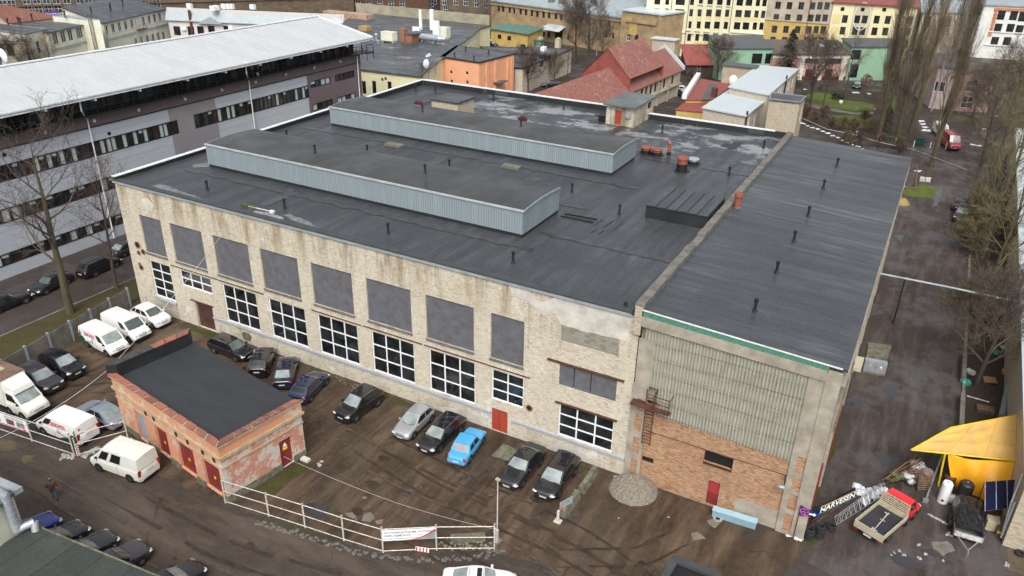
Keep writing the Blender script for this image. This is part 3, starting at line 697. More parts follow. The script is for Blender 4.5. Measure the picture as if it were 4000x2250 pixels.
h_=MB().fbox(F0,42.38,42.41,.1,2.1,-.055,-.05);h_.build('door_seam',RUST,d_)
# plaster patches with ragged outlines, standing proud of the brick
def ragged(F,pts,m,name,par,d=.025,wob=.12,step=.5):
 mb=MB();v=[]
 for i in range(len(pts)):
  a,b=Vector(pts[i]),Vector(pts[(i+1) % len(pts)]);k=max(1,int((b-a).length/step)) if wob else 1
  for j in range(k):
   p=a.lerp(b,j/k);v.append((p.x+(random.uniform(-wob,wob) if j else 0),min(13.48,p.y+(random.uniform(-wob,wob) if j else 0))))
 n=len(v);fr=[F.P(x,z,d) for x,z in v];bk=[F.P(x,z,0) for x,z in v]
 mb.add(fr+bk,[list(range(n))]+[(i,(i+1) % n,n+(i+1) % n,n+i) for i in range(n)]);return mb.build(name,m,par)
ragged(F0,[(42.9,13.48),(44.8,13.3),(45.4,12.5),(46.3,12.9),(46.9,13.48),(52.5,13.48),(52.5,11.35),(47.3,11.3),(46.8,12.0),(45.9,11.6),(44.8,12.2),(43.3,12.7)],PLASTER,'plaster_patch',fac)
ragged(F0,[(47.35,11.27),(51.75,11.27),(51.8,9.98),(47.4,10.02)],BR_BLOCKG,'block_patch',fac,.015,0.)
ragged(F0,[(3.4,12.3),(4.4,12.6),(5.1,12.0),(4.6,11.3),(3.9,11.5)],PLASTER,'plaster_patch',fac,.02,.1)
ragged(F0,[(36.0,.1),(41.2,.1),(41.4,.9),(38.5,1.05)],PLASTER,'plaster_patch',fac,.02,.12)
ragged(F0,[(46.5,.1),(50.5,.1),(49.5,1.1),(47.5,.9)],PLASTER,'plaster_patch',fac,.02,.12)
ragged(F0,[(14.5,.35),(15.3,.3),(15.6,.9),(15.0,1.25),(14.3,1.0)],CONC_MOSS,'plaster_patch',fac,.02,.08,.3)
for s,z,r in ((1.46,7.21,.30),(1.43,6.35,.17),(2.16,6.62,.22),(1.33,4.75,.24),(1.2,5.05,.12),(45.03,3.28,.22)):
 m=MB();m.cyl(F0.P(s,z,-.02),F0.P(s,z,.06),r,r*.95,10);k=m.build('wall_hole',BLACKP,fac)
 m=MB()
 for i in range(10):
  t=i*.628;m.fbox(F0,s+math.cos(t)*r*1.12-.05,s+math.cos(t)*r*1.12+.05,z+math.sin(t)*r*1.12-.04,z+math.sin(t)*r*1.12+.04,0,.09)
 m.build('broken_edge',BR_DARKRED,fac)
# roof
MB().prism([(-.08,-.12),(W,-.12),(W,FD),(-.08,FD)],H,H+.10).build('roof',FELT_MAIN,fac)
MB().fbox(F0,-.15,W-.6,H-.14,H+.06,.03,.16).build('roof_edge_trim',ZINC,fac)
MB().fbox(F0,-.15,W-.6,H+.10,H+.20,-.45,.10).build('gutter_kerb',PARAPET_L,fac)
m=MB();m.prism([(-.1,0),(.22,0),(.22,FD-.35),(-.1,FD-.35)],[H+.1,H+.1,H+.1,H+.1],[H+.45,H+.45,14.3,14.3]);m.build('parapet',PARAPET,fac)
m=MB();m.prism([(-.2,-.1),(.30,-.1),(.30,FD),(-.2,FD)],[H+.45,H+.45,14.3,14.3],[H+.52,H+.52,14.38,14.38]);m.build('parapet_coping',WHITE_TRIM,fac)
m=MB();m.box(.22,31.7,FD-.30,FD+.15,H+.1,14.3);m.build('parapet',PARAPET,fac)
m=MB();m.box(.31,31.7,FD-.38,FD+.22,14.3,14.39);m.build('parapet_coping',WHITE_TRIM,fac)
m=MB();m.box(35.6,W,50.1,50.5,H+.1,14.3)
m.build('parapet',PARAPET,fac);m=MB();m.box(35.6,51.2,50.02,50.58,14.3,14.39);m.build('parapet_coping',WHITE_TRIM,fac)
for x,w_ in ((10.6,.5),(12.5,2.0),(40.0,.12),(41.8,.12),(48.1,1.9)):
 y=FD-.31 if x < 31 else 50.09;MB().box(x,x+w_,y-.02,y,H+.2,14.22).build('parapet_patch',PARAPET_L,fac)
for x in range(3,31,3):MB().box(x,x+.04,FD-.33,FD-.31,H+.15,14.28).build('parapet_seam',BLACKP,fac)
def monitor(x0,x1,y0,y1,z0,ze,crown):
 m=MB();m.box(x0+.06,x1-.06,y0+.06,y1-.06,z0,z0+.32);a=m.build('plinth',PARAPET,fac)
 n=10;prof=[(y0+(y1-y0)*i/n,ze+crown*math.sin(math.pi*i/n)**.8) for i in range(n+1)]
 m=MB();zb=z0+.32
 m.quad((x0,y0,zb),(x1,y0,zb),(x1,y0,ze),(x0,y0,ze));m.quad((x0,y1,zb),(x1,y1,zb),(x1,y1,ze),(x0,y1,ze))
 for x in (x0,x1):m.quad((x,y0,zb),(x,y1,zb),*[(x,y,z) for y,z in reversed(prof)])
 q=m.build('roof_monitor',RIB_GREEN,fac)
 m=MB();e=.06
 for (ya,za),(yb,zb_) in zip(prof,prof[1:]):m.quad((x0-e,ya,za+.05),(x1+e,ya,za+.05),(x1+e,yb,zb_+.05),(x0-e,yb,zb_+.05))
 m.quad((x0-e,y0,ze),(x1+e,y0,ze),(x1+e,y0,ze+.05),(x0-e,y0,ze+.05))
 m.build('monitor_roof',FELT_MON,q,smooth=False)
 m=MB();m.box(x0-.1,x1+.1,y0-.1,y0+.12,ze-.02,ze+.10);m.build('eave_trim',plain('pale_grey_trim',(.40,.43,.44),.5),q)
 m=MB()
 for x in (x0-.09,x1):
  m=MB()
  for (ya,za),(yb,zb_) in zip(prof,prof[1:]):m.obox((x,ya,za-.12),(.09,0,0),(0,yb-ya,zb_-za),(0,0,.2))
  m.build('verge_trim',RIB_GREEN,q)
monitor(4.4,40.15,7.5,14.3,H+.1,15.9,.18)
monitor(4.15,40.25,26.3,33.0,H+.1,15.8,.18)
m=MB();p=[(12.0,36.2),(15.9,36.2),(15.9,39.9),(12.0,39.9)]
m.prism(p,H+.05,15.75);k=m.build('brick_shaft',BR_PALE,fac);m=MB();m.prism(outset(p,.14),15.75,15.95);m.build('shaft_cap',FELT_FAR,k)
# stair house on the roof
st=(31.75,35.45,45.2,52.0);Fs_=Fac((st[0],st[2]),(st[1],st[2]));m=MB()
so=[(1.15,2.0,H+.15,15.45)];wall_grid(m,Fs_,0,3.7,H+.05,16.0,so,.15)
Fe=Fac((st[1],st[2]),(st[1],st[3]));eo=[(4.6,5.9,14.9,15.7)];wall_grid(m,Fe,0,6.8,H+.05,16.0,eo,.15)
m.quad((st[0],st[2],H),(st[0],st[3],H),(st[0],st[3],16),(st[0],st[2],16));m.quad((st[0],st[3],H),(st[1],st[3],H),(st[1],st[3],16),(st[0],st[3],16))
sh=m.build('stair_house',BR_CREAM,fac);MB().fbox(Fs_,1.17,1.98,H+.15,15.43,-.12,-.07).build('stair_door',REDDOOR,sh)
m=MB();m.box(st[0]-.3,st[1]+.3,st[2]-.55,st[3]+.3,16.0,16.22);m.build('stair_roof',plain('worn_green_grey_felt',(.15,.17,.165),.5,scale=.7,col2=(.08,.09,.09)),sh)
m=MB();m.cyl(Fs_.P(2.95,15.0,.03),Fs_.P(2.95,15.0,.28),.34,.34,16);m.build('round_vent',ZINC,sh)
window(fac,Fe,eo[0],2,1,RUST,GLASS,.06,.05,.1,'stair_window')
m=MB();m.box(30.6,31.6,45.6,46.2,H+.1,H+.9);m.box(30.2,31.2,45.2,45.3,H+.9,H+1.0);m.build('roof_frame',BLACKM,fac)
# vent pipes
def vent(q,z,r=.09,h=.95,par=fac,mt=None):
 p=G(q,z);m=MB();m.cyl((p.x,p.y,z),(p.x,p.y,z+.25),r*1.9,r*1.1,8);m.cyl((p.x,p.y,z+.2),(p.x,p.y,z+h*.8),r,r,8);m.cyl((p.x,p.y,z+h*.78),(p.x,p.y,z+h),r*1.5,r*1.4,8);return m.build('vent_pipe',mt or BLACKM,par)
for q in [(0,1,2088,465),(1,1,290,652),(1,1,1332,905),(2,1,10,1200),(1,1,1122,95),(1,1,1946,248),(2,1,602,490),(2,1,1078,712),(2,1,2182,320),(1,0,312,1390),(2,0,520,1105),(2,0,1510,1340),(1,0,1805,935),(1,0,2388,1012),(2,1,2530,45),(2,2,1142,190),(1,0,1608,920)]:vent(q,H+.1,h=.95 if q[3] != 190 else .35)
for q in [(1,1,595,95),(1,1,1703,298),(1,0,1676,1128),(2,0,90,1278)]:vent(q,16.5,h=.85)
def drum(q,z,r,h,cap,mt,par=fac,flat=False):
 p=G(q,z);m=MB();m.cyl((p.x,p.y,z),(p.x,p.y,z+h*.55),r,r,16);a=m.build('roof_fan',BLACKM,par)
 m=MB();m.cyl((p.x,p.y,z+h*.5),(p.x,p.y,z+h*.9),r*.93,r*.93,16);m.cyl((p.x,p.y,z+h*.88),(p.x,p.y,z+h),r*1.15,r*1.1,16);m.build('fan_cap',mt,a)
 m=MB();m.cyl((p.x,p.y,z),(p.x,p.y,z+.05),r*1.5,r*1.5,12);m.build('fan_collar',PARAPET,a)
drum((2,1,1345,95),H+.1,.55,.75,1,REDCAP);drum((2,1,1455,115),H+.1,.55,.75,1,REDCAP);drum((2,1,1822,200),H+.1,.55,.6,1,ZINC)
drum((2,1,1705,275),H+.1,.55,1.5,1,REDCAP)
p=G((2,1,1577,115),H+.1);m=MB();m.cyl((p.x,p.y,p.z),(p.x,p.y,p.z+.4),.24,.22,10);m.build('roof_fan',BLACKM,fac);m=MB();m.cyl((p.x,p.y,p.z+.4),(p.x,p.y,p.z+1.4),.2,.2,10);m.cyl((p.x,p.y,p.z+1.35),(p.x,p.y,p.z+1.6),.27,.02,10);m.build('roof_fan',REDCAP,fac)
for q in [(1,0,1637,1075),(2,0,105,1232)]:
 p=G(q,H+.1);m=MB();n=8
 for y in (p.y-.3,p.y+.3):m.quad((p.x-.5,y,p.z),(p.x+.5,y,p.z),*[(p.x+.5*math.cos(math.pi*i/n),y,p.z+.45+.35*math.sin(math.pi*i/n)) for i in range(n+1)])
 for i in range(n):a,b=math.pi*i/n,math.pi*(i+1)/n;m.quad((p.x+.5*math.cos(a),p.y-.3,p.z+.45+.35*math.sin(a)),(p.x+.5*math.cos(b),p.y-.3,p.z+.45+.35*math.sin(b)),(p.x+.5*math.cos(b),p.y+.3,p.z+.45+.35*math.sin(b)),(p.x+.5*math.cos(a),p.y+.3,p.z+.45+.35*math.sin(a)))
 for x in (p.x-.5,p.x+.5):m.quad((x,p.y-.3,p.z),(x,p.y+.3,p.z),(x,p.y+.3,p.z+.45),(x,p.y-.3,p.z+.45))
 a=m.build('roof_cowl',DKRED,fac);MB().box(p.x-.25,p.x+.25,p.y-.33,p.y-.31,p.z+.2,p.z+.5).build('cowl_slot',BLACKP,a)
for q in [(1,1,1395,20),(1,1,2570,240)]:
 p=G(q,H+.1);m=MB();m.box(p.x-1,p.x+1,p.y-.5,p.y+.5,p.z,p.z+.22);m.build('roof_hatch',CONC_D,fac)
# low black box monitor near the joint, loose battens, weeds
zb=H+.1;x0,x1,y0,y1=47.1,52.55,17.2,22.6
m=MB();m.box(x0,x1,y0,y1,zb,zb+1.15);k=m.build('roof_box',PARAPET,fac);m=MB()
for i in range(6):
 a=x0+(x1-x0)*i/6;b=a+(x1-x0)/6-.03;m.prism([(a,y0-.1),(b,y0-.1),(b,y1+.1),(a,y1+.1)],zb+1.15,[zb+1.2,zb+1.26,zb+1.26,zb+1.2])
m.build('box_roof',FELT_MAIN,k)
for q1,q2 in [((2,1,530,712),(2,1,855,770)),((2,1,490,735),(2,1,815,798)),((2,1,820,828),(2,1,920,762)),((2,1,920,845),(2,1,1020,780)),((2,1,1020,865),(2,1,1120,798)),((2,1,795,895),(2,1,860,862)),((2,1,865,910),(2,1,925,876))]:
 a,b=G(q1,zb),G(q2,zb);d=(b-a).normalized();s=Vector((-d.y,d.x,0));thick=.12 if q1[3] < 760 else .04
 m=MB();m.obox(a,b-a,s*thick,(0,0,.12 if thick > .1 else .04));m.build('roof_batten',BLACKM,fac)
lw=G((1,1,50,665),zb);m=MB();m.obox((lw.x-1.5,lw.y,zb+.02),(2.6,.1,0),(-.03,.06,0),(0,0,.05));m.obox((lw.x+1.1,lw.y-.1,zb),(.4,0,0),(0,.25,0),(0,0,.2));tag(m.build('floodlight_mast',WHITE_TRIM),'thin white floodlight mast lying on the front edge of the black roof','floodlight')
m=MB()
for i in range(50):
 x,y=lw.x-1.6+random.uniform(-.9,1),lw.y-.05+random.uniform(-.25,.25);m.cyl((x,y,zb),(x+random.uniform(-.12,.12),y,zb+random.uniform(.1,.3)),.03,.01,3)
tag(m.build('roof_weeds',plain('weed_green',(.10,.15,.02),.8)),kind='stuff')
sheet('snow_melt',[(lw.x-.3,.35,),(lw.x+3.4,.3),(lw.x+3.0,1.0),(lw.x+1.2,1.2),(lw.x-.2,.9)],H+.118,plain('wet_deposit',(.30,.31,.31),.4,var=.6,scale=2),.1)
def dry(pts,m=None):return sheet('dried_stain',pts,H+.112,m or plain('dried_deposit',(.20,.21,.215),.5,var=.5,scale=2.),.18,.6)
dry([(4.5,.5),(8,.35),(13,.35),(13,.6),(9,.9),(6,1.5),(4.6,1.4)]);dry([(3.2,6.6),(4.3,7.4),(4.2,9),(3.1,8.3),(2.4,7.2)]);dry([(20,1.3),(23.5,.7),(24.5,.9),(22.5,1.5),(20.4,1.9)])

PF=[plain('felt_patch_dark',(.026,.028,.031),.5),plain('felt_patch_grey',(.075,.08,.083),.45,var=.5),plain('felt_patch_mid',(.055,.058,.062),.4,var=.4)]
rp=random.Random(8)
for i in range(26):
 x,y=rp.uniform(2,50),rp.uniform(1.5,50)
 if 3 < x < 41.5 and (6.5 < y < 15.5 or 25 < y < 34) or (45 < x and 15 < y < 24) or (30 < x < 36.5 and y > 43) or (11 < x < 17 and 35 < y < 41):continue
 a,b=rp.choice(((1.0,rp.uniform(1.5,5)),(rp.uniform(.6,2),.8)));sheet('roof_patch',[(x,y),(x+a,y),(x+a,min(51,y+b)),(x,min(51,y+b))],H+.1205+.0005*i,PF[i % 3],.0)
for x0,x1,y0 in ((3,42,5.9),(3,42,16.6),(2,44,24.2),(3,43,35.2),(40.8,52.4,9.5),(41,52.4,34)):
 mb=MB();n=int((x1-x0)/1.4)
 for i in range(n):
  a=x0+(x1-x0)*i/n;b=x0+(x1-x0)*(i+1)/n;w0,w1=.12+.45*abs(math.sin(i*1.7+y0)),.12+.45*abs(math.sin((i+1)*1.7+y0));mb.quad((a,y0-w0,H+.135),(b,y0-w1,H+.135),(b,y0+w1*.4,H+.135),(a,y0+w0*.4,H+.135))
 tag(mb.build('water_mark',plain('water_mark',(.062,.066,.068),.3,var=.6,scale=1.4)),kind='structure')
# ================================================================ taller shed on the right
W2=65.8;an=empty('shed_hall',(W+6,0,0),'taller grey-roofed shed with corrugated upper wall, orange brick lower wall and green netting strip','shed')
FA=Fac((W,0),(W2,0));Lx=W2-W;zL,zR=14.1,13.55
def S(x):return x-W
dk=(S(58.6),S(60.58),3.54,4.58);dr=(S(59.2),S(60.0),.1,2.22)
m=MB();wall_grid(m,FA,S(54.2),S(64.2),0,7.0,[dk,dr],.35);m.build('brick_wall',BR_RED,an)
m=MB();m.quad((W2,0,0),(W2,50,0),(W2,50,13.3),(W2,0,13.3));m.quad((W,50,0),(W2,50,0),(W2,50,13.3),(W,50,13.3));m.quad((W+.1,.3,7),(W2,.3,7),(W2,.3,13.4),(W+.1,.3,13.4));m.build('wall',CONC,an)
# real corrugation, lapped rows
m=MB();rows=[(12.95,11.75),(11.8,10.65),(10.7,9.55),(9.6,8.4),(8.45,7.25),(7.3,6.25)]
for k,(zt,zb_) in enumerate(rows):
 xa=S(53.5) if k < 4 else S(55.0 if k == 5 else 54.9);xb=S(64.6-.02*k);n=int((xb-xa)/.055)
 for i in range(n):
  u0,u1=xa+(xb-xa)*i/n,xa+(xb-xa)*(i+1)/n;f=lambda u:.045*math.sin(u*2*math.pi/.22)
  t0,t1=zt-.035*u0,zt-.035*u1;b0,b1=zb_-.035*u0,zb_-.035*u1;o0,o1=.03+.0*k,.075
  m.quad(FA.P(u0,b0,o1+f(u0)),FA.P(u1,b1,o1+f(u1)),FA.P(u1,t1,o0+f(u1)),FA.P(u0,t0,o0+f(u0)))
m.build('corrugated_cladding',FIBRE,an)
pl=MB();pl.fbox(FA,S(53.05),S(53.45),0,8.3,-.05,.12);pl.build('pillar',CONC,an)
def pillar(x0,x1,z1,win):
 m=MB();wall_grid(m,FA,S(x0),S(x1),0,z1,win,.1)
 a=m.build('pillar',CONC,an)
 for o in win:MB().fbox(FA,o[0],o[1],o[2],o[3],-.09,-.05).build('pillar_infill',BR_RED,an)
FAo=FA;FA=Fac((W,-.14),(W2,-.14))
pillar(53.18,54.24,12.0,[(S(53.5),S(53.98),a,b) for a,b in ((.3,1.9),(2.4,3.9),(4.4,5.9),(6.2,7.2))])
pillar(64.1,65.62,12.5,[(S(64.5),S(65.15),a,b) for a,b in ((.25,1.75),(2.1,3.4),(3.7,4.9),(5.2,6.5))])
FA=FAo
m=MB();m.quad(FA.P(S(64.6),7,.1),FA.P(S(65.1),7,.1),FA.P(S(65.1),12.6,.1),FA.P(S(64.6),12.6,.1));m.build('edge_pillar',CONC,an)
m=MB();m.fbox(Fac((W2,0),(W2+.01,0)),-.75,.14,0,13.2,0,.2);m.build('edge_pillar',CONC,an)
def slant(F,u0,u1,za,zb,h,d0,d1,mt,name,par):
 m=MB();p=F.P(u0,za,d0);m.obox(p,F.P(u1,zb,d0)-p,F.P(u0,za,d1)-p,(0,0,h));return m.build(name,mt,par)
slant(FA,S(53.1),S(65.05),12.90,12.42,.75,-.05,.22,CONC,'concrete_beam',an)
slant(FA,S(53.12),S(65.1),13.60,13.04,.50,-.02,.20,NET,'brick_course_under_netting',an)
slant(FA,S(53.08),S(65.85),14.08,13.50,.07,.10,.24,WHITE_TRIM,'roof_edge_trim',an)
m=MB();m.prism([(W+.05,-.16),(W2+.35,-.16),(W2+.35,50.0),(W+.05,50.0)],[13.9,13.35,13.35,13.9],[14.15,13.58,13.58,14.15]);m.build('roof',FELT_ANNEX,an)
m=MB();rr=random.Random(3)
for i in range(40):
 y=-.2+i*1.26;x=W-.38+rr.uniform(-.03,.03);m.obox((x,y,13.5),(.62,0,0),(0,1.27,0),(0,0,1.0+.02*(i % 3)-(.12 if i in (9,10,24,25) else 0)))
m.build('joint_kerb',CONC_D,an)
m=MB();m.box(W-.35,W+.15,-.26,-.14,12.2,14.3);m.build('joint_brick_pier',BR_PALE,an)
m=MB();m.fbox(FA,dr[0]+.02,dr[1]-.02,dr[2]+1.0,dr[3]-.02,-.2,-.14);k=m.build('door',P_VANRED,an);MB().fbox(FA,dr[0]+.02,dr[1]-.02,dr[2],dr[2]+.98,-.2,-.14).build('door_lower_leaf',REDDOOR_D,k)
m=MB();m.fbox(FA,dk[0],dk[1],dk[2],dk[3],-.34,-.3);m.build('dark_opening',BLACKP,an)
m=MB();m.fbox(FA,dk[0],dk[1],dk[2]-.06,dk[2],-.1,.06);m.fbox(FA,S(54.4),S(64.2),4.62,4.66,0,.03);m.build('steel_strip',RUST,an)
m=MB();m.fbox(FA,S(54.3),S(55.13),2.06,2.39,.005,.04);m.build('vent_plate',BLACKM,an)
ragged(FA,[(S(61.15),1.52),(S(64.1),1.6),(S(64.1),.02),(S(61.2),.02)],CONC,'render_patch',an,.02,0)
# ladder with platform
m=MB()
for x in (54.18,54.78):m.fbox(FA,S(x)-.03,S(x)+.03,3.6,8.2,.2,.26)
for i in range(16):m.fbox(FA,S(54.21),S(54.75),3.75+i*.27,3.78+i*.27,.21,.25)
m.fbox(FA,S(53.2),S(56.05),7.02,7.10,.45,.9);m.fbox(FA,S(53.2),S(54.1),6.95,7.1,.1,.2)
for x in (54.85,56.0):
 m.fbox(FA,S(x)-.025,S(x)+.025,7.1,8.2,.85,.9)
for z in (7.65,8.18):m.fbox(FA,S(54.85),S(56.0),z,z+.05,.85,.9)
for x in (54.9,56.0):m.fbox(FA,S(x)-.025,S(x)+.025,8.15,8.2,.05,.85)
m.build('ladder',RUST,an)
m=MB();m.tube([FA.P(S(64.0),4.9,.3),FA.P(S(64.1),4.4,.7)],.04);k=m.build('lamp_arm',BLACKM,an);m=MB();c=FA.P(S(63.95),4.3,.85);m.ball(c,.32,.2,.14,10,6);m.build('lamp_head',GALV,k)
# vents on the shed roof
def zr(x):return 14.15-(x-W)*.0435
for q in [(3,1,690,235),(3,1,553,460),(3,1,400,735),(3,1,257,990),(3,1,82,1305),(2,2,2440,240)]:
 p=G(q,13.9);vent(q,zr(p.x)-.03,.1,1.0,an)
p=G((2,1,2265,645),14.1);m=MB();m.cyl((p.x,p.y,14.0),(p.x,p.y,14.3),.34,.34,12);m.build('roof_fan',CONC_D,an);m=MB();m.cyl((p.x,p.y,14.3),(p.x,p.y,15.15),.3,.3,12);m.cyl((p.x,p.y,15.2),(p.x,p.y,15.5),.4,.36,12);m.build('roof_fan',REDCAP,an)
# right flank details
m=MB();m.box(W2+.01,W2+.4,.1,49,12.2,12.9);m.build('side_beam',CONC,an)
for y in range(6,49,6):MB().box(W2+.01,W2+.28,y,y+.5,0,12.2).build('side_pillar',CONC,an)
m=MB();m.box(W2+.3,W2+.42,-.1,6,9.0,9.5);m.build('side_panel',CONC_MOSS,an)
MB().box(W2+.25,W2+.32,9.0,12.3,0,3.6).build('side_gate',REDDOOR_D,an)
m=MB();m.box(W2+.1,W2+.2,.8,3.2,0,4.2);m.build('side_gate',REDDOOR_D,an)
MB().box(W2+.3,W2+.9,16.8,18.9,4.2,4.5).build('side_canopy',CREAMST,an)

# ================================================================ lightweight office block on the left
of=empty('office_block',(-24,26,0),'four-storey grey and plum clad office block under a white ribbed metal roof','office building')
ox=-18.0;OY0,OY1=-13.0,59.6;FO=Fac((ox,-3.94),(ox,OY1))
def so_(y):return y+3.94
fo0,fo1=so_(OY0),so_(OY1);ops=[];wins=[]
def ribbon(qa,qb,qtop,qbot,n,m=None,frame=DARKM):
 a,_=FO.loc(qa);b,_=FO.loc(qb);_,t_=FO.loc(qtop);_,c_=FO.loc(qbot);o=(a,b,c_,t_);ops.append(o);wins.append((o,n))
ribbon((0,0,1945,1155),(1,0,525,860),(0,0,1945,1155),(0,0,1970,1295),28)
ribbon((0,1,-260,260),(0,0,1780,1205),(0,0,1780,1205),(0,0,1785,1345),34)
ribbon((1,0,540,820),(1,0,745,770),(1,0,540,820),(1,0,545,890),4);ribbon((1,0,790,755),(1,0,985,710),(1,0,790,755),(1,0,795,825),4)
ribbon((1,0,565,1050),(1,0,768,995),(1,0,565,1050),(1,0,572,1120),4);ribbon((1,0,815,980),(1,0,998,925),(1,0,815,980),(1,0,818,1040),4)
ribbon((0,1,-300,720),(1,1,0,60),(0,1,770,430),(0,1,780,565),40);ribbon((0,1,-300,1170),(1,1,0,400),(0,1,780,850),(0,1,790,960),40)
wl=MB();wall_grid(wl,FO,fo0,fo1,0,13.75,ops,.2)
wl.quad((ox,OY1,0),(-36,OY1,0),(-36,OY1,13.75),(ox,OY1,13.75));wl.quad((ox,OY0,0),(-36,OY0,0),(-36,OY0,13.75),(ox,OY0,13.75));wl.quad((-36,OY0,0),(-36,OY1,0),(-36,OY1,18),(-36,OY0,18))
wl.build('wall',GREYCLAD,of)
# colour fields as thin cladding panels, cut round the openings
def clad(a,b,c,d,m,name='cladding'):
 q=MB();o_=[o for o in ops if o[0] < b and o[1] > a and o[2] < d and o[3] > c]
 S_=sorted({a,b}|{x for o in o_ for x in o[:2] if a < x < b});Z_=sorted({c,d}|{x for o in o_ for x in o[2:4] if c < x < d})
 for i in range(len(S_)-1):
  for j in range(len(Z_)-1):
   cs,cz=(S_[i]+S_[i+1])/2,(Z_[j]+Z_[j+1])/2
   if not any(o[0] < cs < o[1] and o[2] < cz < o[3] for o in o_):q.fquad(FO,S_[i],S_[i+1],Z_[j],Z_[j+1],.035)
 q.build(name,m,of)
sA=FO.loc((0,0,1720,1300))[0];sB=FO.loc((0,0,2180,1150))[0];sC=FO.loc((1,0,510,800))[0];zlow=FO.loc((0,0,1735,1080))[1]
clad(fo0,sA,zlow-.0,16.0,PURPCLAD) if False else None
MB().fbox(FO,fo0,fo1,13.8,15.3,-.2,.06).build('cladding',PURPCLAD,of)
clad(sA,sB,0,13.75,GREYMAUVE);clad(sC,fo1,0,13.75,PURPCLAD)
for z in (2.2,5.1,6.2,9.2,10.1,12.9):
 for a,b in ((fo0,sA-.1),(sB+.1,sC-.1)):
  if not any(o[2] < z < o[3] for o in ops):MB().fbox(FO,a,b,z,z+.03,.0,.012).build('panel_joint',GREYMAUVE,of)
rw=random.Random(5)
for o,n in wins:
 a,b,c,d=o;m=MB();m.fbox(FO,a,b,c,c+.1,-.1,.04);m.fbox(FO,a,b,d-.1,d,-.1,.04)
 for i in range(n+1):
  x=a+(b-a)*i/n;t_=.14 if i % 2 == 0 else .04;m.fbox(FO,max(a,x-t_),min(b,x+t_),c+.1,d-.1,-.1,.03)
 k=m.build('window',DARKM,of)
 gl=[GLASS,GLASS,GLASS_M,GLASS_L,GLASS_M,GLASS_W];q=MB()
 for i in range(n):
  x0_,x1_=a+(b-a)*i/n,a+(b-a)*(i+1)/n;g=rw.choice((0,0,0,2,2,3,3,5));zc=d if g != 3 or rw.random() < .5 else d
  q.fquad(FO,x0_,x1_,c+.05,d-.05,-.09,g)
  if rw.random() < .3:q.fquad(FO,x0_+.05,x1_-.05,d-.5,d-.1,-.075,3)
 q.build('pane',gl,k)
# set-back glazed gallery under the roof, with deck, railing, posts
MB().fbox(FO,fo0,fo1,15.25,15.42,-1.2,1.15).build('gallery_deck',BLACKM,of)
m=MB();m.quad((ox-1.2,OY0,15.4),(ox-1.2,OY1,15.4),(ox-1.2,OY1,18),(ox-1.2,OY0,18));m.quad((ox-1.2,OY1,15.4),(-36,OY1,15.4),(-36,OY1,18),(ox-1.2,OY1,18));m.build('gallery_glazing',GLASS,of)
m=MB();u=fo0;k=0
while u < fo1:
 w_=rw.choice((.9,1.1,1.2));t_=rw.random()
 if t_ < .3:m.fbox(FO,u,u+w_,15.42,17.5,-1.18,-1.12,0)
 elif t_ < .55:m.fbox(FO,u,u+w_,15.42,17.6,-1.18,-1.12,1)
 elif t_ < .66:m.fbox(FO,u,u+w_*.5,15.42,16.3,-1.18,-1.12,2)
 m.fbox(FO,u-.06,u+.06,15.42,17.9,-1.11,-1.05,3);u += w_
m.build('gallery_panel',[plain('gallery_grey',(.07,.075,.085),.4),plain('gallery_dark',(.03,.028,.028),.4),WHITE_TRIM,DARKM],of)
m=MB();u=fo0
while u < fo1+.1:
 m.fbox(FO,u-.04,u+.04,15.3,16.5,1.05,1.13);u += 1.6
for z in (15.75,16.1,16.45):m.fbox(FO,fo0,fo1+1.2,z,z+.045,1.07,1.11)
m.build('gallery_railing',BLACKM,of)
u=fo0+1
while u < fo1:MB().fbox(FO,u-.07,u+.07,15.4,17.6,-.25,-.1).build('gallery_post',BLACKM,of);u += 4.9
m=MB();m.box(-19,-16.4,OY1,OY1+1.8,15.2,15.4);
for x,y in ((-16.5,OY1+1.7),(-18.9,OY1+1.7),(-16.5,OY1)):m.box(x-.04,x+.04,y-.04,y+.04,14.2,16.6)
m.box(-18.9,-16.5,OY1+1.68,OY1+1.72,16.5,16.56);m.box(-16.52,-16.46,OY1,OY1+1.7,16.5,16.56);m.build('end_balcony',BLACKM,of)
MB().fbox(FO,fo0,fo1,13.72,13.86,.0,.09).build('band_trim',DARKM,of)
# roof with standing ribs
xe,xr,ze,zr_=-16.55,-28.0,17.62,20.0;yA,yB=OY0-1.5,61.4;th=(zr_-ze)/(xe-xr)
m=MB();m.prism([(xe,yA),(xe,yB),(xr,yB),(xr,yA)],[ze-.12,ze-.12,zr_-.12,zr_-.12],[ze,ze,zr_,zr_]);m.prism([(xr,yA),(xr,yB),(-38.5,yB),(-38.5,yA)],[zr_-.12,zr_-.12,17.9,17.9],[zr_,zr_,18.02,18.02]);r_=m.build('roof',WHITE_ROOF,of)
m=MB();y=yA
while y < yB:
 m.obox((xe,y,ze),(xr-xe,0,zr_-ze),(0,.09,0),(0,0,.035));y += 1.05
m.build('roof_rib',WHITE_ROOF,r_)
m=MB();m.box(xr-.3,xr+.3,yA,yB,zr_+.03,zr_+.14);m.build('ridge_cap',WHITE_TRIM,r_)
m=MB();m.obox((xe,yB-.1,ze+.0),(xr-xe,0,zr_-ze),(0,.2,0),(0,0,.16));m.build('verge_trim',WHITE_TRIM,r_)
m=MB();m.box(xe+.02,xe+.24,yA,yB,ze-.22,ze-.04);m.build('gutter',ZINC,of);m=MB();m.box(xe-.1,xe+.3,yA,yB,ze-.32,ze-.24);m.build('fascia',WHITE_TRIM,of)
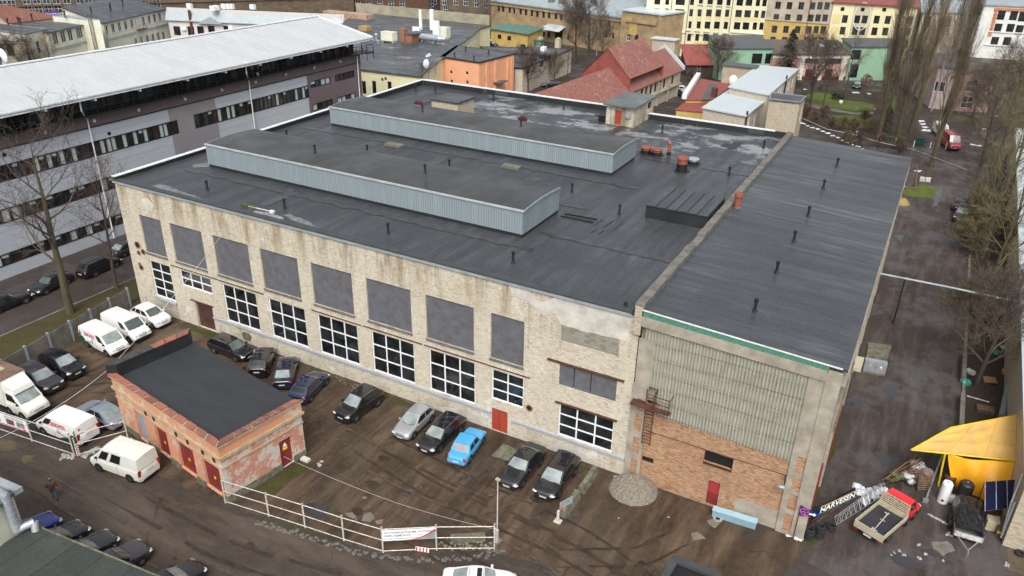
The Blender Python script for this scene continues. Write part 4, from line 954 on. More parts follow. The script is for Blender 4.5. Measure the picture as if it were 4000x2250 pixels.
for q in [(0,0,335,1075),(0,0,830,970),(0,0,1285,877),(0,0,1755,775),(0,0,2135,695),(0,0,2480,622),(1,0,205,555),(1,0,500,493),(1,0,768,438),(1,0,1025,383)]:
 p=G(q,ze-.4);MB().box(xe-.9,xe+.2,p.y-.12,p.y+.12,ze-.62,ze-.33).build('roof_bracket',WHITE_TRIM,of)
for q in [(0,0,610,1010),(0,0,1000,925),(0,0,1085,908),(0,0,1605,800),(0,0,2245,662),(0,0,2320,645),(1,0,355,522),(1,0,540,478),(1,0,800,425)]:
 p=G(q,17.3);MB().box(xe-1.5,xe-.9,p.y-.45,p.y+.45,17.0,17.5).build('air_conditioner',WHITE_TRIM,of)
for q in [(0,0,445,1330),(0,0,937,1215),(0,0,1383,1105),(0,0,1850,995),(0,0,2220,905),(0,0,2558,825),(1,0,5,745),(1,0,287,748),(1,0,576,680),(1,0,836,618)]:
 s_,z_=FO.loc(q);m=MB();m.fbox(FO,s_-.1,s_+.1,z_-.15,z_+.2,.07,.35);m.build('wall_lamp',WHITE_TRIM,of)
def downpipe(u,ztop,zbot,d=.25,par=of,F=FO,r=.09,m_=None):
 m=MB();m.tube([F.P(u,ztop,d),F.P(u,zbot,d)],r);return m.build('downpipe',m_ or WHITE_TRIM,par)
for q,q2 in [((0,0,865,1200),(0,1,1160,970)),((0,0,2490,815),(0,0,2576,1340))]:
 u,z=FO.loc(q);downpipe(u,z+.1,.1);m=MB();m.tube([FO.P(u-.1,z+.1,.3),FO.P(u-1.0,z+1.3,1.1),FO.P(u-1.0,z+2.9,1.1),FO.P(u-.2,ze-.3,1.5)],.09);m.build('downpipe',WHITE_TRIM,of)
downpipe(FO.loc((1,0,1015,600))[0]-.2,14.8,1)
m=MB();c=FO.loc((0,0,1097,1343));m.cyl(FO.P(c[0],c[1],.01),FO.P(c[0],c[1],.05),.22,.22,12);m.build('vent_grille',BLACKM,of);m=MB();c=FO.loc((0,1,40,110));m.cyl(FO.P(c[0],c[1],.01),FO.P(c[0],c[1],.05),.22,.22,12);m.build('vent_grille',BLACKM,of)
# blue corrugated lean-to behind the parapet
m=MB();m.prism([(-14,50),(-3.6,50),(-3.6,66),(-14,62)],0,[8.2,9.2,9.2,8.2]);
lt=empty('lean_to',(-8,56,0),'low lean-to with blue corrugated roof between office block and parapet','lean-to');m.build('wall',PLASTER_Y,lt)
MB().prism([(-14.3,49.7),(-3.3,49.7),(-3.3,66.3),(-14.3,62.3)],[8.25,9.25,9.25,8.25],[8.35,9.35,9.35,8.35]).build('roof',RIB_BLUE,lt)

# ================================================================ little orange brick substation with garage doors
gp=[(30.0,-16.6),(31.05,-9.85),(17.25,-7.7),(16.3,-14.5)]
gz=5.0;gs=empty('substation',(23.5,-12,0),'small orange-pink substation with red garage doors and black felt roof','substation')
GF=[Fac(gp[3],gp[0]),Fac(gp[0],gp[1]),Fac(gp[1],gp[2]),Fac(gp[2],gp[3])]
def gop(F,q1,q2,z1):a=F.loc(q1)[0];b=F.loc(q2)[0];return (a,b,.55,z1)
fr=GF[0];go=[gop(fr,(0,3,1410,120),(0,3,1530,145),3.3),gop(fr,(0,3,1605,200),(0,3,1712,230),3.0),gop(fr,(0,3,1830,335),(0,3,1985,425),3.0),gop(fr,(0,3,2085,520),(0,3,2245,610),3.0)]
L0=fr.L;go=[(2.45,3.8,.15,2.84),(5.22,6.85,.3,2.75),(8.17,10.26,.3,2.78),(11.35,13.4,.3,2.75)]
ro_=GF[1].loc((1,3,230,110)),GF[1].loc((1,3,385,330));ro=[(4.63,5.7,.06,2.45)]
m=MB();wall_grid(m,fr,0,fr.L,.2,4.0,go,.3);
sm=[(o[0]+(o[1]-o[0])*.15+j*0,o[0]+(o[1]-o[0])*.15+.35,3.05,3.6) for o in go for j in (0,)]
m.build('wall',GAR_O,gs)
m=MB();wall_grid(m,GF[1],0,GF[1].L,.05,4.0,ro,.3);wall_grid(m,GF[2],0,GF[2].L,0,4.0,[]);wall_grid(m,GF[3],0,GF[3].L,0,4.0,[]);m.build('side_wall',GAR_P,gs)
def ring(z0,z1,e0,e1,mt,name,cut=None):
 a,b=outset(gp,e0),outset(gp,e1);m=MB()
 for i in range(4):
  if i == 1 and z1 > 4.01:continue
  j=(i+1) % 4;m.add([(b[i][0],b[i][1],z0),(b[j][0],b[j][1],z0),(b[j][0],b[j][1],z1),(b[i][0],b[i][1],z1),(a[i][0],a[i][1],z0),(a[j][0],a[j][1],z0),(a[j][0],a[j][1],z1),(a[i][0],a[i][1],z1)],[(0,1,2,3),(3,2,6,7),(0,4,5,1)])
 return m.build(name,mt,gs)
for k,F in enumerate((fr,GF[1])):
 o_=go if k == 0 else ro;e=[0]+[v for o in o_ for v in (o[0]-.01,o[1]+.01)]+[F.L]
 for i in range(0,len(e),2):MB().fbox(F,e[i]-(.08 if i == 0 else 0),e[i+1],0,.55,-.1,.08).build('plinth',CONC_MOSS,gs)
ring(2.98,3.1,-.02,.07,GAR_C,'string_course');ring(3.78,4.02,-.02,.16,GAR_C,'cornice');ring(4.02,4.85,-.3,.05,GAR_O,'parapet_wall');ring(4.85,5.06,-.3,.18,GAR_C,'cornice')
m=MB();a=outset(gp,-.28);ao=outset(gp,.12);a=[a[0],(ao[1][0]-.35,ao[1][1]),ao[2],a[3]];m.prism(a,4.0,4.75);m.build('roof',FELT_NEW,gs)
# stepped parapet coping: front and right edges low, back-left edge raised with flap of felt
def coping(i0,i1,z,e0,e1,mts,seg=1.0,t_=.05,name='tin_coping'):
 a,b,c,d=Vector(outset(gp,e1)[i0]),Vector(outset(gp,e1)[i1]),Vector(outset(gp,e0)[i1]),Vector(outset(gp,e0)[i0]);n=max(1,int((b-a).length/seg));m=MB();rr=random.Random(i0)
 for k in range(n):
  t0,t1=k/n,(k+1)/n-.012;p=[a.lerp(b,t0),a.lerp(b,t1),d.lerp(c,t1),d.lerp(c,t0)];m.prism([tuple(x) for x in p],z,z+t_+rr.uniform(0,.015),rr.randrange(len(mts)))
 return m.build(name,mts,gs)
coping(3,0,5.06,-.33,.22,[CAPRED,ROOF_RUST,CAPRED],1.25);coping(0,1,5.06,-.33,.22,[CAPRED,ROOF_RUST],1.4)
m=MB();p=[outset(gp,.2)[2],outset(gp,.2)[3],outset(gp,-.35)[3],outset(gp,-.35)[2]];m.prism(p,4.6,5.85);m.build('parapet_wall',PARAPET,gs)
mt=[CAPRED,PARAPET_L];a,b=Vector(outset(gp,.25)[2]),Vector(outset(gp,.25)[3]);c,d=Vector(outset(gp,-.42)[3]),Vector(outset(gp,-.42)[2]);m=MB()
for k in range(6):
 t0,t1=k/6,(k+1)/6-.01;m.prism([tuple(x) for x in (a.lerp(b,t0),a.lerp(b,t1),d.lerp(c,t1),d.lerp(c,t0))],5.85,5.92,0 if k < 3 else 1)
m.build('tin_coping',mt,gs)
for i,o in enumerate(go):
 mt=plain('blue_grey_door',(.30,.36,.42),.5,var=.3,scale=2) if i == 0 else REDDOOR_D
 m=MB();mid=(o[0]+o[1])/2;m.fbox(fr,o[0]+.02,mid-.01,o[2],o[3]-.02,-.24,-.18);m.fbox(fr,mid+.01,o[1]-.02,o[2],o[3]-.02,-.24,-.18);k=m.build('garage_door',mt,gs)
 if i:m=MB();m.fbox(fr,mid-.12,mid+.1,1.25,1.45,-.18,-.16);m.build('door_mark',YELS,k)
for u in (4.3,5.4,8.35,9.8,11.65,13.0):
 m=MB();m.fbox(fr,u-.16,u+.16,3.15,3.7,.0,.02);m.build('wall_vent',BLACKP,gs)
o=ro[0];m=MB();m.fbox(GF[1],o[0]+.02,o[1]-.02,o[2],o[3]-.02,-.2,-.14);k=m.build('steel_door',REDDOOR_D,gs)
cx_=(o[0]+o[1])/2;m=MB();m.quad(GF[1].P(cx_-.2,1.75,-.13),GF[1].P(cx_+.2,1.75,-.13),GF[1].P(cx_,2.12,-.13));m.build('warning_triangle',WHITES,k);m=MB();m.fquad(GF[1],cx_-.2,cx_+.2,1.45,1.72,-.13);m.build('warning_plate',YELS,k)
# ================================================================ the town behind
def poly(qs,z):return [XY(q,z) for q in qs]
# -- low yellow works with big felt roof
z=9.0
P=poly([(1,0,1040,700),(1,0,1640,775),(1,0,2255,290),(1,0,2240,255),(1,0,1010,240),(1,0,900,420)],z)
P[3]=(P[2][0]-.6,P[2][1]+6);P[4]=(-82,138);P[5]=(-46,74.2)
def o1(F):return [pick(F,(1,0,1088,880),.9,2.4)+(1,2),pick(F,(1,0,1190,880),.9,2.4)+(1,2),pick(F,(1,0,1345,885),.9,2.4)+(1,2)]
def o2(F):
 a=[pick(F,q,1.7,2.2)+(3,3,WHITEF) for q in ((1,0,1672,810),(1,0,1742,775),(1,0,1812,735))]
 return a+[pick(F,q,1.3,1.8)+(2,3,WHITEF) for q in ((1,0,2103,450),(1,0,2140,425),(1,0,2175,405),(1,0,2205,380))]
yw,FF=block('yellow_workshop','wide low yellow workshop whose dark felt roof carries ducts and fan units','workshop',P,z,PLASTER_Y,FELT_FAR,{0:o1,1:o2},.3,.2,gm=GLASS)
FY=FF[0]
for q in ((1,0,1272,797),(1,0,1305,788)):
 s,zz=FY.loc(q);m=MB();m.cyl(FY.P(s,zz,0),FY.P(s,zz,.06),.28,.28,12);m.build('wall_vent',GREYS,yw)
m=MB();a,b=Vector(P[3]),Vector(P[4]);d=(b-a).normalized();nn=Vector((-d.y,d.x))
m.obox((a.x,a.y,9),((b-a).x,(b-a).y,0),(nn.x*.5,nn.y*.5,0),(0,0,2.6));m.build('back_parapet',CREAM_D,yw)
m=MB();m.obox((a.x-nn.x*.1,a.y-nn.y*.1,9),((b-a).x,(b-a).y,0),(nn.x*.12,nn.y*.12,0),(0,0,1.5));m.build('parapet_upstand',plain('green_black_felt',(.035,.05,.045),.6),yw)
def rt_(q):return G(q,9.2)
# duct and units
a,b=rt_((1,0,1640,410)),rt_((1,0,1840,435));m=MB();m.cyl((a.x,a.y,10.2),(b.x,b.y,10.2),.75,.75,14);m.cyl((b.x,b.y,10.2),(b.x+1.6,b.y+.3,10.2),.75,.3,14);m.ball((a.x,a.y,10.2),.8,.8,.8,12,8)
for t in (.2,.8):c=a.lerp(b,t);m.box(c.x-.15,c.x+.15,c.y-.5,c.y+.5,9.2,9.6)
m.build('duct',ZINC,yw)
a=rt_((1,0,1450,420));b=rt_((1,0,1640,395));m=MB();m.box(a.x,a.x+1.2,a.y,a.y+1.4,9.2,12.0);m.build('brick_chimney',BR_DARKRED,yw)
m=MB();m.box(a.x+1.2,b.x+1.5,a.y+.4,a.y+4.5,9.2,10.9);m.build('brick_lantern',BR_DARKRED,yw);m=MB();m.box(a.x+1.0,b.x+2,a.y+.2,a.y+4.8,10.9,11.1);m.build('lantern_roof',FELT_FAR,yw)
for q,w_,h_ in (((1,0,1342,425),3.2,1.9),((1,0,1878,395),3.2,2.3)):p=rt_(q);m=MB();m.box(p.x-w_/2,p.x+w_/2,p.y-.9,p.y+.9,9.6,9.6+h_);m.box(p.x-w_/2+.2,p.x-w_/2+.4,p.y-.7,p.y+.7,9.2,9.6);m.box(p.x+w_/2-.4,p.x+w_/2-.2,p.y-.7,p.y+.7,9.2,9.6);m.build('air_unit',CREAM,yw)
for q,w_,h_ in (((1,0,1660,315),.7,4.6),((1,0,1772,320),1.0,4.8),((1,0,1815,400),1.7,3.8)):p=rt_(q);m=MB();m.box(p.x-w_/2,p.x+w_/2,p.y-.2,p.y+.2,9.6,9.6+h_);m.build('aerial_panel',WHITEF,yw)
p=rt_((1,0,1100,305));m=MB();m.box(p.x-1.3,p.x+1.3,p.y-1,p.y+1,9.2,10.2);m.build('air_unit',WOODY,yw);p=rt_((1,0,1615,318));MB().box(p.x-1,p.x+1,p.y-.3,p.y+.3,9.2,10.3).build('air_unit',WHITEF,yw);p=rt_((1,0,1820,300));MB().box(p.x-1.3,p.x+1.3,p.y-1,p.y+1,9.2,9.9).build('air_unit',ZINC,yw)
for q,h_ in (((1,0,1212,405),1.6),((1,0,1230,438),.8),((1,0,1728,650),2.0),((1,0,1746,640),2.0)):p=rt_(q);m=MB();m.cyl((p.x,p.y,9.2),(p.x,p.y,9.2+h_*.7),.25,.25,8);m.cyl((p.x,p.y,9.2+h_*.75),(p.x,p.y,9.2+h_),.5,.1,8);m.build('roof_vent',ZINC,yw)
p=rt_((1,0,1662,695));m=MB();m.box(p.x-.15,p.x+.15,p.y-.6,p.y+.6,9.2,10.5);m.build('flue_box',CONC_D,yw)
m=MB();m.ball((p.x+1.1,p.y+.1,10.2),.7,.5,.9,10,7,jit=.1);tag(m.build('steam_puff',plain('steam',(.7,.72,.74),.9),smooth=True),kind='stuff')
p=G((1,0,1140,525),9.2);sheet('roof_spot',[(p.x-1.2,p.y-.5),(p.x+1.2,p.y-.4),(p.x+1,p.y+.5),(p.x-1,p.y+.5)],9.23,BLACKM,.1)
# -- orange block
P=poly([(1,0,1862,578),(1,0,2245,635),(2,0,22,545),(1,0,2020,468)],z)
def o1(F):return [pick(F,q,.72,.75) for q in ((1,0,1962,725),(1,0,2122,735),(1,0,1967,820),(1,0,2124,828))]
def o2(F):return [pick(F,q,.75,.75) for q in ((1,0,2318,805),(1,0,2407,778),(1,0,2420,880))]
ob_,FF=block('orange_workshop','apricot orange rendered block with small square windows and dark flat roof','workshop',P,z,ORANGE,FELT_FAR,{0:o1,1:o2},.2,.2,fm=WHITEF,gm=GLASS,rim=PARAPET_L)
for x in (.18,.42,.78,.9):FF[1] and MB().fbox(FF[1],FF[1].L*x,FF[1].L*x+.9,0,8.6,0,.25).build('pilaster',ORANGE,ob_)
s,zz=FF[1].loc((1,0,2430,825));m=MB();m.fbox(FF[1],s-1.6,s+1.8,zz,zz+.2,0,1.5);m.build('door_canopy',ROOF_SLATE,ob_)
for q in ((1,0,2110,520),(1,0,2341,555),(1,0,1998,578),(1,0,2193,610)):vent(q,9.2,.12,1.0,ob_)
# street lamp in front of it
p=G((1,0,1980,840),0);lp=XY((1,0,1980,830),2.5)
m=MB();m.cyl((lp[0],lp[1],0),(lp[0],lp[1],7.0),.09,.06,8);m.cyl((lp[0],lp[1],7),(lp[0]+1.5,lp[1],7.5),.05,.04,6);m.box(lp[0]+1.3,lp[0]+2.6,lp[1]-.12,lp[1]+.12,7.45,7.6)
tag(m.build('street_lamp',ZINC),'slim street lamp standing before the orange workshop wall','street lamp')
# -- long low dark roof behind orange block
P=poly([(2,0,30,690),(2,0,110,695),(2,0,560,500),(1,0,2255,475),(1,0,2060,520)],5.5)
q=poly([(1,0,2010,475),(1,0,2576,500),(2,0,590,495),(2,0,110,690),(2,0,28,685),(2,0,20,560)],5.5)
q2=[XY((2,0,30,690),5.5),XY((2,0,108,692),5.5),XY((2,0,600,500),5.5),XY((1,0,2260,478),5.5)]
lo_,FF=block('storage_shed','long low whitewashed storage shed with several dark strip roofs behind the orange block','shed',q2,5.5,BRWHITE,FELT_FAR,{1:lambda F:[pick(F,(2,0,160,700),2.0,1.8),pick(F,(2,0,300,640),2,1.6)]},.2,.2,rim=PARAPET)
for qv in ((2,0,310,510),(2,0,325,505),(2,0,110,485)):
 p=G(qv,5.8);m=MB();m.box(p.x-.5,p.x+.5,p.y-.3,p.y+.3,5.7,6.7);m.build('air_unit',WHITEF if qv[2] > 200 else BLACKM,lo_)
for qv in ((2,0,310,580),(2,0,352,583),(2,0,205,612)):
 p=G(qv,5.8);MB().box(p.x-.7,p.x+.7,p.y-.7,p.y+.7,5.7,6.5).build('roof_box',BLACKM,lo_)
m=MB();a,b=G((2,0,0,548),5.9),G((2,0,440,556),5.9);m.obox((a.x,a.y,5.7),b-a,(0,.3,0),(0,0,.5));m.build('roof_strip_kerb',PARAPET,lo_)
# -- green-roofed ochre outbuilding and bins
P=poly([(1,0,2360,290),(2,0,160,345),(2,0,312,290),(2,0,0,235),(1,0,2400,210)],5)
P=[XY((1,0,2365,292),4.4),XY((2,0,160,345),4.4),XY((2,0,312,290),4.6),XY((2,0,-80,200),6.5)]
gb,FF=block('garage_row','ochre outbuilding under a faded green roof with a red corner','outbuilding',P,[4.4,4.4,4.8,5.5],YELLOWP,ROOF_GREEN,{0:lambda F:[pick(F,(1,0,2450,370),1.4,1.2),pick(F,(1,0,2548,385),1.4,1.2)]},.5,.15)
for i,qv in enumerate([(1,0,2505,440),(1,0,2565,440),(2,0,20,460)]):
 p=G(qv);m=MB();m.prism([(p.x-.65,p.y-.5),(p.x+.65,p.y-.5),(p.x+.65,p.y+.5),(p.x-.65,p.y+.5)],.1,1.2);m.box(p.x-.7,p.x+.7,p.y-.55,p.y+.55,1.2,1.35)
 e_=m.build('waste_bin',[HEDGE,plain('bin_green',(.02,.10,.04),.5),plain('bin_green',(.02,.10,.04),.5)][i])
 tag(e_,['dark green waste bin nearest the white parked suv','green waste bin between two others by the ochre outbuilding','green waste bin beside the no-entry board'][i],'waste bin','waste bins by the ochre outbuilding')
p=G((2,0,20,462));m=MB();m.box(p.x+.8,p.x+.9,p.y,p.y+.1,0,3.0);m.box(p.x,p.x+2.1,p.y-.05,p.y,1.6,3.6);k=tag(m.build('sign_board',WHITES),'white board with a round red no-parking symbol by the outbuilding','sign')
m=MB();m.cyl((p.x+1.05,p.y-.06,2.9),(p.x+1.05,p.y-.09,2.9),.5,.5,14);j=m.build('round_symbol',REDS,k);m=MB();m.cyl((p.x+1.05,p.y-.095,2.9),(p.x+1.05,p.y-.11,2.9),.36,.36,14);m.build('symbol_centre',BLUESIGN,k)
p=G((2,0,150,470));m=MB();m.box(p.x-5,p.x+5,p.y-1.2,p.y+1.2,0,2.2);k=empty('container_row',(p.x,p.y,0),'dark green graffiti-covered container under a low green lid','container');m.build('body',plain('container_green',(.02,.07,.045),.6,col2=(.25,.32,.28),scale=.7),k);m=MB();m.box(p.x-5.2,p.x+5.2,p.y-1.4,p.y+1.4,2.2,2.35);m.build('lid',ROOF_GREEN,k)
for qv,l in (((2,0,280,478),'squat rendered gate pillar nearer the green container'),((2,0,462,485),'squat rendered gate pillar beside the bare birches')):
 p=G(qv);m=MB();m.box(p.x-.7,p.x+.7,p.y-.7,p.y+.7,0,2.6);k=empty('gate_pillar',(p.x,p.y,0),l,'pillar','rendered gate pillars');m.build('shaft',APT_B,k);m=MB();m.cyl((p.x,p.y,2.6),(p.x,p.y,3.1),1.1,.1,4);m.build('cap',CONC,k)
# -- long tan warehouse with arched windows
a,b=Vector(XY((2,0,0,40),9.5)),Vector(XY((2,0,1118,187),9.5))
d=(b-a).normalized();a=a-d*9;nv=Vector((-d.y,d.x));hh=11.0
FT=Fac(a,b);hh=9.3
up_t=[(1,0,2443,90),(1,0,2487,95),(1,0,2552,105),(2,0,25,112),(2,0,87,120),(2,0,140,128),(2,0,200,136),(2,0,255,144),(2,0,318,153),(2,0,373,160),(2,0,441,168),(2,0,496,180),(2,0,568,188),(2,0,625,194),(2,0,695,205),(2,0,760,212),(2,0,825,220),(2,0,890,230),(2,0,975,243)]
lw_t=[(2,0,320,343),(2,0,370,350),(2,0,560,372),(2,0,945,348),(2,0,1013,358)]
P=[tuple(a),tuple(b),tuple(b+nv*30),tuple(a+nv*30)]
tw,FF=block('tan_warehouse','long weathered tan warehouse with rows of small arched windows and pale metal roof','warehouse',P,hh,TAN,ROOF_PALE,{0:lambda F:[pick(F,q,.95,1.5)+(2,2,DARKM,GLASS) for q in up_t]+[pick(F,q,1.0,1.5) for q in lw_t]+[pick(F,(2,0,468,385),2.8,4.5)+(3,2,DARKM,BLACKP)]},.4,.3)
m=MB();m.obox((a.x-nv.x*.6,a.y-nv.y*.6,hh+.3),((b-a).x,(b-a).y,0),(nv.x*40,nv.y*40,9),(0,0,.25));m.build('roof_slope',ROOF_PALE,tw)
for q in up_t:
 s,zz=FT.loc(q);m=MB();n=6
 for i in range(n):t0,t1=math.pi*i/n,math.pi*(i+1)/n;m.quad(FT.P(s+.48*math.cos(t0),zz+.75+.3*math.sin(t0),.02),FT.P(s+.48*math.cos(t1),zz+.75+.3*math.sin(t1),.02),FT.P(s,zz+.74,.02))
 m.build('arch_head',GREYS,tw)
for q in [(2,0,45,150),(2,0,175,150),(2,0,297,150),(2,0,660,200),(2,0,1010,250)]:s=FT.loc(q)[0];MB().fbox(FT,s-.3,s+.3,0,hh,0,.3).build('pilaster',TAN,tw)
MB().fbox(FT,0,FT.L,hh-.7,hh-.2,0,.4).build('cornice',TAN,tw)
s,zz=FT.loc((2,0,450,285));m=MB();p=FT.P(s-3.6,zz-.4,3.2);m.obox(p,FT.P(s+3.6,zz-.4,3.2)-p,FT.P(s-3.6,zz+.8,0)-p,(0,0,.15));m.build('door_canopy',ROOF_LIGHT,tw)
for q in ((2,0,412,50),(2,0,308,62)):
 s,_=FT.loc(q);c=FT.P(s,hh,-4);MB().box(c.x-.8,c.x+.8,c.y-.6,c.y+.6,hh+.8,hh+3.6).build('chimney',CONC_D,tw)
c=Vector(b)+d*.2;e=c+d*12.8;zt3=FT.loc((2,0,1230,105))[1]
P=[tuple(c-nv*.8),tuple(e-nv*.8),tuple(e+nv*20),tuple(c+nv*20)]
tt,FF=block('stair_tower','square tan brick tower with blind arch at the end of the warehouse','tower',P,zt3-.3,TAN,ROOF_LIGHT,{0:lambda F:[pick(F,q,1.3,1.7)+(2,2,WHITEF if k == 0 else DARKM,GLASS_M) for k,q in enumerate(((2,0,1173,375),(2,0,1252,378)))]},.35,.35)
F=FF[0];MB().fbox(F,1.5,F.L-1.5,zt3-3,zt3-2.4,0,.4).build('cornice',TAN,tt);s,zz=F.loc((2,0,1220,275));MB().fbox(F,s-1.2,s+1.2,zz-2,zz+1.6,.0,.08).build('blind_arch',YELLOWP,tt);MB().fbox(F,0,.9,0,zt3-.5,0,.35).build('pilaster',TAN,tt);MB().fbox(F,F.L-.9,F.L,0,zt3-.5,0,.35).build('pilaster',TAN,tt)
P=poly([(2,0,905,395),(2,0,1080,400),(2,0,1085,385),(2,0,950,380)],4.5);a=Vector(XY((2,0,930,505)));b=Vector(XY((2,0,1085,512)));P=[tuple(a),tuple(b),tuple(b+nv*4),tuple(a+nv*4)]
block('yellow_gatehouse','small bright ochre gatehouse below the tan warehouse','gatehouse',P,5.2,YELLOWP,ROOF_SLATE,{0:lambda F:[pick(F,(2,0,1027,480),1.8,3)]},.3,.2)
# -- pale yellow apartment block
a,b=Vector(XY((2,0,1322,535))),Vector(XY((2,0,2545,640)));b=Vector((26.5,177.2));a=Vector((-9.4,174.0))
e=Fac(a,b)
rows_=[[(1463,10,2),(1563,12,1),(1693,15,3),(1812,15,1),(1900,15,1),(1990,16,2),(2088,18,2),(2180,20,1),(2293,20,2),(2385,22,2),(2475,24,1),(2542,26,1)],
 [(1455,120,2),(1556,121,1),(1685,127,3),(1805,128,1),(1887,130,1),(1978,131,2),(2072,132,2),(2165,133,1),(2280,138,2),(2370,140,2),(2460,143,1),(2527,145,1)],
 [(1445,240,2),(1547,244,1),(1677,248,3),(1795,250,1),(1878,251,1),(1967,253,2),(2062,254,2),(2151,256,1),(2265,260,2),(2353,262,2),(2443,263,1),(2510,264,1)],
 [(1435,368,2),(1537,370,1),(1664,377,3),(1782,377,1),(1863,377,1),(1953,378,2),(2047,380,2),(2138,382,1),(2250,390,2),(2340,390,2),(2428,386,1),(2494,388,1)],
 [(1527,505,1),(1648,500,2),(1770,498,1),(1852,498,1),(1940,500,2),(2033,503,2),(2120,515,1),(2232,535,1),(2300,520,1)]]
aL=e.loc((2,0,1340,200))[0];bR=e.loc((2,0,2548,200))[0]
P=[tuple(e.a+e.t*aL),tuple(e.a+e.t*bR),tuple(e.a+e.t*bR-e.n*16),tuple(e.a+e.t*aL-e.n*16)]
wd={1:1.05,2:1.65,3:2.5}
def ow(F):
 o=[]
 for r_i,r in enumerate(rows_):
  for i,(x,y,k) in enumerate(r):
   sp=1.85 if r_i < 4 else 2.0;c=pick(F,(2,0,x,y),wd[k],sp);o.append(c+((k if k > 1 else 1),1,DARKM,[GLASS,GLASS_M,GLASS][(i*3+r_i) % 3]))
 return o
ap,FF=block('yellow_apartments','tall pale yellow apartment block with deep yellow window bays','apartment building',P,25,APT_Y,ROOF_SLATE,{0:ow},.4,.4)
F=FF[0]
def strip(par,F,x,y0,y1,w_,m,name,d=.12,d0=.0,tile=2):
 s,zt_=F.loc((tile,0,x,y0));s2,zb_=F.loc((tile,0,x,y1));return MB().fbox(F,s-w_/2,s+w_/2,zb_,zt_,d0,d).build(name,m,par)
for x,y,k in rows_[0][:0]:pass
for x,y in ((1455,180),(1978,190),(2072,192),(1887,192),(2165,195),(2280,198),(2370,200),(2460,202)):
 strip(ap,F,x,y-25,y+10,2.2,APT_YD,'window_apron',.03)
for x,y in ((1863,440),(1953,443),(2047,445),(2138,447),(1850,315),(1945,318),(2040,320)):strip(ap,F,x,y-22,y+10,2.0,APT_YD,'window_apron',.03)
for x in (1598,1770,2205):s=F.loc((2,0,x-12,250))[0];MB().fbox(F,s-.08,s+.08,0,25,0,.15).build('downpipe',GREYS,ap)
for x,x2,y in ((1330,1590,290),(1590,1745,315),(1750,2190,300),(2200,2545,320),(1590,1745,450),(1850,2210,40)):
 s,zz=F.loc((2,0,x,y));s2,_=F.loc((2,0,x2,y));MB().fbox(F,s,s2,zz-.15,zz+.15,0,.3).build('string_course',CREAM,ap)
for q,mm in (((2,0,1648,512),YELS),((2,0,1850,515),YELS),((2,0,1940,512),WHITES)):s,zz=F.loc(q);MB().fbox(F,s-.4,s+.4,zz-.5,zz+.3,-.1,.04).build('window_notice',mm,ap)
for i in range(4):s=F.loc((2,0,1835+i*95,180))[0];MB().fbox(F,s-.5,s+.5,6.2,22,0,.35).build('pilaster',APT_Y,ap)
# -- stucco house, ochre ground part
def front(ax,bx,yb,tile=3):
 pass
a=e.a+e.t*(bR+.05);FS=Fac(a,a+e.t*40);sR=FS.loc((3,0,395,200))[0];sR2=FS.loc((3,0,625,200))[0]
P=[tuple(a),tuple(a+e.t*sR2),tuple(a+e.t*sR2-e.n*14),tuple(a-e.n*14)]
def ow(F):
 o=[]
 for y,h_ in ((55,1.8),(177,1.75),(295,1.8),(405,1.8)):
  for x in (100,216,334):o.append(pick(F,(3,0,x-(y-55)*.15,y+(x-100)*.02),1.35,h_)+(2,1,GREYS,GLASS if y == 55 else GLASS_M))
  for x in (450,522,593):o.append(pick(F,(3,0,x-(y-55)*.16,y+5),1.25,h_)+(2,1,GREYS,GLASS_M))
 return o
sh_,FF=block('stucco_house','stained grey stucco house with ochre lower floors beside the yellow apartments','apartment building',P,23.5,TANG,ROOF_SLATE,{0:ow},.4,.3)
F=FF[0];s0,z0_=F.loc((3,0,395,215));s1,_=F.loc((3,0,625,215));zlo=F.loc((3,0,200,215))[1]
def ochre(a_,b_,c_,d_,mt,par,F,ow_):
 q=MB();o_=[o for o in ow_ if o[0] < b_ and o[1] > a_ and o[2] < d_ and o[3] > c_]
 S_=sorted({a_,b_}|{x for o in o_ for x in o[:2] if a_ < x < b_});Z_=sorted({c_,d_}|{x for o in o_ for x in o[2:4] if c_ < x < d_})
 for i in range(len(S_)-1):
  for j in range(len(Z_)-1):
   cs,cz=(S_[i]+S_[i+1])/2,(Z_[j]+Z_[j+1])/2
   if not any(o[0] < cs < o[1] and o[2] < cz < o[3] for o in o_):q.fquad(F,S_[i],S_[i+1],Z_[j],Z_[j+1],.03)
 q.build('painted_lower_floor',mt,par)
W_=ow(F);ochre(0.05,F.L-.05,.1,zlo,YELLOWP,sh_,F,W_)
MB().fbox(F,0,F.L,zlo,zlo+.3,0,.25).build('string_course',TANG,sh_);s=F.loc((3,0,400,200))[0];MB().fbox(F,s-.1,s+.1,0,23,0,.2).build('downpipe',RUST,sh_)
# -- light yellow house with red eaves
a=FS.a+FS.t*(sR2+.1);F1=Fac(a,a+e.t*60);sE=F1.loc((3,0,1480,200))[0];P=[tuple(a),tuple(a+e.t*sE),tuple(a+e.t*sE-e.n*15),tuple(a-e.n*15)]
zt=F1.loc((3,0,1000,48))[1]
def ow(F):
 o=[pick(F,(3,0,x,y),.9,.9) for x,y in ((750,92),(953,96),(1170,98))]
 o += [pick(F,(3,0,x,y),1.3,1.9)+(2,1,DARKM,GLASS if i % 2 else GLASS_M) for i,(x,y) in enumerate(((773,192),(897,194),(972,196),(1093,198),(1205,201),(1425,205),(750,310),(875,313),(950,315),(1070,316),(1180,318),(1400,320),(1375,440),(1290,435)))]
 return o
ly,FF=block('light_yellow_house','light yellow house with red eaves and a beige bay with oval white moulding','apartment building',P,zt,APT_L,ROOF_RED2,{0:ow},.5,.35)
F=FF[0];s0,_=F.loc((3,0,845,200));s1,_=F.loc((3,0,1035,200));W_=ow(F);ochre(s0,s1,.1,zt-.1,APT_B,ly,F,W_)
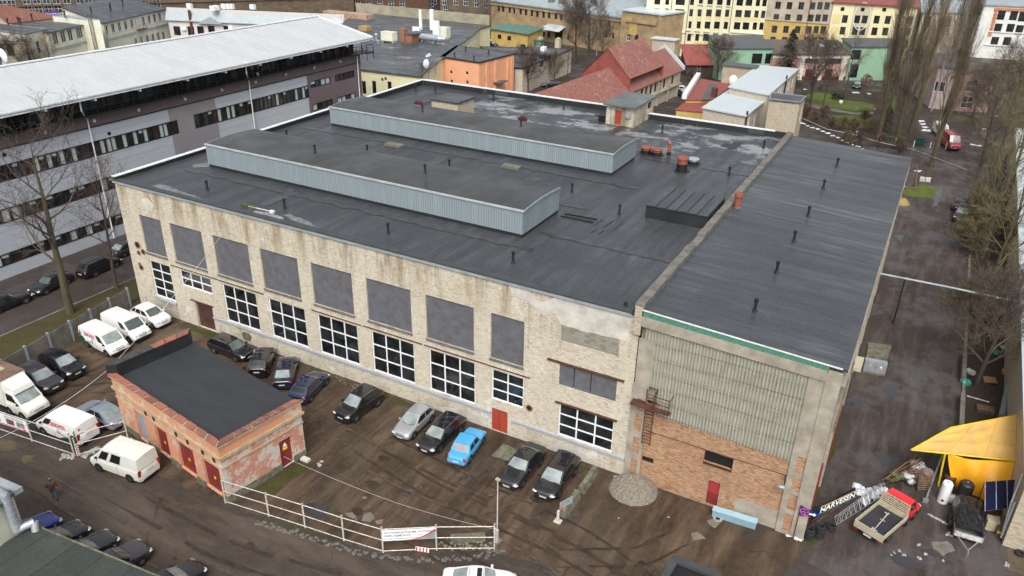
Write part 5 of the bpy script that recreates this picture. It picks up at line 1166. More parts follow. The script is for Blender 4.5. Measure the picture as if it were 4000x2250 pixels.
m=MB();sc_,zc_=F.loc((3,0,947,165));pts=[F.P(sc_+1.9*math.cos(t*.2618),zc_+3.3*math.sin(t*.2618),.08) for t in range(25)];m.tube(pts,.09,4);m.build('oval_moulding',WHITEF,ly)
for q in ((3,0,690,190),(3,0,672,308),(3,0,655,395)):s,zz=F.loc(q);MB().fbox(F,s-.9,s+.9,zz-1.1,zz+1.1,.02,.06).build('blind_window',APT_YD,ly)
# -- background roofs upper right
for i,(qs,zz,hw,lab) in enumerate([([(3,0,1560,130),(3,0,1940,130),(3,0,1990,20),(3,0,1540,0)],16,ROOF_PALE,'far building with pale blue-grey roof behind the poplars')]):
 block('far_house',lab,'building',poly(qs,zz),zz,TANG,hw,{0:lambda F:[pick(F,(3,0,1800,220),2,2.5),pick(F,(3,0,1600,220),2,2.5)]},.4,.3)
a,b=Vector(XY((3,0,2030,575),0)),Vector(XY((3,0,2600,610),0));nv2=Vector((-(b-a).normalized().y,(b-a).normalized().x))
P=[tuple(a),tuple(a+(b-a)*.31),tuple(b+(b-a)*.5),tuple(b+(b-a)*.5+nv2*18),tuple(a+nv2*18)]
FW=Fac(a,b);zt=FW.loc((3,0,2300,55))[1]
def ow(F):
 return [pick(F,(3,0,x,y),1.9,2.5)+(2,1,DARKM,GLASS) for x,y in ((2347,153),(2472,157),(2313,284),(2437,287),(2280,418),(2403,420),(2530,300),(2560,170))]
P=[tuple(a),tuple(b+(b-a)*.6),tuple(b+(b-a)*.6+nv2*18),tuple(a+nv2*18)]
wh,FF=block('white_house','white plastered house with orange corner quoins behind the trees at top right','apartment building',P,zt,WHITEP,ROOF_PALE,{0:ow},.5,.4)
F=FF[0];s,_=F.loc((3,0,2245,300));ztop=zt-.8
for i in range(16):MB().fbox(F,s-.5+(i % 2)*.15,s+.5-(i % 2)*.15,6+i*(ztop-6)/16,6+(i+.92)*(ztop-6)/16,0,.12).build('quoin',QUOIN,wh)
MB().fbox(F,s-.6,F.L,zt-1.2,zt-.6,0,.3).build('dentil_course',QUOIN,wh)
for q in ((3,0,2300,320),(3,0,2300,455)):zz=F.loc(q)[1];MB().fbox(F,s-.6,F.L,zz-.15,zz+.15,0,.25).build('string_course',WHITEP,wh)
# -- mint green and salmon nursery school
a,b=Vector(XY((3,0,285,805))),Vector(XY((3,0,770,805)));dd=(b-a).normalized();nn_=Vector((-dd.y,dd.x));FN=Fac(a,b)
a0=a-dd*7;zt=FN.loc((3,0,500,545))[1];b0=b+dd*.0
P=[tuple(a0),tuple(b0),tuple(b0+nn_*8),tuple(a0+nn_*8)]
def ow(F):
 return [pick(F,(3,0,432,613),3.8,1.2)+(3,1,DARKM,GLASS_M),pick(F,(3,0,660,618),3.9,1.2)+(3,1,DARKM,GLASS_M),pick(F,(3,0,410,742),1.9,2.2)+(2,2,DARKM,GLASS_M),pick(F,(3,0,608,742),1.9,2.2)+(2,2,DARKM,GLASS_M)]
pk,FF=block('salmon_school','salmon pink two-storey building with cream pilasters and brown roof with skylights','school',P,[zt,zt,zt+1.9,zt+1.9],PINKP,ROOF_BRN,{0:ow},.6,.2)
F=FF[0]
for q in ((3,0,335,680),(3,0,535,680),(3,0,755,680)):s=F.loc(q)[0];MB().fbox(F,s-.55,s+.55,0,zt-.1,0,.15).build('pilaster',CREAM,pk)
MB().fbox(F,0,F.L,zt-1.0,zt-.3,0,.2).build('cornice',CREAM,pk);MB().fbox(F,0,F.L,0,.9,0,.12).build('plinth',DKRED,pk)
for t_ in ((.72),(.87),(.33)):
 c=Vector(a0).lerp(Vector(b0),t_)+nn_*3.5;m=MB();m.obox((c.x-.5,c.y,zt+1.0),(1.1,0,0),(nn_.x*1.6,nn_.y*1.6,.5),(0,0,.12));m.build('skylight',ROOF_LIGHT,pk)
c0=b0-nn_*.5;P=[tuple(c0),tuple(c0+dd*12.5),tuple(c0+dd*12.5+nn_*5.5),tuple(c0+nn_*5.5)]
FG=Fac(c0,c0+dd*10);zt2=7.9
gr,FF=block('green_school_wing','mint green wing with dark windows and slate roof behind the bare trees','school',P,[zt2,zt2,zt2+1.1,zt2+1.1],GREENP,ROOF_SLATE,{0:lambda F:[pick(F,(3,0,885,552),2.4,2.3),pick(F,(3,0,865,715),2.0,3.2)]},.3,.2)
c0=a0-dd*.2;P=[tuple(c0-dd*13),tuple(c0),tuple(c0+nn_*9),tuple(c0-dd*13+nn_*9)]
FG=Fac(c0-dd*13,c0);zt3=FG.loc((2,0,2500,492))[1]
gl_,FF=block('green_school_annex','small mint green annex with slate roof left of the spruce','school',P,[zt3,zt3,zt3+1.6,zt3+1.6],GREENP,ROOF_SLATE,{0:lambda F:[pick(F,(2,0,2465,590),2.5,2.4)+(2,1),pick(F,(3,0,20,590),2.4,2.4)+(2,1)]},.3,.2)
# -- small red-roofed house
a,b=Vector(XY((2,0,1750,775))),Vector(XY((2,0,2190,780)));d2=(b-a).normalized();n2=Vector((-d2.y,d2.x));FR=Fac(a,b);zt=FR.loc((2,0,1900,655))[1]
P=[tuple(a),tuple(b),tuple(b+n2*7),tuple(a+n2*7)]
rh,FF=block('timber_cottage','dark timber cottage with a faded red pitched roof in front of the yellow apartments','cottage',P,[zt,zt,zt+3.6,zt+3.6],plain('dark_timber',(.07,.05,.042),.85),ROOF_RED2,{0:lambda F:[pick(F,(2,0,1863,705),1.5,2.2)+(2,2,CREAM,GLASS_M)]},.5,.15)
# -- red-roofed long warehouse: ridge roof, dormer, gable wall
eR,eL=XY((2,0,1700,700),5.5),XY((2,0,905,1035),5.5)
rA,rB=G((2,0,1420,530),9.5),None
ee=Vector(eR)-Vector(eL);ee_n=ee.normalized();en=Vector((-ee_n.y,ee_n.x))
E1=Vector(eL)-ee_n*17;E2=Vector(eR);wdt=(Vector((rA.x,rA.y))-E2).dot(en);wdt=abs(wdt)
R1,R2=E1+en*wdt,E2+en*wdt;B1,B2=E1+en*2*wdt,E2+en*2*wdt
rw_=empty('red_roof_warehouse',(E1.x,E1.y,0),'long brick warehouse with patched red tin roof and a tall red dormer','warehouse')
m=MB();FE=Fac(E1,E2);L_=FE.L
lof=[(s_,s_+1.5,3.0,4.9) for s_ in [4+i*2.35 for i in range(int((L_-6)/2.35))]]
wall_grid(m,FE,0,L_,0,5.45,lof,.3);FGb=Fac(E2,B2);wall_grid(m,FGb,0,FGb.L,0,5.45,[]);m.quad(FGb.P(0,5.45),FGb.P(FGb.L,5.45),FGb.P(FGb.L/2,9.45));m.quad((B1.x,B1.y,0),(B2.x,B2.y,0),(B2.x,B2.y,5.4),(B1.x,B1.y,5.4));m.build('wall',BRWHITE,rw_)
for o in lof:MB().fbox(FE,o[0],o[1],o[2],o[3],-.28,-.22).build('dark_bay',BLACKM,rw_)
m=MB();a3=E1-en*.5;b3=E2-en*.5
m.add([(a3.x,a3.y,5.3),(b3.x,b3.y,5.3),(R2.x,R2.y,9.5),(R1.x,R1.y,9.5),(a3.x,a3.y,5.45),(b3.x,b3.y,5.45),(R2.x,R2.y,9.65),(R1.x,R1.y,9.65)],[(0,1,2,3),(7,6,5,4),(0,1,5,4),(0,3,7,4)])
b4,a4=B2+en*.5,B1+en*.5;m.quad((R1.x,R1.y,9.65),(R2.x,R2.y,9.65),(b4.x,b4.y,5.45),(a4.x,a4.y,5.45));rr_=m.build('roof',ROOF_RED,rw_)
m=MB();p0=E2;m.obox((E2.x-en.x*.7,E2.y-en.y*.7,5.4),(en.x*(wdt+.7),en.y*(wdt+.7),4.3),(ee_n.x*.7,ee_n.y*.7,0),(0,0,.75));m.obox((B2.x+en.x*.7,B2.y+en.y*.7,5.4),(-en.x*(wdt+.7),-en.y*(wdt+.7),4.3),(ee_n.x*.7,ee_n.y*.7,0),(0,0,.75));m.build('gable_coping',ROOF_LIGHT,rw_)
c=R2+en*.0;m=MB();m.box(c.x-3.0,c.x+2.2,c.y+.2,c.y+2.5,6,11.3);k=m.build('gable_stack',BR_PALE,rw_);m=MB();m.box(c.x-3.3,c.x+2.5,c.y-.1,c.y+2.8,11.3,11.55);m.build('stack_cap',ROOF_LIGHT,k)
def onroof(q):
 """point on the near roof slope seen at q"""
 d=ray(q);nrm=Vector((ee_n.x,ee_n.y,0)).cross(Vector((en.x*wdt,en.y*wdt,4.2)).normalized());o=Vector((E1.x,E1.y,5.6));k=(o-CAM).dot(nrm)/d.dot(nrm);return CAM+d*k
pt=[onroof((2,0,x,y)) for x,y in ((928,875),(1000,858),(1135,940),(1045,970))];m=MB();m.quad(*[p+Vector((0,0,.08)) for p in pt]);m.build('pale_roof_sheet',ROOF_LIGHT,rr_)
pt=[onroof((2,0,x,y)) for x,y in ((1310,555),(1285,500),(1375,480),(1420,525))];m=MB();m.quad(*[p+Vector((0,0,.08)) for p in pt]);m.build('pale_roof_sheet',ROOF_LIGHT,rr_)
# dormer: a taller saddle roof across the ridge
D0=R1+ee_n*(R2-R1).length*.50;D1=R1+ee_n*(R2-R1).length*.80;zt=13.2;Ra,Rb=D0+en*.5,D1+en*.5;lo_z=8.0;e0,e1=D0-en*4.6,D1-en*4.6;f0,f1=D0+en*5.6,D1+en*5.6
m=MB();v=lambda p,z_:(p.x,p.y,z_)
m.quad(v(e0,lo_z),v(e1,lo_z),v(Rb,zt),v(Ra,zt));m.quad(v(f0,lo_z),v(f1,lo_z),v(Rb,zt),v(Ra,zt));dm=m.build('dormer_roof',ROOF_RED,rr_)
m=MB();m.quad(v(e0+ee_n*.2,lo_z-2.2),v(f0+ee_n*.2,lo_z-2.2),v(f0+ee_n*.2,lo_z),v(Ra+ee_n*.2,zt),v(e0+ee_n*.2,lo_z));m.build('dormer_gable',ROOF_RED2,rr_);m=MB();m.quad(v(e1,lo_z-2),v(f1,lo_z-2),v(f1,lo_z),v(Rb,zt),v(e1,lo_z));m.build('dormer_gable',ROOF_RED2,rr_)
# canopy beams on the yard side
m=MB();m.fbox(FE,L_-26,L_,2.5,2.75,0,.5);m.build('side_beam',CONC,rw_)
for i in range(5):MB().fbox(FE,L_-2-i*5.5,L_-1.6-i*5.5,0,4.9,0,.5).build('side_post',CONC,rw_)
# -- pale-roofed complex behind the shed
z=8.2
P=[XY((2,0,2190,880),z),XY((2,0,2576,950),z),XY((3,0,0,955),z),XY((3,0,300,700),z),XY((2,0,2480,660),z)]
P=[XY((2,0,2190,880),z),XY((3,0,0,958),z),XY((3,0,300,700),z),XY((2,0,2490,665),z)]
cA,FF=block('pale_roof_block','whitish brick block under a big plain light grey sheet roof','workshop',P,z,BRWHITE,ROOF_LIGHT,{1:lambda F:[pick(F,(3,0,x,y),.9,1.9)+(1,1,WHITEF,GLASS_L) for x,y in ((105,935),(130,915),(175,895),(208,865),(245,835))]},.25,.2)
FP=FF[1];s,_=FP.loc((3,0,165,880));MB().fbox(FP,s-.12,s+.12,3,z+.9,.0,.25).build('flue',BLACKM,cA)
z2_=6.8;P=[XY((2,0,1925,1090),z2_),XY((2,0,2345,1172),z2_),XY((2,0,2566,1000),z2_),XY((2,0,2190,915),z2_)]
cB,FF=block('pale_roof_wing','lower white brick wing with light grey roof and a flue','workshop',P,z2_,BRWHITE,ROOF_LIGHT,{1:lambda F:[pick(F,(2,0,x,y),1.3,2.4)+(2,2,WHITEF,GLASS_M) for x,y in ((2375,1240),(2440,1200),(2510,1140))]},.25,.2)
FP=FF[1];s,_=FP.loc((2,0,2345,1200));MB().fbox(FP,s+.1,s+.4,3,z2_+.8,.0,.3).build('flue',RUST,cB)
P=[XY((2,0,2125,655),8.5),XY((2,0,2450,690),8.5),XY((2,0,2480,660),8.5),XY((2,0,2140,640),8.5)]
P=[XY((2,0,2125,658),8.5),XY((2,0,2445,690),8.5)];a,b=Vector(P[0]),Vector(P[1]);nx=Vector((-(b-a).normalized().y,(b-a).normalized().x))
P=[tuple(a),tuple(b),tuple(b+nx*3),tuple(a+nx*3)]
cC,FF=block('rendered_block','beige rendered blank-walled block with white satellite dish','building',P,8.5,TANG,ROOF_SLATE,None,.3,.2)
s,zz=FF[0].loc((2,0,2230,805));m=MB();c=FF[0].P(s,zz,.5);m.ball(c,.9,.25,1.1,12,8);m.build('satellite_dish',WHITEF,cC)
z3=9.2;P=[XY((3,0,15,1010),z3),XY((3,0,318,1045),z3),XY((3,0,376,985),z3),XY((3,0,35,945),z3)]
tb,FF=block('brick_tower_block','square pale brick block with rusty stain and dark flat roof right behind the shed','tower',P,z3,BR_PALE,FELT_FAR,{1:lambda F:[pick(F,(3,0,330,1150),.8,2.6)+(1,2,WHITEF,GLASS_L),pick(F,(3,0,338,1180),.8,2.2)+(1,1,WHITEF,GLASS_L)]},.12,.25,rim=ZINC)
m=MB();F=FF[0];
# -- lower dark roof between parapet and pale wing
z4=5.2;P=[XY((2,0,1440,1150),z4),XY((2,0,2330,1280),z4),(57.5,56.5),XY((2,0,2350,1180),z4),XY((2,0,1420,1060),z4)]
P=[(35.8,50.9),(56.5,50.9),(55.5,58.5),(34.0,60.0)]
block('low_annex','low annex with dark ribbed felt roof directly behind the factory parapet','annex',P,9.3,BRWHITE,FELT_FAR,None,.1,.15)
# -- red roofed sheds with strip skylight
z5=5.0;P5=[(2,0,1760,1020),(2,0,2010,1000),(2,0,2200,850),(2,0,1900,790)]
P=[XY(q,z5) for q in ((2,0,1745,1010),(2,0,2010,1005),(2,0,2215,855),(2,0,1905,800))]
rs,FF=block('red_shed','red tin roofed shed with a grey translucent strip and white gable coping','shed',P,z5,YELLOWP,ROOF_RED2,None,.2,.12)
pt=[G(q,z5+.2) for q in ((2,0,1905,1003),(2,0,1985,1003),(2,0,2062,848),(2,0,1992,838))];m=MB();m.quad(*pt);m.build('translucent_strip',ROOF_SLATE,rs)
a,b=G((2,0,1755,1000),z5+.3),G((2,0,1895,775),z5+.3);m=MB();dd_=(b-a);sd=Vector((-dd_.y,dd_.x,0)).normalized();m.obox(a,dd_,sd*.9,(0,0,.9));m.build('gable_coping',WHITE_TRIM,rs)
c=G((2,0,2030,980),z5);MB().box(c.x-.5,c.x+.5,c.y-.5,c.y+.5,z5,z5+1.8).build('chimney',RUST,rs)
P=[XY(q,4.4) for q in ((2,0,1655,1085),(2,0,1930,1110),(2,0,2000,1015),(2,0,1760,1030))]
block('red_lean_to','lower lean-to with red tin roof and ochre wall in front of the red shed','lean-to',P,[4.0,4.0,4.6,4.6],YELLOWP,ROOF_RED2,None,.15,.12)
# -- dull pink house in the trees
a,b=Vector(XY((3,0,1800,1110))),Vector(XY((3,0,2195,1135)));d3=(b-a).normalized();n3=Vector((-d3.y,d3.x));FH=Fac(a,b)
ph=empty('pink_house',((a.x+b.x)/2,(a.y+b.y)/2,0),'dull pink gabled house with brown roof and white-framed green windows among trees','house')
ztop=FH.loc((3,0,2090,700))[1];ze_=FH.loc((3,0,1900,740))[1]-.5;L3=FH.L;m=MB()
ho=[pick(FH,(3,0,2045,868),2.2,2.2)+(2,2,WHITEF),pick(FH,(3,0,2005,1030),2.2,2.4)+(2,2,WHITEF)]
wall_grid(m,FH,0,L3,0,ze_,[h[:4] for h in ho],.15);m.quad(FH.P(0,ze_),FH.P(L3,ze_),FH.P(L3/2,ztop));FH2=Fac(b,b+n3*14)
m.quad((a.x,a.y,0),(a.x+n3.x*14,a.y+n3.y*14,0),(a.x+n3.x*14,a.y+n3.y*14,ze_),(a.x,a.y,ze_));m.quad((b.x,b.y,0),(b.x+n3.x*14,b.y+n3.y*14,0),(b.x+n3.x*14,b.y+n3.y*14,ze_),(b.x,b.y,ze_));m.build('wall',PINKH,ph)
for h in ho:window(ph,FH,h,2,2,WHITEF,GLASS_M)
mid=a.lerp(b,.5);m=MB()
for s0_,s1_ in ((a-d3*.6,mid),(b+d3*.6,mid)):
 p0,p1=s0_-n3*.5,s1_-n3*.5;m.obox((p0.x,p0.y,ze_-.3),(p1.x-p0.x,p1.y-p0.y,ztop-ze_+.4),(n3.x*15,n3.y*15,0),(0,0,.18))
m.build('roof',ROOF_BRN,ph);m=MB();m.box(mid.x-.5,mid.x+.4,mid.y+3,mid.y+4,ztop-1,ztop+1.2);m.build('chimney',CONC_D,ph)
a2=Vector(XY((3,0,1615,1085)));P=[tuple(a2),tuple(a-d3*.3),tuple(a-d3*.3+n3*16),tuple(a2+n3*16)]
block('pink_annex','pale pink flat-roofed wing left of the gabled pink house','house',P,8.5,plain('washed_pink',(.50,.40,.38),.85),ROOF_SLATE,{0:lambda F:[pick(F,(3,0,1700,870),3,2)+(2,1,WHITEF,GLASS_M)]},.2,.2)
P=[tuple(a+n3*18-d3*4),tuple(b+n3*18+d3*1),tuple(b+n3*26+d3*1),tuple(a+n3*26-d3*4)]
block('long_pink_wall_house','long low pink house with dark flat roof behind the gabled pink house','house',P,7.5,plain('rose_render',(.50,.34,.33),.85),ROOF_SLATE,None,.3,.2)

# -- left: cream buildings beyond the office roof
z=10.
P=[XY((0,0,1040,240),z),XY((0,0,1665,97),z),XY((0,0,1240,55),z),XY((0,0,650,170),z)]
def wl_(F):
 return [pick(F,(0,0,x,y),1.25,2.1)+(2,1,WHITEF,GLASS) for x,y in ((1073,303),(1140,285),(1205,270),(1268,255),(1330,240),(1447,212),(1505,198),(1558,183),(1612,168),(1487,398),(1545,382),(1598,368),(1650,358),(1430,410),(1372,425))]
c1,FF=block('cream_annex','cream rendered two-storey annex with sloping grey felt roof and metal balcony','building',P,[z,z,z+2.2,z+2.2],CREAM,FELT_FAR,{0:wl_},.3,.2,sillm=ZINC)
F=FF[0]
for zz in (6.4,6.0):MB().fbox(F,0,F.L,zz,zz+.16,0,.14).build('string_course',ZINC,c1)
for q in ((0,0,1362,250),(0,0,1030,280)):s=F.loc(q)[0];downpipe(max(.2,s),z-.3,0,.15,c1,F,.08,ZINC)
s,zz=F.loc((0,0,1412,293));m=MB();m.fbox(F,s-1.7,s+1.7,zz-.1,zz+.1,0,1.0);k=m.build('balcony',DKRED,c1);m=MB()
for u in (s-1.65,s,s+1.6):m.fbox(F,u,u+.06,zz+.1,zz+1.2,.92,.98)
m.fbox(F,s-1.65,s+1.65,zz+1.15,zz+1.2,.92,.98);m.build('railing',RUST,k)
P=[XY((0,0,480,335),z),XY((0,0,855,252),z),XY((0,0,690,195),z+.6),XY((0,0,190,225),z+.6)]
c2,FF=block('cream_wing','cream rendered wing with dark felt roof behind the rusty ladder','building',P,z,CREAM,FELT_FAR,{0:lambda F:[pick(F,(0,0,x,y),w_,2.7)+(n_,1,WHITEF,GLASS_M) for x,y,w_,n_ in ((560,382,1.6,2),(638,365,1.6,2),(707,348,1.6,2),(800,325,2.2,3))]},.3,.2)
F=FF[0]
for zz in (6.4,6.0):MB().fbox(F,0,F.L,zz,zz+.16,0,.14).build('string_course',ZINC,c2)
P=[XY((0,0,860,195),z+1.4),XY((0,0,1003,200),z+1.4),XY((0,0,1000,190),z+1.4),XY((0,0,720,183),z+1.4)]
a,b=Vector(XY((0,0,872,200),z+1.4)),Vector(XY((0,0,1003,203),z+1.4));P=[tuple(a),tuple(b),(b.x-12,b.y+.8),(a.x-12,a.y-.5)]
c3,FF=block('fire_wall_stair','tall cream stair wall carrying a rusty fire ladder','stair tower',P,z+1.4,CREAM,ZINC,None,.05,.1)
F=FF[0];s,_=F.loc((0,0,885,300));m=MB();F3=Fac(P[3],P[0])
p=G((0,0,935,520),2.0);q_=G((0,0,865,160),z+2.6);s=1.0
m=MB()
for s_ in (.5,1.25):m.fbox(F,s_,s_+.09,1,z+2.6,.25,.34)
for i in range(34):m.fbox(F,.5,1.3,1.2+i*.34,1.26+i*.34,.26,.33)
m.build('fire_ladder',RUST,c3)
P=[XY((0,0,250,368),z),XY((0,0,470,318),z)];a,b=Vector(P[0]),Vector(P[1]);P=[tuple(a),tuple(b),(b.x-16,b.y-1),(a.x-16,a.y-1)]
c4,FF=block('cream_gable','projecting cream end wall with one narrow window beyond the white roof','building',P,z+.4,CREAM,FELT_FAR,{0:lambda F:[pick(F,(0,0,390,475),1.1,2.6)+(1,2,WHITEF,GLASS_M)]},.1,.15,rim=ZINC)
a,b=Vector(XY((0,0,-100,440),9)),Vector(XY((0,0,245,440),9));P=[tuple(a),tuple(b),(b.x-15,b.y-1),(a.x-15,a.y-1)]
c5,FF=block('worn_cream_wing','darker worn cream wing at the left edge with tall dark windows','building',P,9,CREAM_D,FELT_FAR,{0:lambda F:[pick(F,(0,0,102,497),1.5,2.7)+(2,1),pick(F,(0,0,12,497),1.5,2.7)+(2,1)]},.3,.2,rim=ZINC)
for q in ((0,0,85,255),(0,0,190,237),(0,0,212,250),(0,0,327,205)):vent(q,11,.15,1.5,c2)
for q in ((0,0,658,175),(0,0,922,135),(0,0,1115,90),(0,0,1115,118),(0,0,1238,55)):vent(q,11.5,.15,1.5,c1)
# rusty roof far left
P=[XY((0,0,90,240),10),XY((0,0,600,180),10),XY((0,0,40,72),13),XY((0,0,-120,90),13)]
block('rust_roof_house','house with broad rusty red tin roof in the far upper left corner','house',P,[10,10,13.5,13.5],TANG,ROOF_RUST,None,.3,.15)
P=[XY((0,0,0,262),10),XY((0,0,85,240),10),XY((0,0,20,130),12),XY((0,0,-80,130),12)]
P0=[G((0,0,-60,275),10.2),G((0,0,88,243),10.2),G((0,0,25,80),13.6),G((0,0,-80,60),13.6)]
# low white-pink building with pale roof
eA,eB=Vector(XY((0,0,1690,203),8)),Vector(XY((1,0,0,243),8));rX,rY=G((0,0,1790,85),11),G((1,0,915,122),11)
dE=(eB-eA).normalized();FPk=Fac(eA,eA+dE*60);ln=(Vector((rY.x,rY.y))-eA).dot(dE)+1;dep=abs((Vector((rX.x,rX.y))-eA).dot(Vector((-dE.y,dE.x))))
nE=Vector((-dE.y,dE.x));B=eA+dE*ln;P=[tuple(eA),tuple(B),tuple(B+nE*dep),tuple(eA+nE*dep)]
def wp(F):return [pick(F,(0,0,x,y),1.9,2.3)+(2,1,DARKM,GLASS) for x,y in ((1782,310),(1922,312),(2020,310),(2128,305),(2285,305))]
pw,FF=block('pale_pink_building','long pinkish white building with pale sheet metal roof and air conditioners','building',P,[8,8,11,11],PINKW,ROOF_PALE,{0:wp},.5,.15)
F=FF[0]
for q in ((0,0,1855,288),(0,0,2325,275)):s,zz=F.loc(q);MB().fbox(F,s-.6,s+.6,zz-.4,zz+.4,0,.4).build('air_conditioner',WHITEF,pw)
s,zz=F.loc((0,0,1945,350));m=MB();m.fbox(F,s-.3,s+.3,zz,10.8,.0,.45);m.build('flue',RUST,pw)
s,zz=F.loc((0,0,2125,230));m=MB();m.add([F.P(s-3.6,7.6,.8),F.P(s+3.6,7.6,.8),F.P(s,9.4,.8),F.P(s,9.4,-5)],[(0,1,2),(0,2,3),(1,3,2)]);m.build('porch_gable',ROOF_PALE,pw)
for q in ((0,0,2145,100),(0,0,2180,95),(0,0,2255,80),(0,0,2295,80),(0,0,2330,80),(0,0,2545,85),(0,0,1910,75)):
 p=G(q,11.2);MB().box(p.x-.8,p.x+.8,p.y-.4,p.y+.4,11.0,12.2).build('air_conditioner',WHITEF,pw)
m=MB();p=G((1,0,940,230),8);m.box(p.x-9,p.x+6,p.y,p.y+3,7.5,10.4);m.build('rusty_parapet',plain('rust_streaked_plaster',(.45,.38,.30),.8,col2=(.30,.12,.06),scale=1.2),pw)
# brown brick apartments
zr_b=12.5;a,b=Vector(XY((1,0,40,90),zr_b)),Vector(XY((1,0,1737,178),zr_b));
FB=Fac(a,b)
s1,z1=FB.loc((1,0,132,25));s2,z2=FB.loc((1,0,1472,37));
dB=(b-a).normalized()
# choose the wall line so that a window row is level
def level(q1,q2,z):return Vector(XY(q1,z)),Vector(XY(q2,z))
a,b=level((1,0,132,30),(1,0,1472,40),5.8);dB=(b-a).normalized();nB=Vector((-dB.y,dB.x));FB=Fac(a-dB*80,b)
sR=FB.loc((1,0,1737,100))[0];P=[tuple(FB.a),tuple(FB.a+dB*sR),tuple(FB.a+dB*sR+nB*14),tuple(FB.a+nB*14)]
def wb(F):
 o=[]
 for i in range(13):o.append(pick(F,(1,0,132+i*111.7,28+i*.9),1.75,1.9)+(2,2,WHITEF,GLASS_M))
 for x in (1028,1140,1252,1363,1478):o.append(pick(F,(1,0,x,148),1.75,1.9)+(2,2,WHITEF,GLASS_M))
 for i in range(1,15):o.append(pick(F,(1,0,132-i*111.7,28-i*.9),1.75,1.9)+(2,2,WHITEF,GLASS_M))
 return o
bb,FF=block('brown_brick_apartments','large brown brick apartment block with white windows across the top','apartment building',P,12,BR_BROWN,ROOF_SLATE,{0:wb},.4,.3)
F=FF[0];s,zz=F.loc((1,0,1505,130));s2,zz2=F.loc((1,0,1735,178));MB().fbox(F,s,F.L,2,zz,0,.06).build('cream_patch',APT_B,bb)
# purple-brown return wing
c=FB.a+dB*sR+dB*.2;c2_=c+dB*9+nB*7;P=[tuple(c+nB*1.2),tuple(c2_),tuple(c2_+nB*20),tuple(c+nB*20)]
block('plum_brick_house','narrow plum-brown house at the end of the brown brick block','apartment building',P,11.5,plain('plum_brick',(.085,.055,.052),.85),ROOF_SLATE,{0:lambda F:[pick(F,(1,0,x,y),1.2,2.2)+(1,2,WHITEF,GLASS_M) for x,y in ((1750,40),(1776,35),(1804,10),(1755,135),(1780,130),(1806,125))]},.3,.3)
c,c9=level((1,0,1855,100),(1,0,2395,130),6.);P=[tuple(c),tuple(c9),tuple(c9+nB*20),tuple(c+nB*18)]
block('dark_stone_house','dark stone house mostly hidden by bare trees behind the workshop','apartment building',P,13,BR_STONE,ROOF_SLATE,{0:lambda F:[pick(F,(1,0,x,y),1.6,2.4)+(2,2,WHITEF,GLASS_M) for x,y in ((1895,10),(1905,95),(2010,12),(2110,16),(2310,40),(2220,30))]},.3,.3)
# dark rusticated block at upper left
a,b=level((0,0,285,92),(0,0,1000,72),8.);dS=(b-a).normalized();nS=Vector((-dS.y,dS.x));P=[tuple(a-dS*45),tuple(b+dS*75),tuple(b+dS*75+nS*16),tuple(a-dS*45+nS*16)]
def ws(F):
 o=[pick(F,(0,0,x,y),1.9,2.4)+(2,2,WHITEF,GLASS_M) for x,y in ((285,92),(387,91),(486,90),(585,88),(690,84),(815,88),(910,80),(1005,72),(125,85))]
 o += [pick(F,(0,0,x,y),1.9,2.2)+(2,2,WHITEF,GLASS_M) for x,y in ((20,4),(108,3),(262,0),(364,-2),(462,-3),(562,-4),(668,-5),(800,-6),(885,-8))]
 return o+[pick(F,(0,0,x,y),1.9,2.2)+(2,2,WHITEF,GLASS_M) for x,y in ((1160,48),(1250,40),(1350,40),(1468,45),(1580,42))]
ds,FF=block('rusticated_block','dark rusticated stone block along the upper left edge with a purple sign','apartment building',P,14,BR_STONE,ROOF_SLATE,{0:ws},.4,.3)
F=FF[0];zz=F.loc((0,0,500,60))[1];MB().fbox(F,0,F.L,zz,zz+.3,0,.35).build('string_course',BR_STONE,ds)
s,z0_=F.loc((0,0,448,150));s2,z1_=F.loc((0,0,595,124));zs=(z0_+z1_)/2;sg=MB().fbox(F,s,s2,zs-.7,zs+.7,.05,.25).build('shop_sign',plain('violet_sign',(.10,.03,.30),.4),ds)
tm,wd_=text_mb('TRAUMU KLĪNIKA',F.P(s+.3,zs-.3,.27),F.P(1,0)-F.P(0,0),(0,0,1),.75);tm.build('lettering',WHITES,sg)
# satellite dish at left edge
p=G((0,0,38,640),9);m=MB();m.ball((p.x,p.y,10.2),1.6,.5,1.6,16,8);k=empty('satellite_dish',(p.x,p.y,0),'round white satellite dish with black ring at the left edge','satellite dish');m.build('dish',WHITEF,k)
m=MB();pts=[Vector((p.x+1.0*math.cos(t*.3927),p.y-.9,9.9+1.0*math.sin(t*.3927))) for t in range(17)];m.tube(pts,.13,5);m.cyl((p.x,p.y-.9,9.9),(p.x,p.y-.4,10.2),.25,.2,6);m.build('ring',BLACKM,k);m=MB();m.cyl((p.x,p.y+.2,0),(p.x,p.y+.2,9),.15,.15,6);m.build('mast',BLACKM,k)
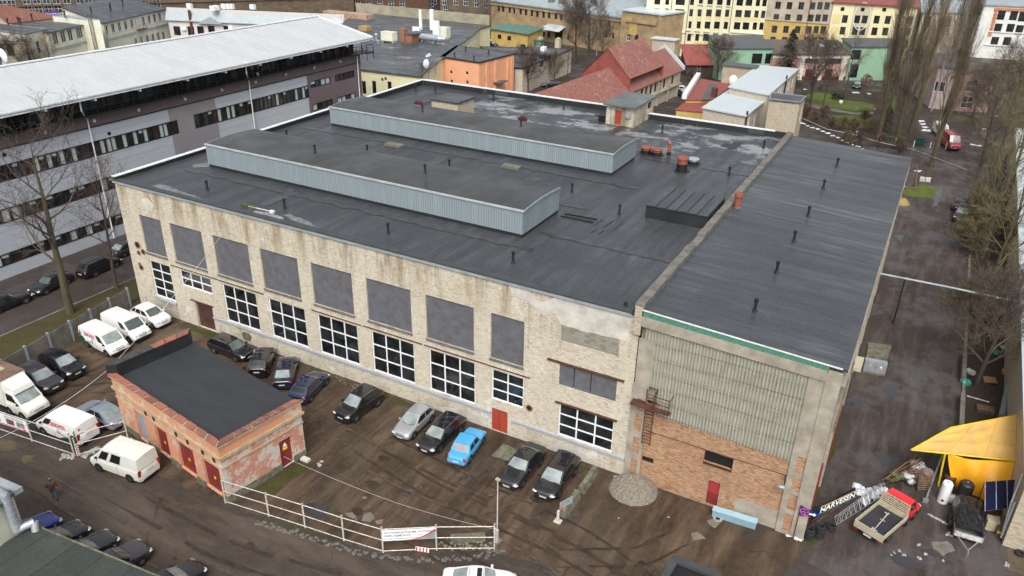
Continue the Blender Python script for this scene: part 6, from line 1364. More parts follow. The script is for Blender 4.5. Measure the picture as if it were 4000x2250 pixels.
# ================================================================ vehicles
ORG0=Vector((0,0,0))
def lerp(a,b,t):return a+(b-a)*t
def prof(tab,x):
 for (a,va),(b,vb) in zip(tab,tab[1:]):
  if x <= b:return lerp(va,vb,0 if b == a else max(0,(x-a)/(b-a)))
 return tab[-1][1]
def make_car(kind,label,cat,pm,L=4.4,Wd=1.78,Hh=1.48,wb=2.6,fo=.88,belt=.92,hood=.78,cowl=.95,tail=.98,xa=None,xb=None,xc=None,xd=None,wr=.74,gb=.92,
    sw=((.06,.47),(.52,.96)),wheel=.32,rails=None,sunroof=False,roofm=None,glass=None,front_glass=None,rim=None,rear_low=None,boxy=0.,trim=None,side_glass=True,group=None,plate=True,lamp=None,grille=BLACKP,lampz=None,stripes=None):
 """one vehicle, nose towards +x, standing on z=0"""
 E=empty(kind,(0,0,0),label,cat,group);h=Wd/2;F_,Rr=L/2,-L/2;gc=.2
 fx=F_-fo;rx=fx-wb;glass=glass or SCREEN_D;fg=front_glass or SCREEN;rim=rim or RIM
 xa=F_-1.15 if xa is None else xa;xb=xa-.85 if xb is None else xb;xc=Rr+.8 if xc is None else xc;xd=Rr+.15 if xd is None else xd
 ztab=[(Rr,tail-.12),(Rr+.08,tail),(min(xd,xa-.1),max(tail,belt)),(xa,cowl),(F_-.35,hood+.03),(F_-.08,hood-.08),(F_,hood-.22)]
 wtab=[(Rr,.80+boxy*.12),(Rr+.12,.92+boxy*.06),(Rr+.5,1),(F_-.75,1),(F_-.28,.94+boxy*.04),(F_-.08,.82+boxy*.12),(F_,.66+boxy*.25)]
 xs=[Rr,Rr+.05,Rr+.14,Rr+.35,Rr+.7,rx,(rx+fx)/2,fx-.2,xa,fx+.1,F_-.6,F_-.38,F_-.2,F_-.09,F_-.03,F_];xs=sorted(set(round(x,3) for x in xs));m=MB();V=[]
 for x in xs:
  z=prof(ztab,x);wd=h*prof(wtab,x);end=(x < Rr+.1 or x > F_-.12);zb=gc+(.1 if end else 0);cr=.03 if x > xa else .01
  s=[(0,zb),(wd*.86,zb),(wd*.965,zb+.1),(wd*.995,zb+(z-zb)*.4),(wd,zb+(z-zb)*.62),(wd*.975,z-.10),(wd*.93,z-.03),(wd*.78,z+cr*.6),(wd*.4,z+cr),(0,z+cr*1.1)]
  V.append([(x,y,q) for y,q in s]+[(x,-y,q) for y,q in s[-2:0:-1]])
 n=len(V[0])
 for ring in V:m.v += [Vector(p) for p in ring]
 for i in range(len(V)-1):
  for j in range(n):m.f.append([i*n+j,i*n+(j+1) % n,(i+1)*n+(j+1) % n,(i+1)*n+j]);m.m.append(0)
 m.f.append(list(range(n-1,-1,-1)));m.m.append(0);m.f.append([(len(V)-1)*n+j for j in range(n)]);m.m.append(0)
 # cabin
 zb_=belt-.03;zt=Hh-.06;yb,yt=h*gb,h*wr;nb=5
 bot=[(xd+(xa-xd)*i/nb,lerp(tail-.02 if xd < Rr+.4 else belt,cowl-.02,i/nb) if True else 0) for i in range(nb+1)]
 top=[(xc+(xb-xc)*i/nb,zt+.045*math.sin(math.pi*(i+.6)/(nb+1.2))) for i in range(nb+1)]
 def side(u,v,sg,off=0.):
  k=u*nb;i=min(nb-1,int(k));t=k-i;bx,bz=lerp(bot[i][0],bot[i+1][0],t),lerp(bot[i][1],bot[i+1][1],t);tx,tz=lerp(top[i][0],top[i+1][0],t),lerp(top[i][1],top[i+1][1],t)
  y=lerp(yb,yt,v**1.25)+off;return Vector((lerp(bx,tx,v),sg*y,lerp(bz,tz,v)))
 cb=MB();nv=4
 for sg in (1,-1):
  for i in range(nb):
   for j in range(nv):cb.quad(side(i/nb,j/nv,sg),side((i+1)/nb,j/nv,sg),side((i+1)/nb,(j+1)/nv,sg),side(i/nb,(j+1)/nv,sg))
 def crown(i,k):
  x,z=top[i];y=yt*(1-2*k/6);return (x,y,z+.05*(1-(y/yt)**2))
 for i in range(nb):
  for k in range(6):cb.quad(crown(i,k),crown(i+1,k),crown(i+1,k+1),crown(i,k+1))
 def endf(i,u,k,v,off):
  bx,bz=bot[i];tx,tz=crown(i,6*u)[0],crown(i,0)[2]
  y0=yb*(1-2*u);y1=yt*(1-2*u);bulge=.07*(1-(1-2*u)**2)*(1 if i else -1)
  z1=tz+.05*(1-(1-2*u)**2);return Vector((lerp(bx,tx,v)+bulge*(1-v*.6)+off*(1 if i else -1)*.7,lerp(y0,y1,v),lerp(bz,z1,v)+off))
 for i in (0,nb):
  for a in range(6):
   for b in range(3):cb.quad(*[endf(i,(a+p)/6,0,(b+q)/3,0) for p,q in ((0,0),(1,0),(1,1),(0,1))])
 nbod=len(m.v);m.add(cb.v,cb.f)
 body=m.build('body',pm,E,smooth=True);body.data.set_sharp_from_angle(angle=R_(38))
 if roofm:
  r=MB()
  for i in range(nb):
   for k in range(6):r.quad(*[tuple(Vector(crown(a,b))+Vector((0,0,.006))) for a,b in ((i,k),(i+1,k),(i+1,k+1),(i,k+1))])
  r.build('roof_panel',roofm,E,smooth=True)
 def glassq(i,u0,u1,v0,v1,name,mt):
  g=MB()
  for a in range(4):
   for b in range(2):g.quad(*[endf(i,lerp(u0,u1,(a+p)/4),0,lerp(v0,v1,(b+q)/2),.012) for p,q in ((0,0),(1,0),(1,1),(0,1))])
  return g.build(name,mt,E,smooth=True)
 glassq(nb,.07,.93,.06,.93,'windscreen',fg)
 if rear_low != 'none':glassq(0,.10,.90,.12 if xd > Rr+.4 else .38,.90,'rear_window',fg if xd > Rr+.4 else glass)
 if side_glass:
  for sg in (1,-1):
   for u0,u1 in sw:
    g=MB();K=4
    for a in range(K):
     ua,ub=lerp(u0,u1,a/K),lerp(u0,u1,(a+1)/K);g.quad(side(ua,.10,sg,.014),side(ub,.10,sg,.014),side(ub,.86,sg,.014),side(ua,.86,sg,.014))
    g.build('side_window',glass,E,smooth=True)
 # wheels
 for sg in (1,-1):
  for x in (fx,rx):
   a=MB();a.cyl((x,sg*(h-.30),wheel+.02),(x,sg*(h+.004),wheel+.02),wheel+.075,wheel+.065,20);a.build('wheel_arch',BLACKP,E)
   t=MB();t.cyl((x,sg*(h-.22),wheel),(x,sg*(h+.015),wheel),wheel,wheel*.96,22);t=t.build('wheel',TYRE,E)
   q=MB();y=sg*(h+.018);q.cyl((x,sg*(h+.0),wheel),(x,y,wheel),wheel*.66,wheel*.62,20,True,1)
   for k in range(5):
    an=k*1.2566+.3;dx,dz=math.cos(an),math.sin(an);px,pz=-dz,dx
    q.quad(*[(x+dx*r*wheel*.62+px*w_,y+sg*.006,wheel+dz*r*wheel*.62+pz*w_) for r,w_ in ((.1,-.045),(1,-.035),(1,.035),(.1,.045))],mi=0)
   q.cyl((x,y,wheel),(x,y+sg*.008,wheel),wheel*.14,wheel*.12,8,True,0);q.build('rim',[rim,BLACKM],t)
 # lamps, grille, plates, mirrors, bumpers
 lz=lampz or hood-.17
 for sg in (1,-1):
  a=MB();a.ball((F_-.155,sg*h*.70,lz),.19,.24,.085,10,6);a.build('headlight',lamp or LAMP_W,E,smooth=True)
  tz_=tail-.2 if tail > .9 else tail-.16;b=MB();b.ball((Rr+.10,sg*h*.80,tz_),.12,.15,.11 if boxy < .5 else .2,8,6);b.build('taillight',LAMP_R,E,smooth=True)
  c=MB();mx=xa-.28;c.obox((mx,sg*(h*.93),belt+.03),(.14,0,0),(0,sg*.2,0),(0,0,.13));c.build('wing_mirror',trim or pm,E)
 g=MB();g.obox((F_-.06,-h*.42,lz-.13),(.075,0,0),(0,h*.84,0),(-.05,0,.19));g.build('grille',grille,E)
 g=MB();g.obox((F_-.10,-h*.72,gc+.05),(.125,0,0),(0,h*1.44,0),(0,0,.14));g.build('bumper_intake',BLACKP,E)
 if boxy > .9:
  MB().obox((F_-.16,-h*.93,.25),(.20,0,0),(0,h*1.86,0),(.02,0,.26)).build('front_bumper',BLACKP,E)
  for sg in (1,-1):MB().obox((Rr-.02,sg*h*.93-.09,.8),(.06,0,0),(0,.18,0),(0,0,.45)).build('tail_cluster',LAMP_R,E)
 g=MB();g.obox((Rr-.01,-h*.72,gc+.04),(.1,0,0),(0,h*1.44,0),(0,0,.12));g.build('rear_bumper',trim or BLACKP,E)
 if plate:
  MB().box(F_+.018,F_+.03,-.26,.26,lz-.28,lz-.17).build('number_plate',PLATE,E);MB().box(Rr-.03,Rr-.012,-.26,.26,tail-.42,tail-.31).build('number_plate',PLATE,E)
 for sg in (1,-1):
  d=MB()
  for u in ((.02,.5,.97) if len(sw) > 1 else (.62,.97)):
   p=side(min(.999,u),0,sg);d.box(p.x-.006,p.x+.006,sg*h*.996-.004,sg*h*.996+.006,gc+.14,p.z-.10)
  d.build('door_seam',BLACKM,E)
 if rails:
  for sg in (1,-1):r=MB();r.tube([Vector((lerp(xc,xb,t)+.02,sg*yt*.96,zt+.055+.05*math.sin(math.pi*t)**.3)) for t in (.03,.1,.35,.65,.88,.97)],.022,6);r.build('roof_rail',rails,E)
 if sunroof:
  x0,x1=lerp(xc,xb,.55),lerp(xc,xb,.9);MB().box(x0,x1,-yt*.62,yt*.62,zt+.04,zt+.108).build('sunroof',SCREEN_D,E)
 w_=MB()
 for sg in (1,-1):a=endf(nb,.5-sg*.05,0,.03,.02);b=endf(nb,.5-sg*.38,0,.10,.02);w_.tube([a,b],.012,4)
 w_.build('wipers',BLACKM,E)
 E['_half']=h;E['_wf']=fx;E['_wr']=rx
 return E
def place(E,qf=None,qr=None,side=1,head=None,at=None):
 """put the car so that its near-side wheels touch the sighted ground points; side=+1: left-hand (y+) flank is the near one"""
 h=E['_half'];wf,wr_=E['_wf'],E['_wr']
 if qf is not None and qr is not None:
  a,b=G(qf),G(qr);d=(a-b).normalized()
  if head is not None:d=Vector((math.cos(R_(head)),math.sin(R_(head)),0))
  mid=(a+b)/2;off=(wf+wr_)/2
 else:
  d=Vector((math.cos(R_(head)),math.sin(R_(head)),0));mid=G(qf or qr or (2000,1500));off=wf if qf is not None else wr_
 lft=Vector((-d.y,d.x,0));c=mid-d*off-lft*h*side
 if at is not None:c=G(at[0],at[1]);c.z=0
 E.location=(c.x,c.y,c.z+.03);E.rotation_euler=(0,0,math.atan2(d.y,d.x))
 for k in ('_half','_wf','_wr'):del E[k]
 return E
SUV=dict(L=4.5,Wd=1.84,Hh=1.70,wb=2.65,fo=.88,belt=1.06,hood=.98,cowl=1.10,tail=1.12,wheel=.36,wr=.76)
WAGON=dict(L=4.75,Wd=1.82,Hh=1.47,wb=2.78,fo=.92,belt=.92,hood=.80,cowl=.95,tail=.98,xc=-1.75,xd=-2.25)
SEDAN=dict(L=4.6,Wd=1.80,Hh=1.44,wb=2.7,fo=.88,belt=.92,hood=.78,cowl=.94,tail=.98,xa=.95,xb=.25,xc=-1.0,xd=-1.75,wr=.72)
HATCH=dict(L=4.1,Wd=1.72,Hh=1.47,wb=2.5,fo=.82,belt=.93,hood=.80,cowl=.96,tail=1.0,xc=-1.35,xd=-1.95)
VAN=dict(L=4.95,Wd=1.92,Hh=1.96,wb=3.0,fo=.9,belt=1.14,hood=.98,cowl=1.18,tail=1.3,wheel=.34,xa=1.75,xb=.98,xc=-2.40,xd=-2.44,wr=.91,gb=.98,boxy=1.,sw=((.76,.94),),lampz=.82)
S3=((.04,.24),(.28,.58),(.62,.95))
gP='cars parked along the factory wall'
def car(kind,label,cat,pm,base,over,**pl):
 d=dict(base);d.update(over);return place(make_car(kind,label,cat,pm,**d),**pl)
# yard, against the concrete fence
car('parked_car','small white crossover parked nearest the factory corner by the fence','car',P_WHITE,SUV,dict(L=4.3,Hh=1.62,wb=2.6,sw=S3,glass=SCREEN_D,front_glass=SCREEN_M,grille=BLACKP),qf=(0,2,1532,415),head=-3,side=-1)
car('parked_van','plain white panel van with big dark grille beside the fence','van',P_WHITE,VAN,dict(L=5.1,wb=3.1,front_glass=SCREEN_M),qf=(0,2,1305,553),head=-3,side=-1)
v1=make_car('service_van','white van lettered SERVISS parked against the concrete fence','van',P_WHITE,**dict(VAN,rear_low='none',trim=BLACKP))
place(v1,qf=(0,2,1075,695),head=-4,side=-1)
car('parked_car','black luxury suv parked beside the concrete fence next to the lettered van','car',P_BLACK,SUV,dict(L=4.75,wb=2.75,Wd=1.88,sw=S3,roofm=None,sunroof=True),qf=(0,2,637,935),head=-3,side=-1)
car('parked_car','graphite suv with white roof bar parked between box truck and black suv','car',P_GREY,SUV,dict(L=4.8,wb=2.86,Wd=1.9,sw=S3),qf=(0,2,405,1085),head=-2,side=-1)
# box truck
bt=make_car('box_truck','white box truck with rust-stained roof at the left edge of the yard','truck',P_DIRTYW,**dict(VAN,L=3.0,wb=1.6,fo=.85,Wd=2.0,Hh=2.2,belt=1.3,cowl=1.35,hood=1.1,tail=1.4,xa=.75,xb=-.05,xc=-1.3,xd=-1.4,sw=((.30,.9),),rear_low='none',trim=BLACKP,lampz=.85))
b_=MB();b_.box(-5.3,-1.0,-1.08,1.08,.75,3.1);b_.build('cargo_box',P_DIRTYW,bt);b_=MB();b_.box(-5.32,-.98,-1.1,1.1,3.1,3.14);b_.build('cargo_roof',plain('stained_truck_roof',(.20,.12,.09),.8,scale=.7,col2=(.10,.06,.045)),bt)
b_=MB();b_.add([(-1.0,-.95,2.15),(.25,-.85,2.15),(.1,-.8,2.5),(-1.0,-.95,3.0),(-1.0,.95,2.15),(.25,.85,2.15),(.1,.8,2.5),(-1.0,.95,3.0)],[(0,1,2,3),(4,7,6,5),(1,5,6,2),(3,2,6,7),(0,3,7,4)]);b_.build('wind_deflector',P_DIRTYW,bt)
b_=MB();b_.box(-3.2,-2.4,-.5,.4,3.14,3.22);b_.build('roof_hatch',CREAMST,bt)
for y in (-1,1):t_=MB();t_.cyl((-4.2,y*.75,.36),(-4.2,y*1.02,.36),.36,.35,18);t_.build('wheel',TYRE,bt)
t_=MB();t_.box(-5.3,-1.0,-1.1,1.1,.62,.76);t_.build('chassis',BLACKM,bt)
place(bt,qf=(0,2,232,1330),head=2,side=-1)
car('parked_car','silver-blue coupe parked tail outward behind the second lettered van','car',P_STEELB,SEDAN,dict(L=4.75,Hh=1.42,xa=1.0,xb=.25,xc=-.85,xd=-1.75,Wd=1.82,sw=((.12,.48),(.54,.93)),side_glass=True,tail=.98),qr=(0,2,1040,1432),head=180,side=1)
v2=make_car('service_van','white van lettered SERVISS parked behind the pipe fence','van',P_WHITE,**dict(VAN,rear_low='none',trim=BLACKP))
place(v2,qf=(0,3,468,42),qr=(0,3,695,133),side=1)
def livery(v):
 h=.96
 for sg in (1,-1):
  y=sg*(h+.012);tm,wd_=text_mb('SERVISS',(0,0,0),(1,0,0),(0,0,1),.42)
  ex=Vector((-1,0,0)) if sg > 0 else Vector((1,0,0))
  # painted on the upper flank panel, which leans inwards a little
  o=Vector((.45 if sg > 0 else -1.55,sg*(h*.985+.02),1.32));tm,_=text_mb('SERVISS',o,ex,(0,-sg*.09,1),.50,bold=.015);tm.build('lettering',REDS,v)
  g=MB();q=[(-2.35,0.35),(-.3,.35),(-.9,.62),(-1.5,.72),(-1.75,1.1),(-2.3,1.15)];g.quad(*[(x,y,z) for x,z in q]);g.build('green_graphic',GREENS,v)
  g=MB();g.quad(*[(x,sg*(h*(.985-.1*(z-1.2))+.02),z) for x,z in ((-2.3,1.2),(-1.95,1.2),(-2.25,1.72))]);g.build('green_graphic',GREENS,v)
  g=MB();pts=[Vector((x,y+sg*.008,z)) for x,z in ((-.35,.95),(-.75,.82),(-1.15,.74),(-1.6,.70))];g.tube(pts,.05,4)
  g.tube([Vector((-.35+.16*math.cos(a),y+sg*.008,.98+.16*math.sin(a))) for a in [i*.5-1.9 for i in range(10)]],.035,4);g.build('spanner_graphic',plain('spanner_grey',(.22,.25,.26),.5),v)
 g,w_=text_mb('Griffin GT',Vector((-2.455,.52,1.52)),(0,-1,0),(.04,0,1),.24);g.build('rear_lettering',GREYS,v)
 g=MB();g.quad((-2.46,.78,1.0),(-2.46,.72,1.36),(-2.45,-.6,1.46),(-2.45,-.7,1.40),(-2.46,.2,1.12));g.build('green_graphic',GREENS,v)
 g=MB();g.quad((-2.455,.76,1.55),(-2.455,.60,1.52),(-2.455,.57,1.70),(-2.455,.66,1.66),(-2.455,.72,1.74));g.build('red_emblem',REDS,v)
 g,w_=text_mb('Griffin GT',Vector((2.12,-.50,1.075)),(0,1,0),(-.9,0,.25),.20);g.build('bonnet_lettering',GREYS,v)
livery(v1);livery(v2)
v3=car('parked_van','older white high-roof van with two side windows standing on the wet road','van',P_DIRTYW,VAN,dict(L=4.95,wb=3.0,Hh=2.25,belt=1.2,sw=((.42,.66),(.74,.93)),glass=SCREEN_D,wheel=.33,rim=RIM_D,trim=BLACKP,cowl=1.2,hood=.98,rear_low='none'),qf=(0,3,985,393),qr=(0,3,1335,520),side=1)
g=MB();g.box(-2.455,-2.44,-.012,.012,.6,2.1);g.box(-2.45,-2.43,-.95,.95,.52,.545);g.build('rear_door_seam',BLACKM,v3)
g=MB()
for x in (.9,-.6):g.box(x,x+.03,-.82,.82,2.215,2.255)
g.build('roof_seam',GREYS,v3)
# along the factory wall
car('parked_car','black estate car parked parallel to the fence side near the brown loading door','car',P_BLACK,WAGON,dict(rails=CHROME,sw=S3,front_glass=SCREEN_M),qf=(0,2,2370,748),qr=(0,2,2158,665),side=-1)
car('parked_car','black compact crossover seen from behind next to the black estate','car',P_BLACK,SUV,dict(L=4.15,Hh=1.56,wb=2.53,Wd=1.78,xc=-1.35),qf=(1,2,198,722),qr=(1,2,135,882),side=-1)
car('parked_car','navy saloon parked nose to the factory wall','car',P_NAVY,SEDAN,dict(),qf=(1,2,432,790),qr=(1,2,387,985),side=-1)
car('parked_car','dark blue hatchback with red tail lights parked nose to the wall','car',P_BLUE,HATCH,dict(L=4.35,wb=2.64,Wd=1.84,front_glass=SCREEN),qf=(1,2,715,985),qr=(1,2,562,1152),side=-1)
car('parked_car','black suv with chrome roof rails standing alone below the middle windows','car',P_BLACK,SUV,dict(rails=CHROME,sw=S3),qf=(1,2,1003,1362),qr=(1,2,1245,1187),side=1)
car('parked_car','silver hatchback parked below the second to last gridded window','car',P_SILVER,HATCH,dict(L=3.97,Wd=1.68),qf=(1,3,1592,78),qr=(1,2,1775,1350),side=1)
car('parked_car','black estate car with chrome rails between silver hatchback and blue saloon','car',P_BLACK,WAGON,dict(rails=CHROME,sw=S3,Hh=1.42,grille=CHROME),qf=(1,3,1862,208),head=-91,side=1)
lada=make_car('old_saloon','sky blue boxy old saloon parked tail outward by the red door','car',P_SKY,L=4.07,Wd=1.62,Hh=1.44,wb=2.42,fo=.72,belt=.90,hood=.84,cowl=.90,tail=.88,xa=.78,xb=.32,xc=-.95,xd=-1.25,wr=.80,gb=.94,boxy=.75,wheel=.30,rim=RIM,sw=((.12,.48),(.54,.95)),front_glass=plain('pinkish_rear_glass',(.36,.30,.30),.2),trim=CHROME,grille=CHROME)
place(lada,qf=(1,3,2288,128),qr=(1,3,2163,308),side=-1)
car('parked_car','black saloon with silver grille parked right of the concrete slab','car',P_DARKG,SEDAN,dict(L=4.85,wb=2.84,Wd=1.86,grille=CHROME),qf=(2,3,118,558),qr=(2,3,292,348),side=1)
car('parked_car','black estate with large bright headlights beside the concrete barriers','car',P_BLACK,WAGON,dict(L=4.82,Wd=1.86,Hh=1.54,sw=S3,grille=CHROME,rails=BLACKM),qf=(2,3,480,668),qr=(2,3,640,440),side=1)
# row in front of the mossy roof
car('parked_car','royal blue hatchback, first of the row below the mossy roof','car',P_ROYAL,HATCH,dict(front_glass=SCREEN_M),qf=(0,3,548,1035),head=88,side=-1)
car('parked_car','black hatchback, second of the row below the mossy roof','car',P_DARKG,HATCH,dict(front_glass=SCREEN_M),qf=(0,3,835,1128),head=87,side=-1)
car('parked_car','black saloon, third of the row below the mossy roof','car',P_DARKG,SEDAN,dict(front_glass=SCREEN_M),qf=(0,3,1118,1238),head=86,side=-1)
car('parked_car','dark grey coupe with shiny bonnet, fourth of the row below the mossy roof','car',P_GREY,SEDAN,dict(front_glass=SCREEN_M,L=4.4),qf=(0,3,1440,1350),head=83,side=-1)
car('parked_car','dark hatchback cut by the bottom edge right of the mossy roof','car',P_DARKG,HATCH,dict(Hh=1.5),head=84,at=((658,2246),1.45))
car('moving_car','white sports saloon with black sunroof crossing the bottom edge','car',P_WHITE,SEDAN,dict(L=4.55,Hh=1.38,sunroof=True,Wd=1.85,xc=-.6,xd=-1.7),head=27,at=((1872,2246),1.3))
# street behind the fence
car('parked_car','black estate parked on the street below the office block','car',P_BLACK,WAGON,dict(rails=CHROME,sw=S3,L=4.9,Hh=1.6),qf=(0,1,1192,1240),qr=(0,1,960,1345),side=-1)
car('parked_car','dark car on the street half hidden by the factory corner','car',P_GREY,SEDAN,dict(),qr=(0,1,1262,1145),head=92,side=-1)
car('parked_car','dark saloon on the street behind the thick tree trunk','car',P_DARKG,SEDAN,dict(front_glass=SCREEN_M),qf=(0,2,480,70),head=-82,side=1) 
car('parked_car','black saloon at the left edge of the street','car',P_BLACK,SEDAN,dict(L=4.9,wb=2.9,grille=CHROME),qf=(0,2,262,163),qr=(0,2,2,268),side=-1)
# right and far
car('parked_car','grey suv parked under the mossy trees on the right','car',P_DARKG,SUV,dict(L=4.8),qf=(3,1,1850,770),head=-96,side=-1)
car('parked_car','dark red-lit car behind the grey suv under the trees','car',P_GREY,HATCH,dict(),qf=(3,1,2010,640),head=80,side=-1)
rv=car('parked_van','dull red high-roof van among the poplars','van',P_VANRED,VAN,dict(L=5.6,Hh=2.5,wb=3.5,belt=1.35,cowl=1.4,hood=1.2,tail=1.6,xa=2.1,xb=1.4,xc=-2.65,xd=-2.75,front_glass=SCREEN,trim=BLACKP),qf=(3,1,1800,60),head=-70,side=-1)
car('parked_van','white van almost hidden behind the dull red van','van',P_WHITE,VAN,dict(),qf=(3,0,1690,1370),head=-75,side=-1)
car('parked_car','dark saloon parked by the mint green wing','car',P_DARKG,SEDAN,dict(),qf=(3,0,850,888),head=-85,side=-1)
car('parked_car','white suv parked by the ochre outbuilding','car',P_WHITE,SUV,dict(sw=S3),qf=(1,0,2420,450),head=-20,side=-1)
car('parked_car','dark car parked below the white suv','car',P_BLACK,HATCH,dict(),qf=(1,0,2385,478),head=-15,side=-1)
car('parked_car','dark blue car hidden among bare trees left of the red warehouse','car',P_NAVY,SEDAN,dict(),qf=(2,0,345,885),head=-140,side=1)
car('parked_car','white car beyond the red warehouse gable','car',P_WHITE,HATCH,dict(),qf=(2,0,1760,945),head=0,side=-1)
car('parked_car','dark green car beside the white car beyond the red warehouse','car',P_DARKG,HATCH,dict(),qf=(2,0,1725,980),head=-5,side=-1)
# red pickup
pk_=make_car('flatbed_pickup','red cab dropside pickup with cream load bed parked by the yellow canopy','pickup',P_RED,**dict(VAN,L=2.35,wb=1.0,fo=.78,Wd=1.85,Hh=1.95,belt=1.15,cowl=1.15,hood=.95,tail=1.3,xa=.35,xb=-.15,xc=-.95,xd=-1.05,sw=((.25,.9),),rear_low=None,wheel=.33,plate=True,glass=SCREEN_D,front_glass=SCREEN))
BL,BW=3.1,1.02
b_=MB();b_.box(-1.25-BL,-1.25,-BW,BW,.80,.90);b_.build('load_floor',plain('bed_floor',(.035,.034,.042),.35,var=.4),pk_)
for y in (-BW,BW-.05):MB().box(-1.25-BL,-1.25,y,y+.05,.9,1.28).build('drop_side',CREAMST,pk_)
MB().box(-1.25-BL-.05,-1.25-BL,-BW,BW,.72,1.26).build('tailboard',CREAMST,pk_);MB().box(-1.27,-1.2,-BW,BW,.9,1.35).build('headboard',CREAMST,pk_)
b_=MB()
for y in (-.95,.95):b_.box(-1.27,-1.2,y-.04,y+.04,1.35,2.15)
for z in (1.45,1.62,1.78,1.92,2.08):b_.box(-1.27,-1.21,-.95,.95,z,z+.05)
for i in range(14):b_.box(-1.25,-1.23,-.9+i*.135,-.86+i*.135,1.45,2.1)
b_.build('cab_guard',CREAMST,pk_)
b_=MB();b_.tube([Vector((-4.0,-.15,.95)),Vector((-1.6,.10,.95))],.035,5);b_.tube([Vector((-3.9,-.35,.95)),Vector((-3.9,.05,.95))],.03,5);b_.tube([Vector((-4.1,-.02,.95)),Vector((-3.7,.03,.95))],.03,5);b_.tube([Vector((-2.6,-.2,.95)),Vector((-2.6,.15,.95))],.025,5);b_.tube([Vector((-1.7,.0,.95)),Vector((-1.75,.3,.95))],.03,5)
tow=b_
for y in (-1,1):
 t_=MB();t_.cyl((-3.2,y*.70,.33),(-3.2,y*.95,.33),.33,.32,18);w_=t_.build('wheel',TYRE,pk_);t_=MB();t_.cyl((-3.2,y*.94,.33),(-3.2,y*.965,.33),.2,.18,12);t_.build('rim',RIM_D,w_)
 MB().box(-4.38,-4.33,y*.85-.12,y*.85+.12,.55,.68).build('taillight',LAMP_R,pk_)
MB().box(-4.3,-.9,-.5,.5,.5,.8).build('chassis',BLACKM,pk_)
MB().box(-4.42,-4.38,-.26,.26,.52,.64).build('number_plate',PLATE,pk_)
pr=G((3,3,1210,1110));pf=G((3,3,1500,830));dh=math.degrees(math.atan2(pf.y-pr.y,pf.x-pr.x))
pk_['_half']=.95;pk_['_wf']=.4;pk_['_wr']=-3.2
place(pk_,qr=(3,3,1205,1118),qf=None,head=dh-2,side=-1)
tb_=tow.build('tow_frame',STEEL_W);tb_.location=pk_.location;ORG[tb_]=Vector((0,0,0))
for v in tb_.data.vertices:v.co += Vector(((-2.9+0),-.0,.95)) if False else Vector((0,0,0))
og=Vector(((-4.1-1.6)/2,(-.35+.3)/2,.915));M_=Matrix.Translation(pk_.location) @ Matrix.Rotation(pk_.rotation_euler.z,4,'Z') @ Matrix.Translation(og);tb_.matrix_world=M_;tb_.location=M_.translation;tb_.rotation_euler=(0,0,pk_.rotation_euler.z)
tag(tb_,'thin white metal tow frame lying in the empty pickup bed','tow frame')
# sheeted trailer
tr=empty('trailer',(0,0,0),'galvanised trailer loaded under black plastic sheeting, drawbar towards the road','trailer')
MB().box(-1.9,1.5,-.88,.88,.5,.56).build('trailer_floor',GALV,tr)
for a in ((-1.9,1.5,-.88,-.84),(-1.9,1.5,.84,.88),(1.46,1.5,-.84,.84),(-1.9,-1.86,-.84,.84)):MB().box(*a,.5,.95).build('trailer_side',GALV,tr)
m=MB();nx_,ny_=22,14;rr=random.Random(9);P_={}
for i in range(nx_+1):
 for j in range(ny_+1):
  x,y=lerp(-1.95,1.35,i/nx_),lerp(-.93,.93,j/ny_);e=min(1,min(j,ny_-j)/2.);P_[i,j]=(x,y,.98+e*(.42+.14*math.sin(i*.21+.5)+.05*math.sin(j*2.1+i*.4))+rr.uniform(-.035,.035)-(0 if 0 < j < ny_ else .2))
for i in range(nx_):
 for j in range(ny_):m.quad(P_[i,j],P_[i+1,j],P_[i+1,j+1],P_[i,j+1])
m.build('sheeting',BLACKTARP,tr)
m=MB();m.tube([Vector((1.5,-.6,.5)),Vector((2.6,0,.5))],.04,6);m.tube([Vector((1.5,.6,.5)),Vector((2.6,0,.5))],.04,6);m.tube([Vector((2.5,0,.5)),Vector((3.0,0,.5))],.05,6);m.cyl((2.75,0,0),(2.75,0,.55),.04,.04,6);m.build('drawbar',GALV,tr)
for y in (-1,1):
 for x in (-.55,.1):t_=MB();t_.cyl((x,y*.92,.3),(x,y*1.1,.3),.3,.3,16);t_.build('wheel',TYRE,tr)
MB().box(1.51,1.53,-.8,.8,.55,.9).build('number_board',STEEL_W,tr)
a,b=G((3,3,2000,1280)),G((3,3,2040,800));c=G((3,3,2010,1130),.5);d=(G((3,3,2000,1280),.3)-G((3,3,2010,790),.9));ang=math.atan2(d.y,d.x);hd=G((3,3,2000,1270),.2);tr.location=(hd.x-math.cos(ang)*3.0,hd.y-math.sin(ang)*3.0,.03);tr.rotation_euler=(0,0,ang)
# ================================================================ fences, signs, clutter
# concrete panel fence
fx_=lambda y:1.2-(y+12.3)*.186
cf=empty('concrete_fence',(0,-8,0),'grey concrete panel fence between the street verge and the yard','fence')
ys=[-.6-2.42*i for i in range(9)]
for i,y in enumerate(ys):
 x=fx_(y);MB().box(x-.09,x+.13,y-.09,y+.09,0,2.15).build('fence_post',plain('blue_grey_concrete',(.25,.28,.31),.8),cf)
 if i < len(ys)-1:
  y2=ys[i+1];x2=fx_(y2);m=MB()
  for k in range(4):m.obox((x,y-.09,.02+k*.5),(x2-x,y2-y+.18,0),(.07,0,0),(0,0,.485))
  m.build('fence_panel',CONC_D,cf)
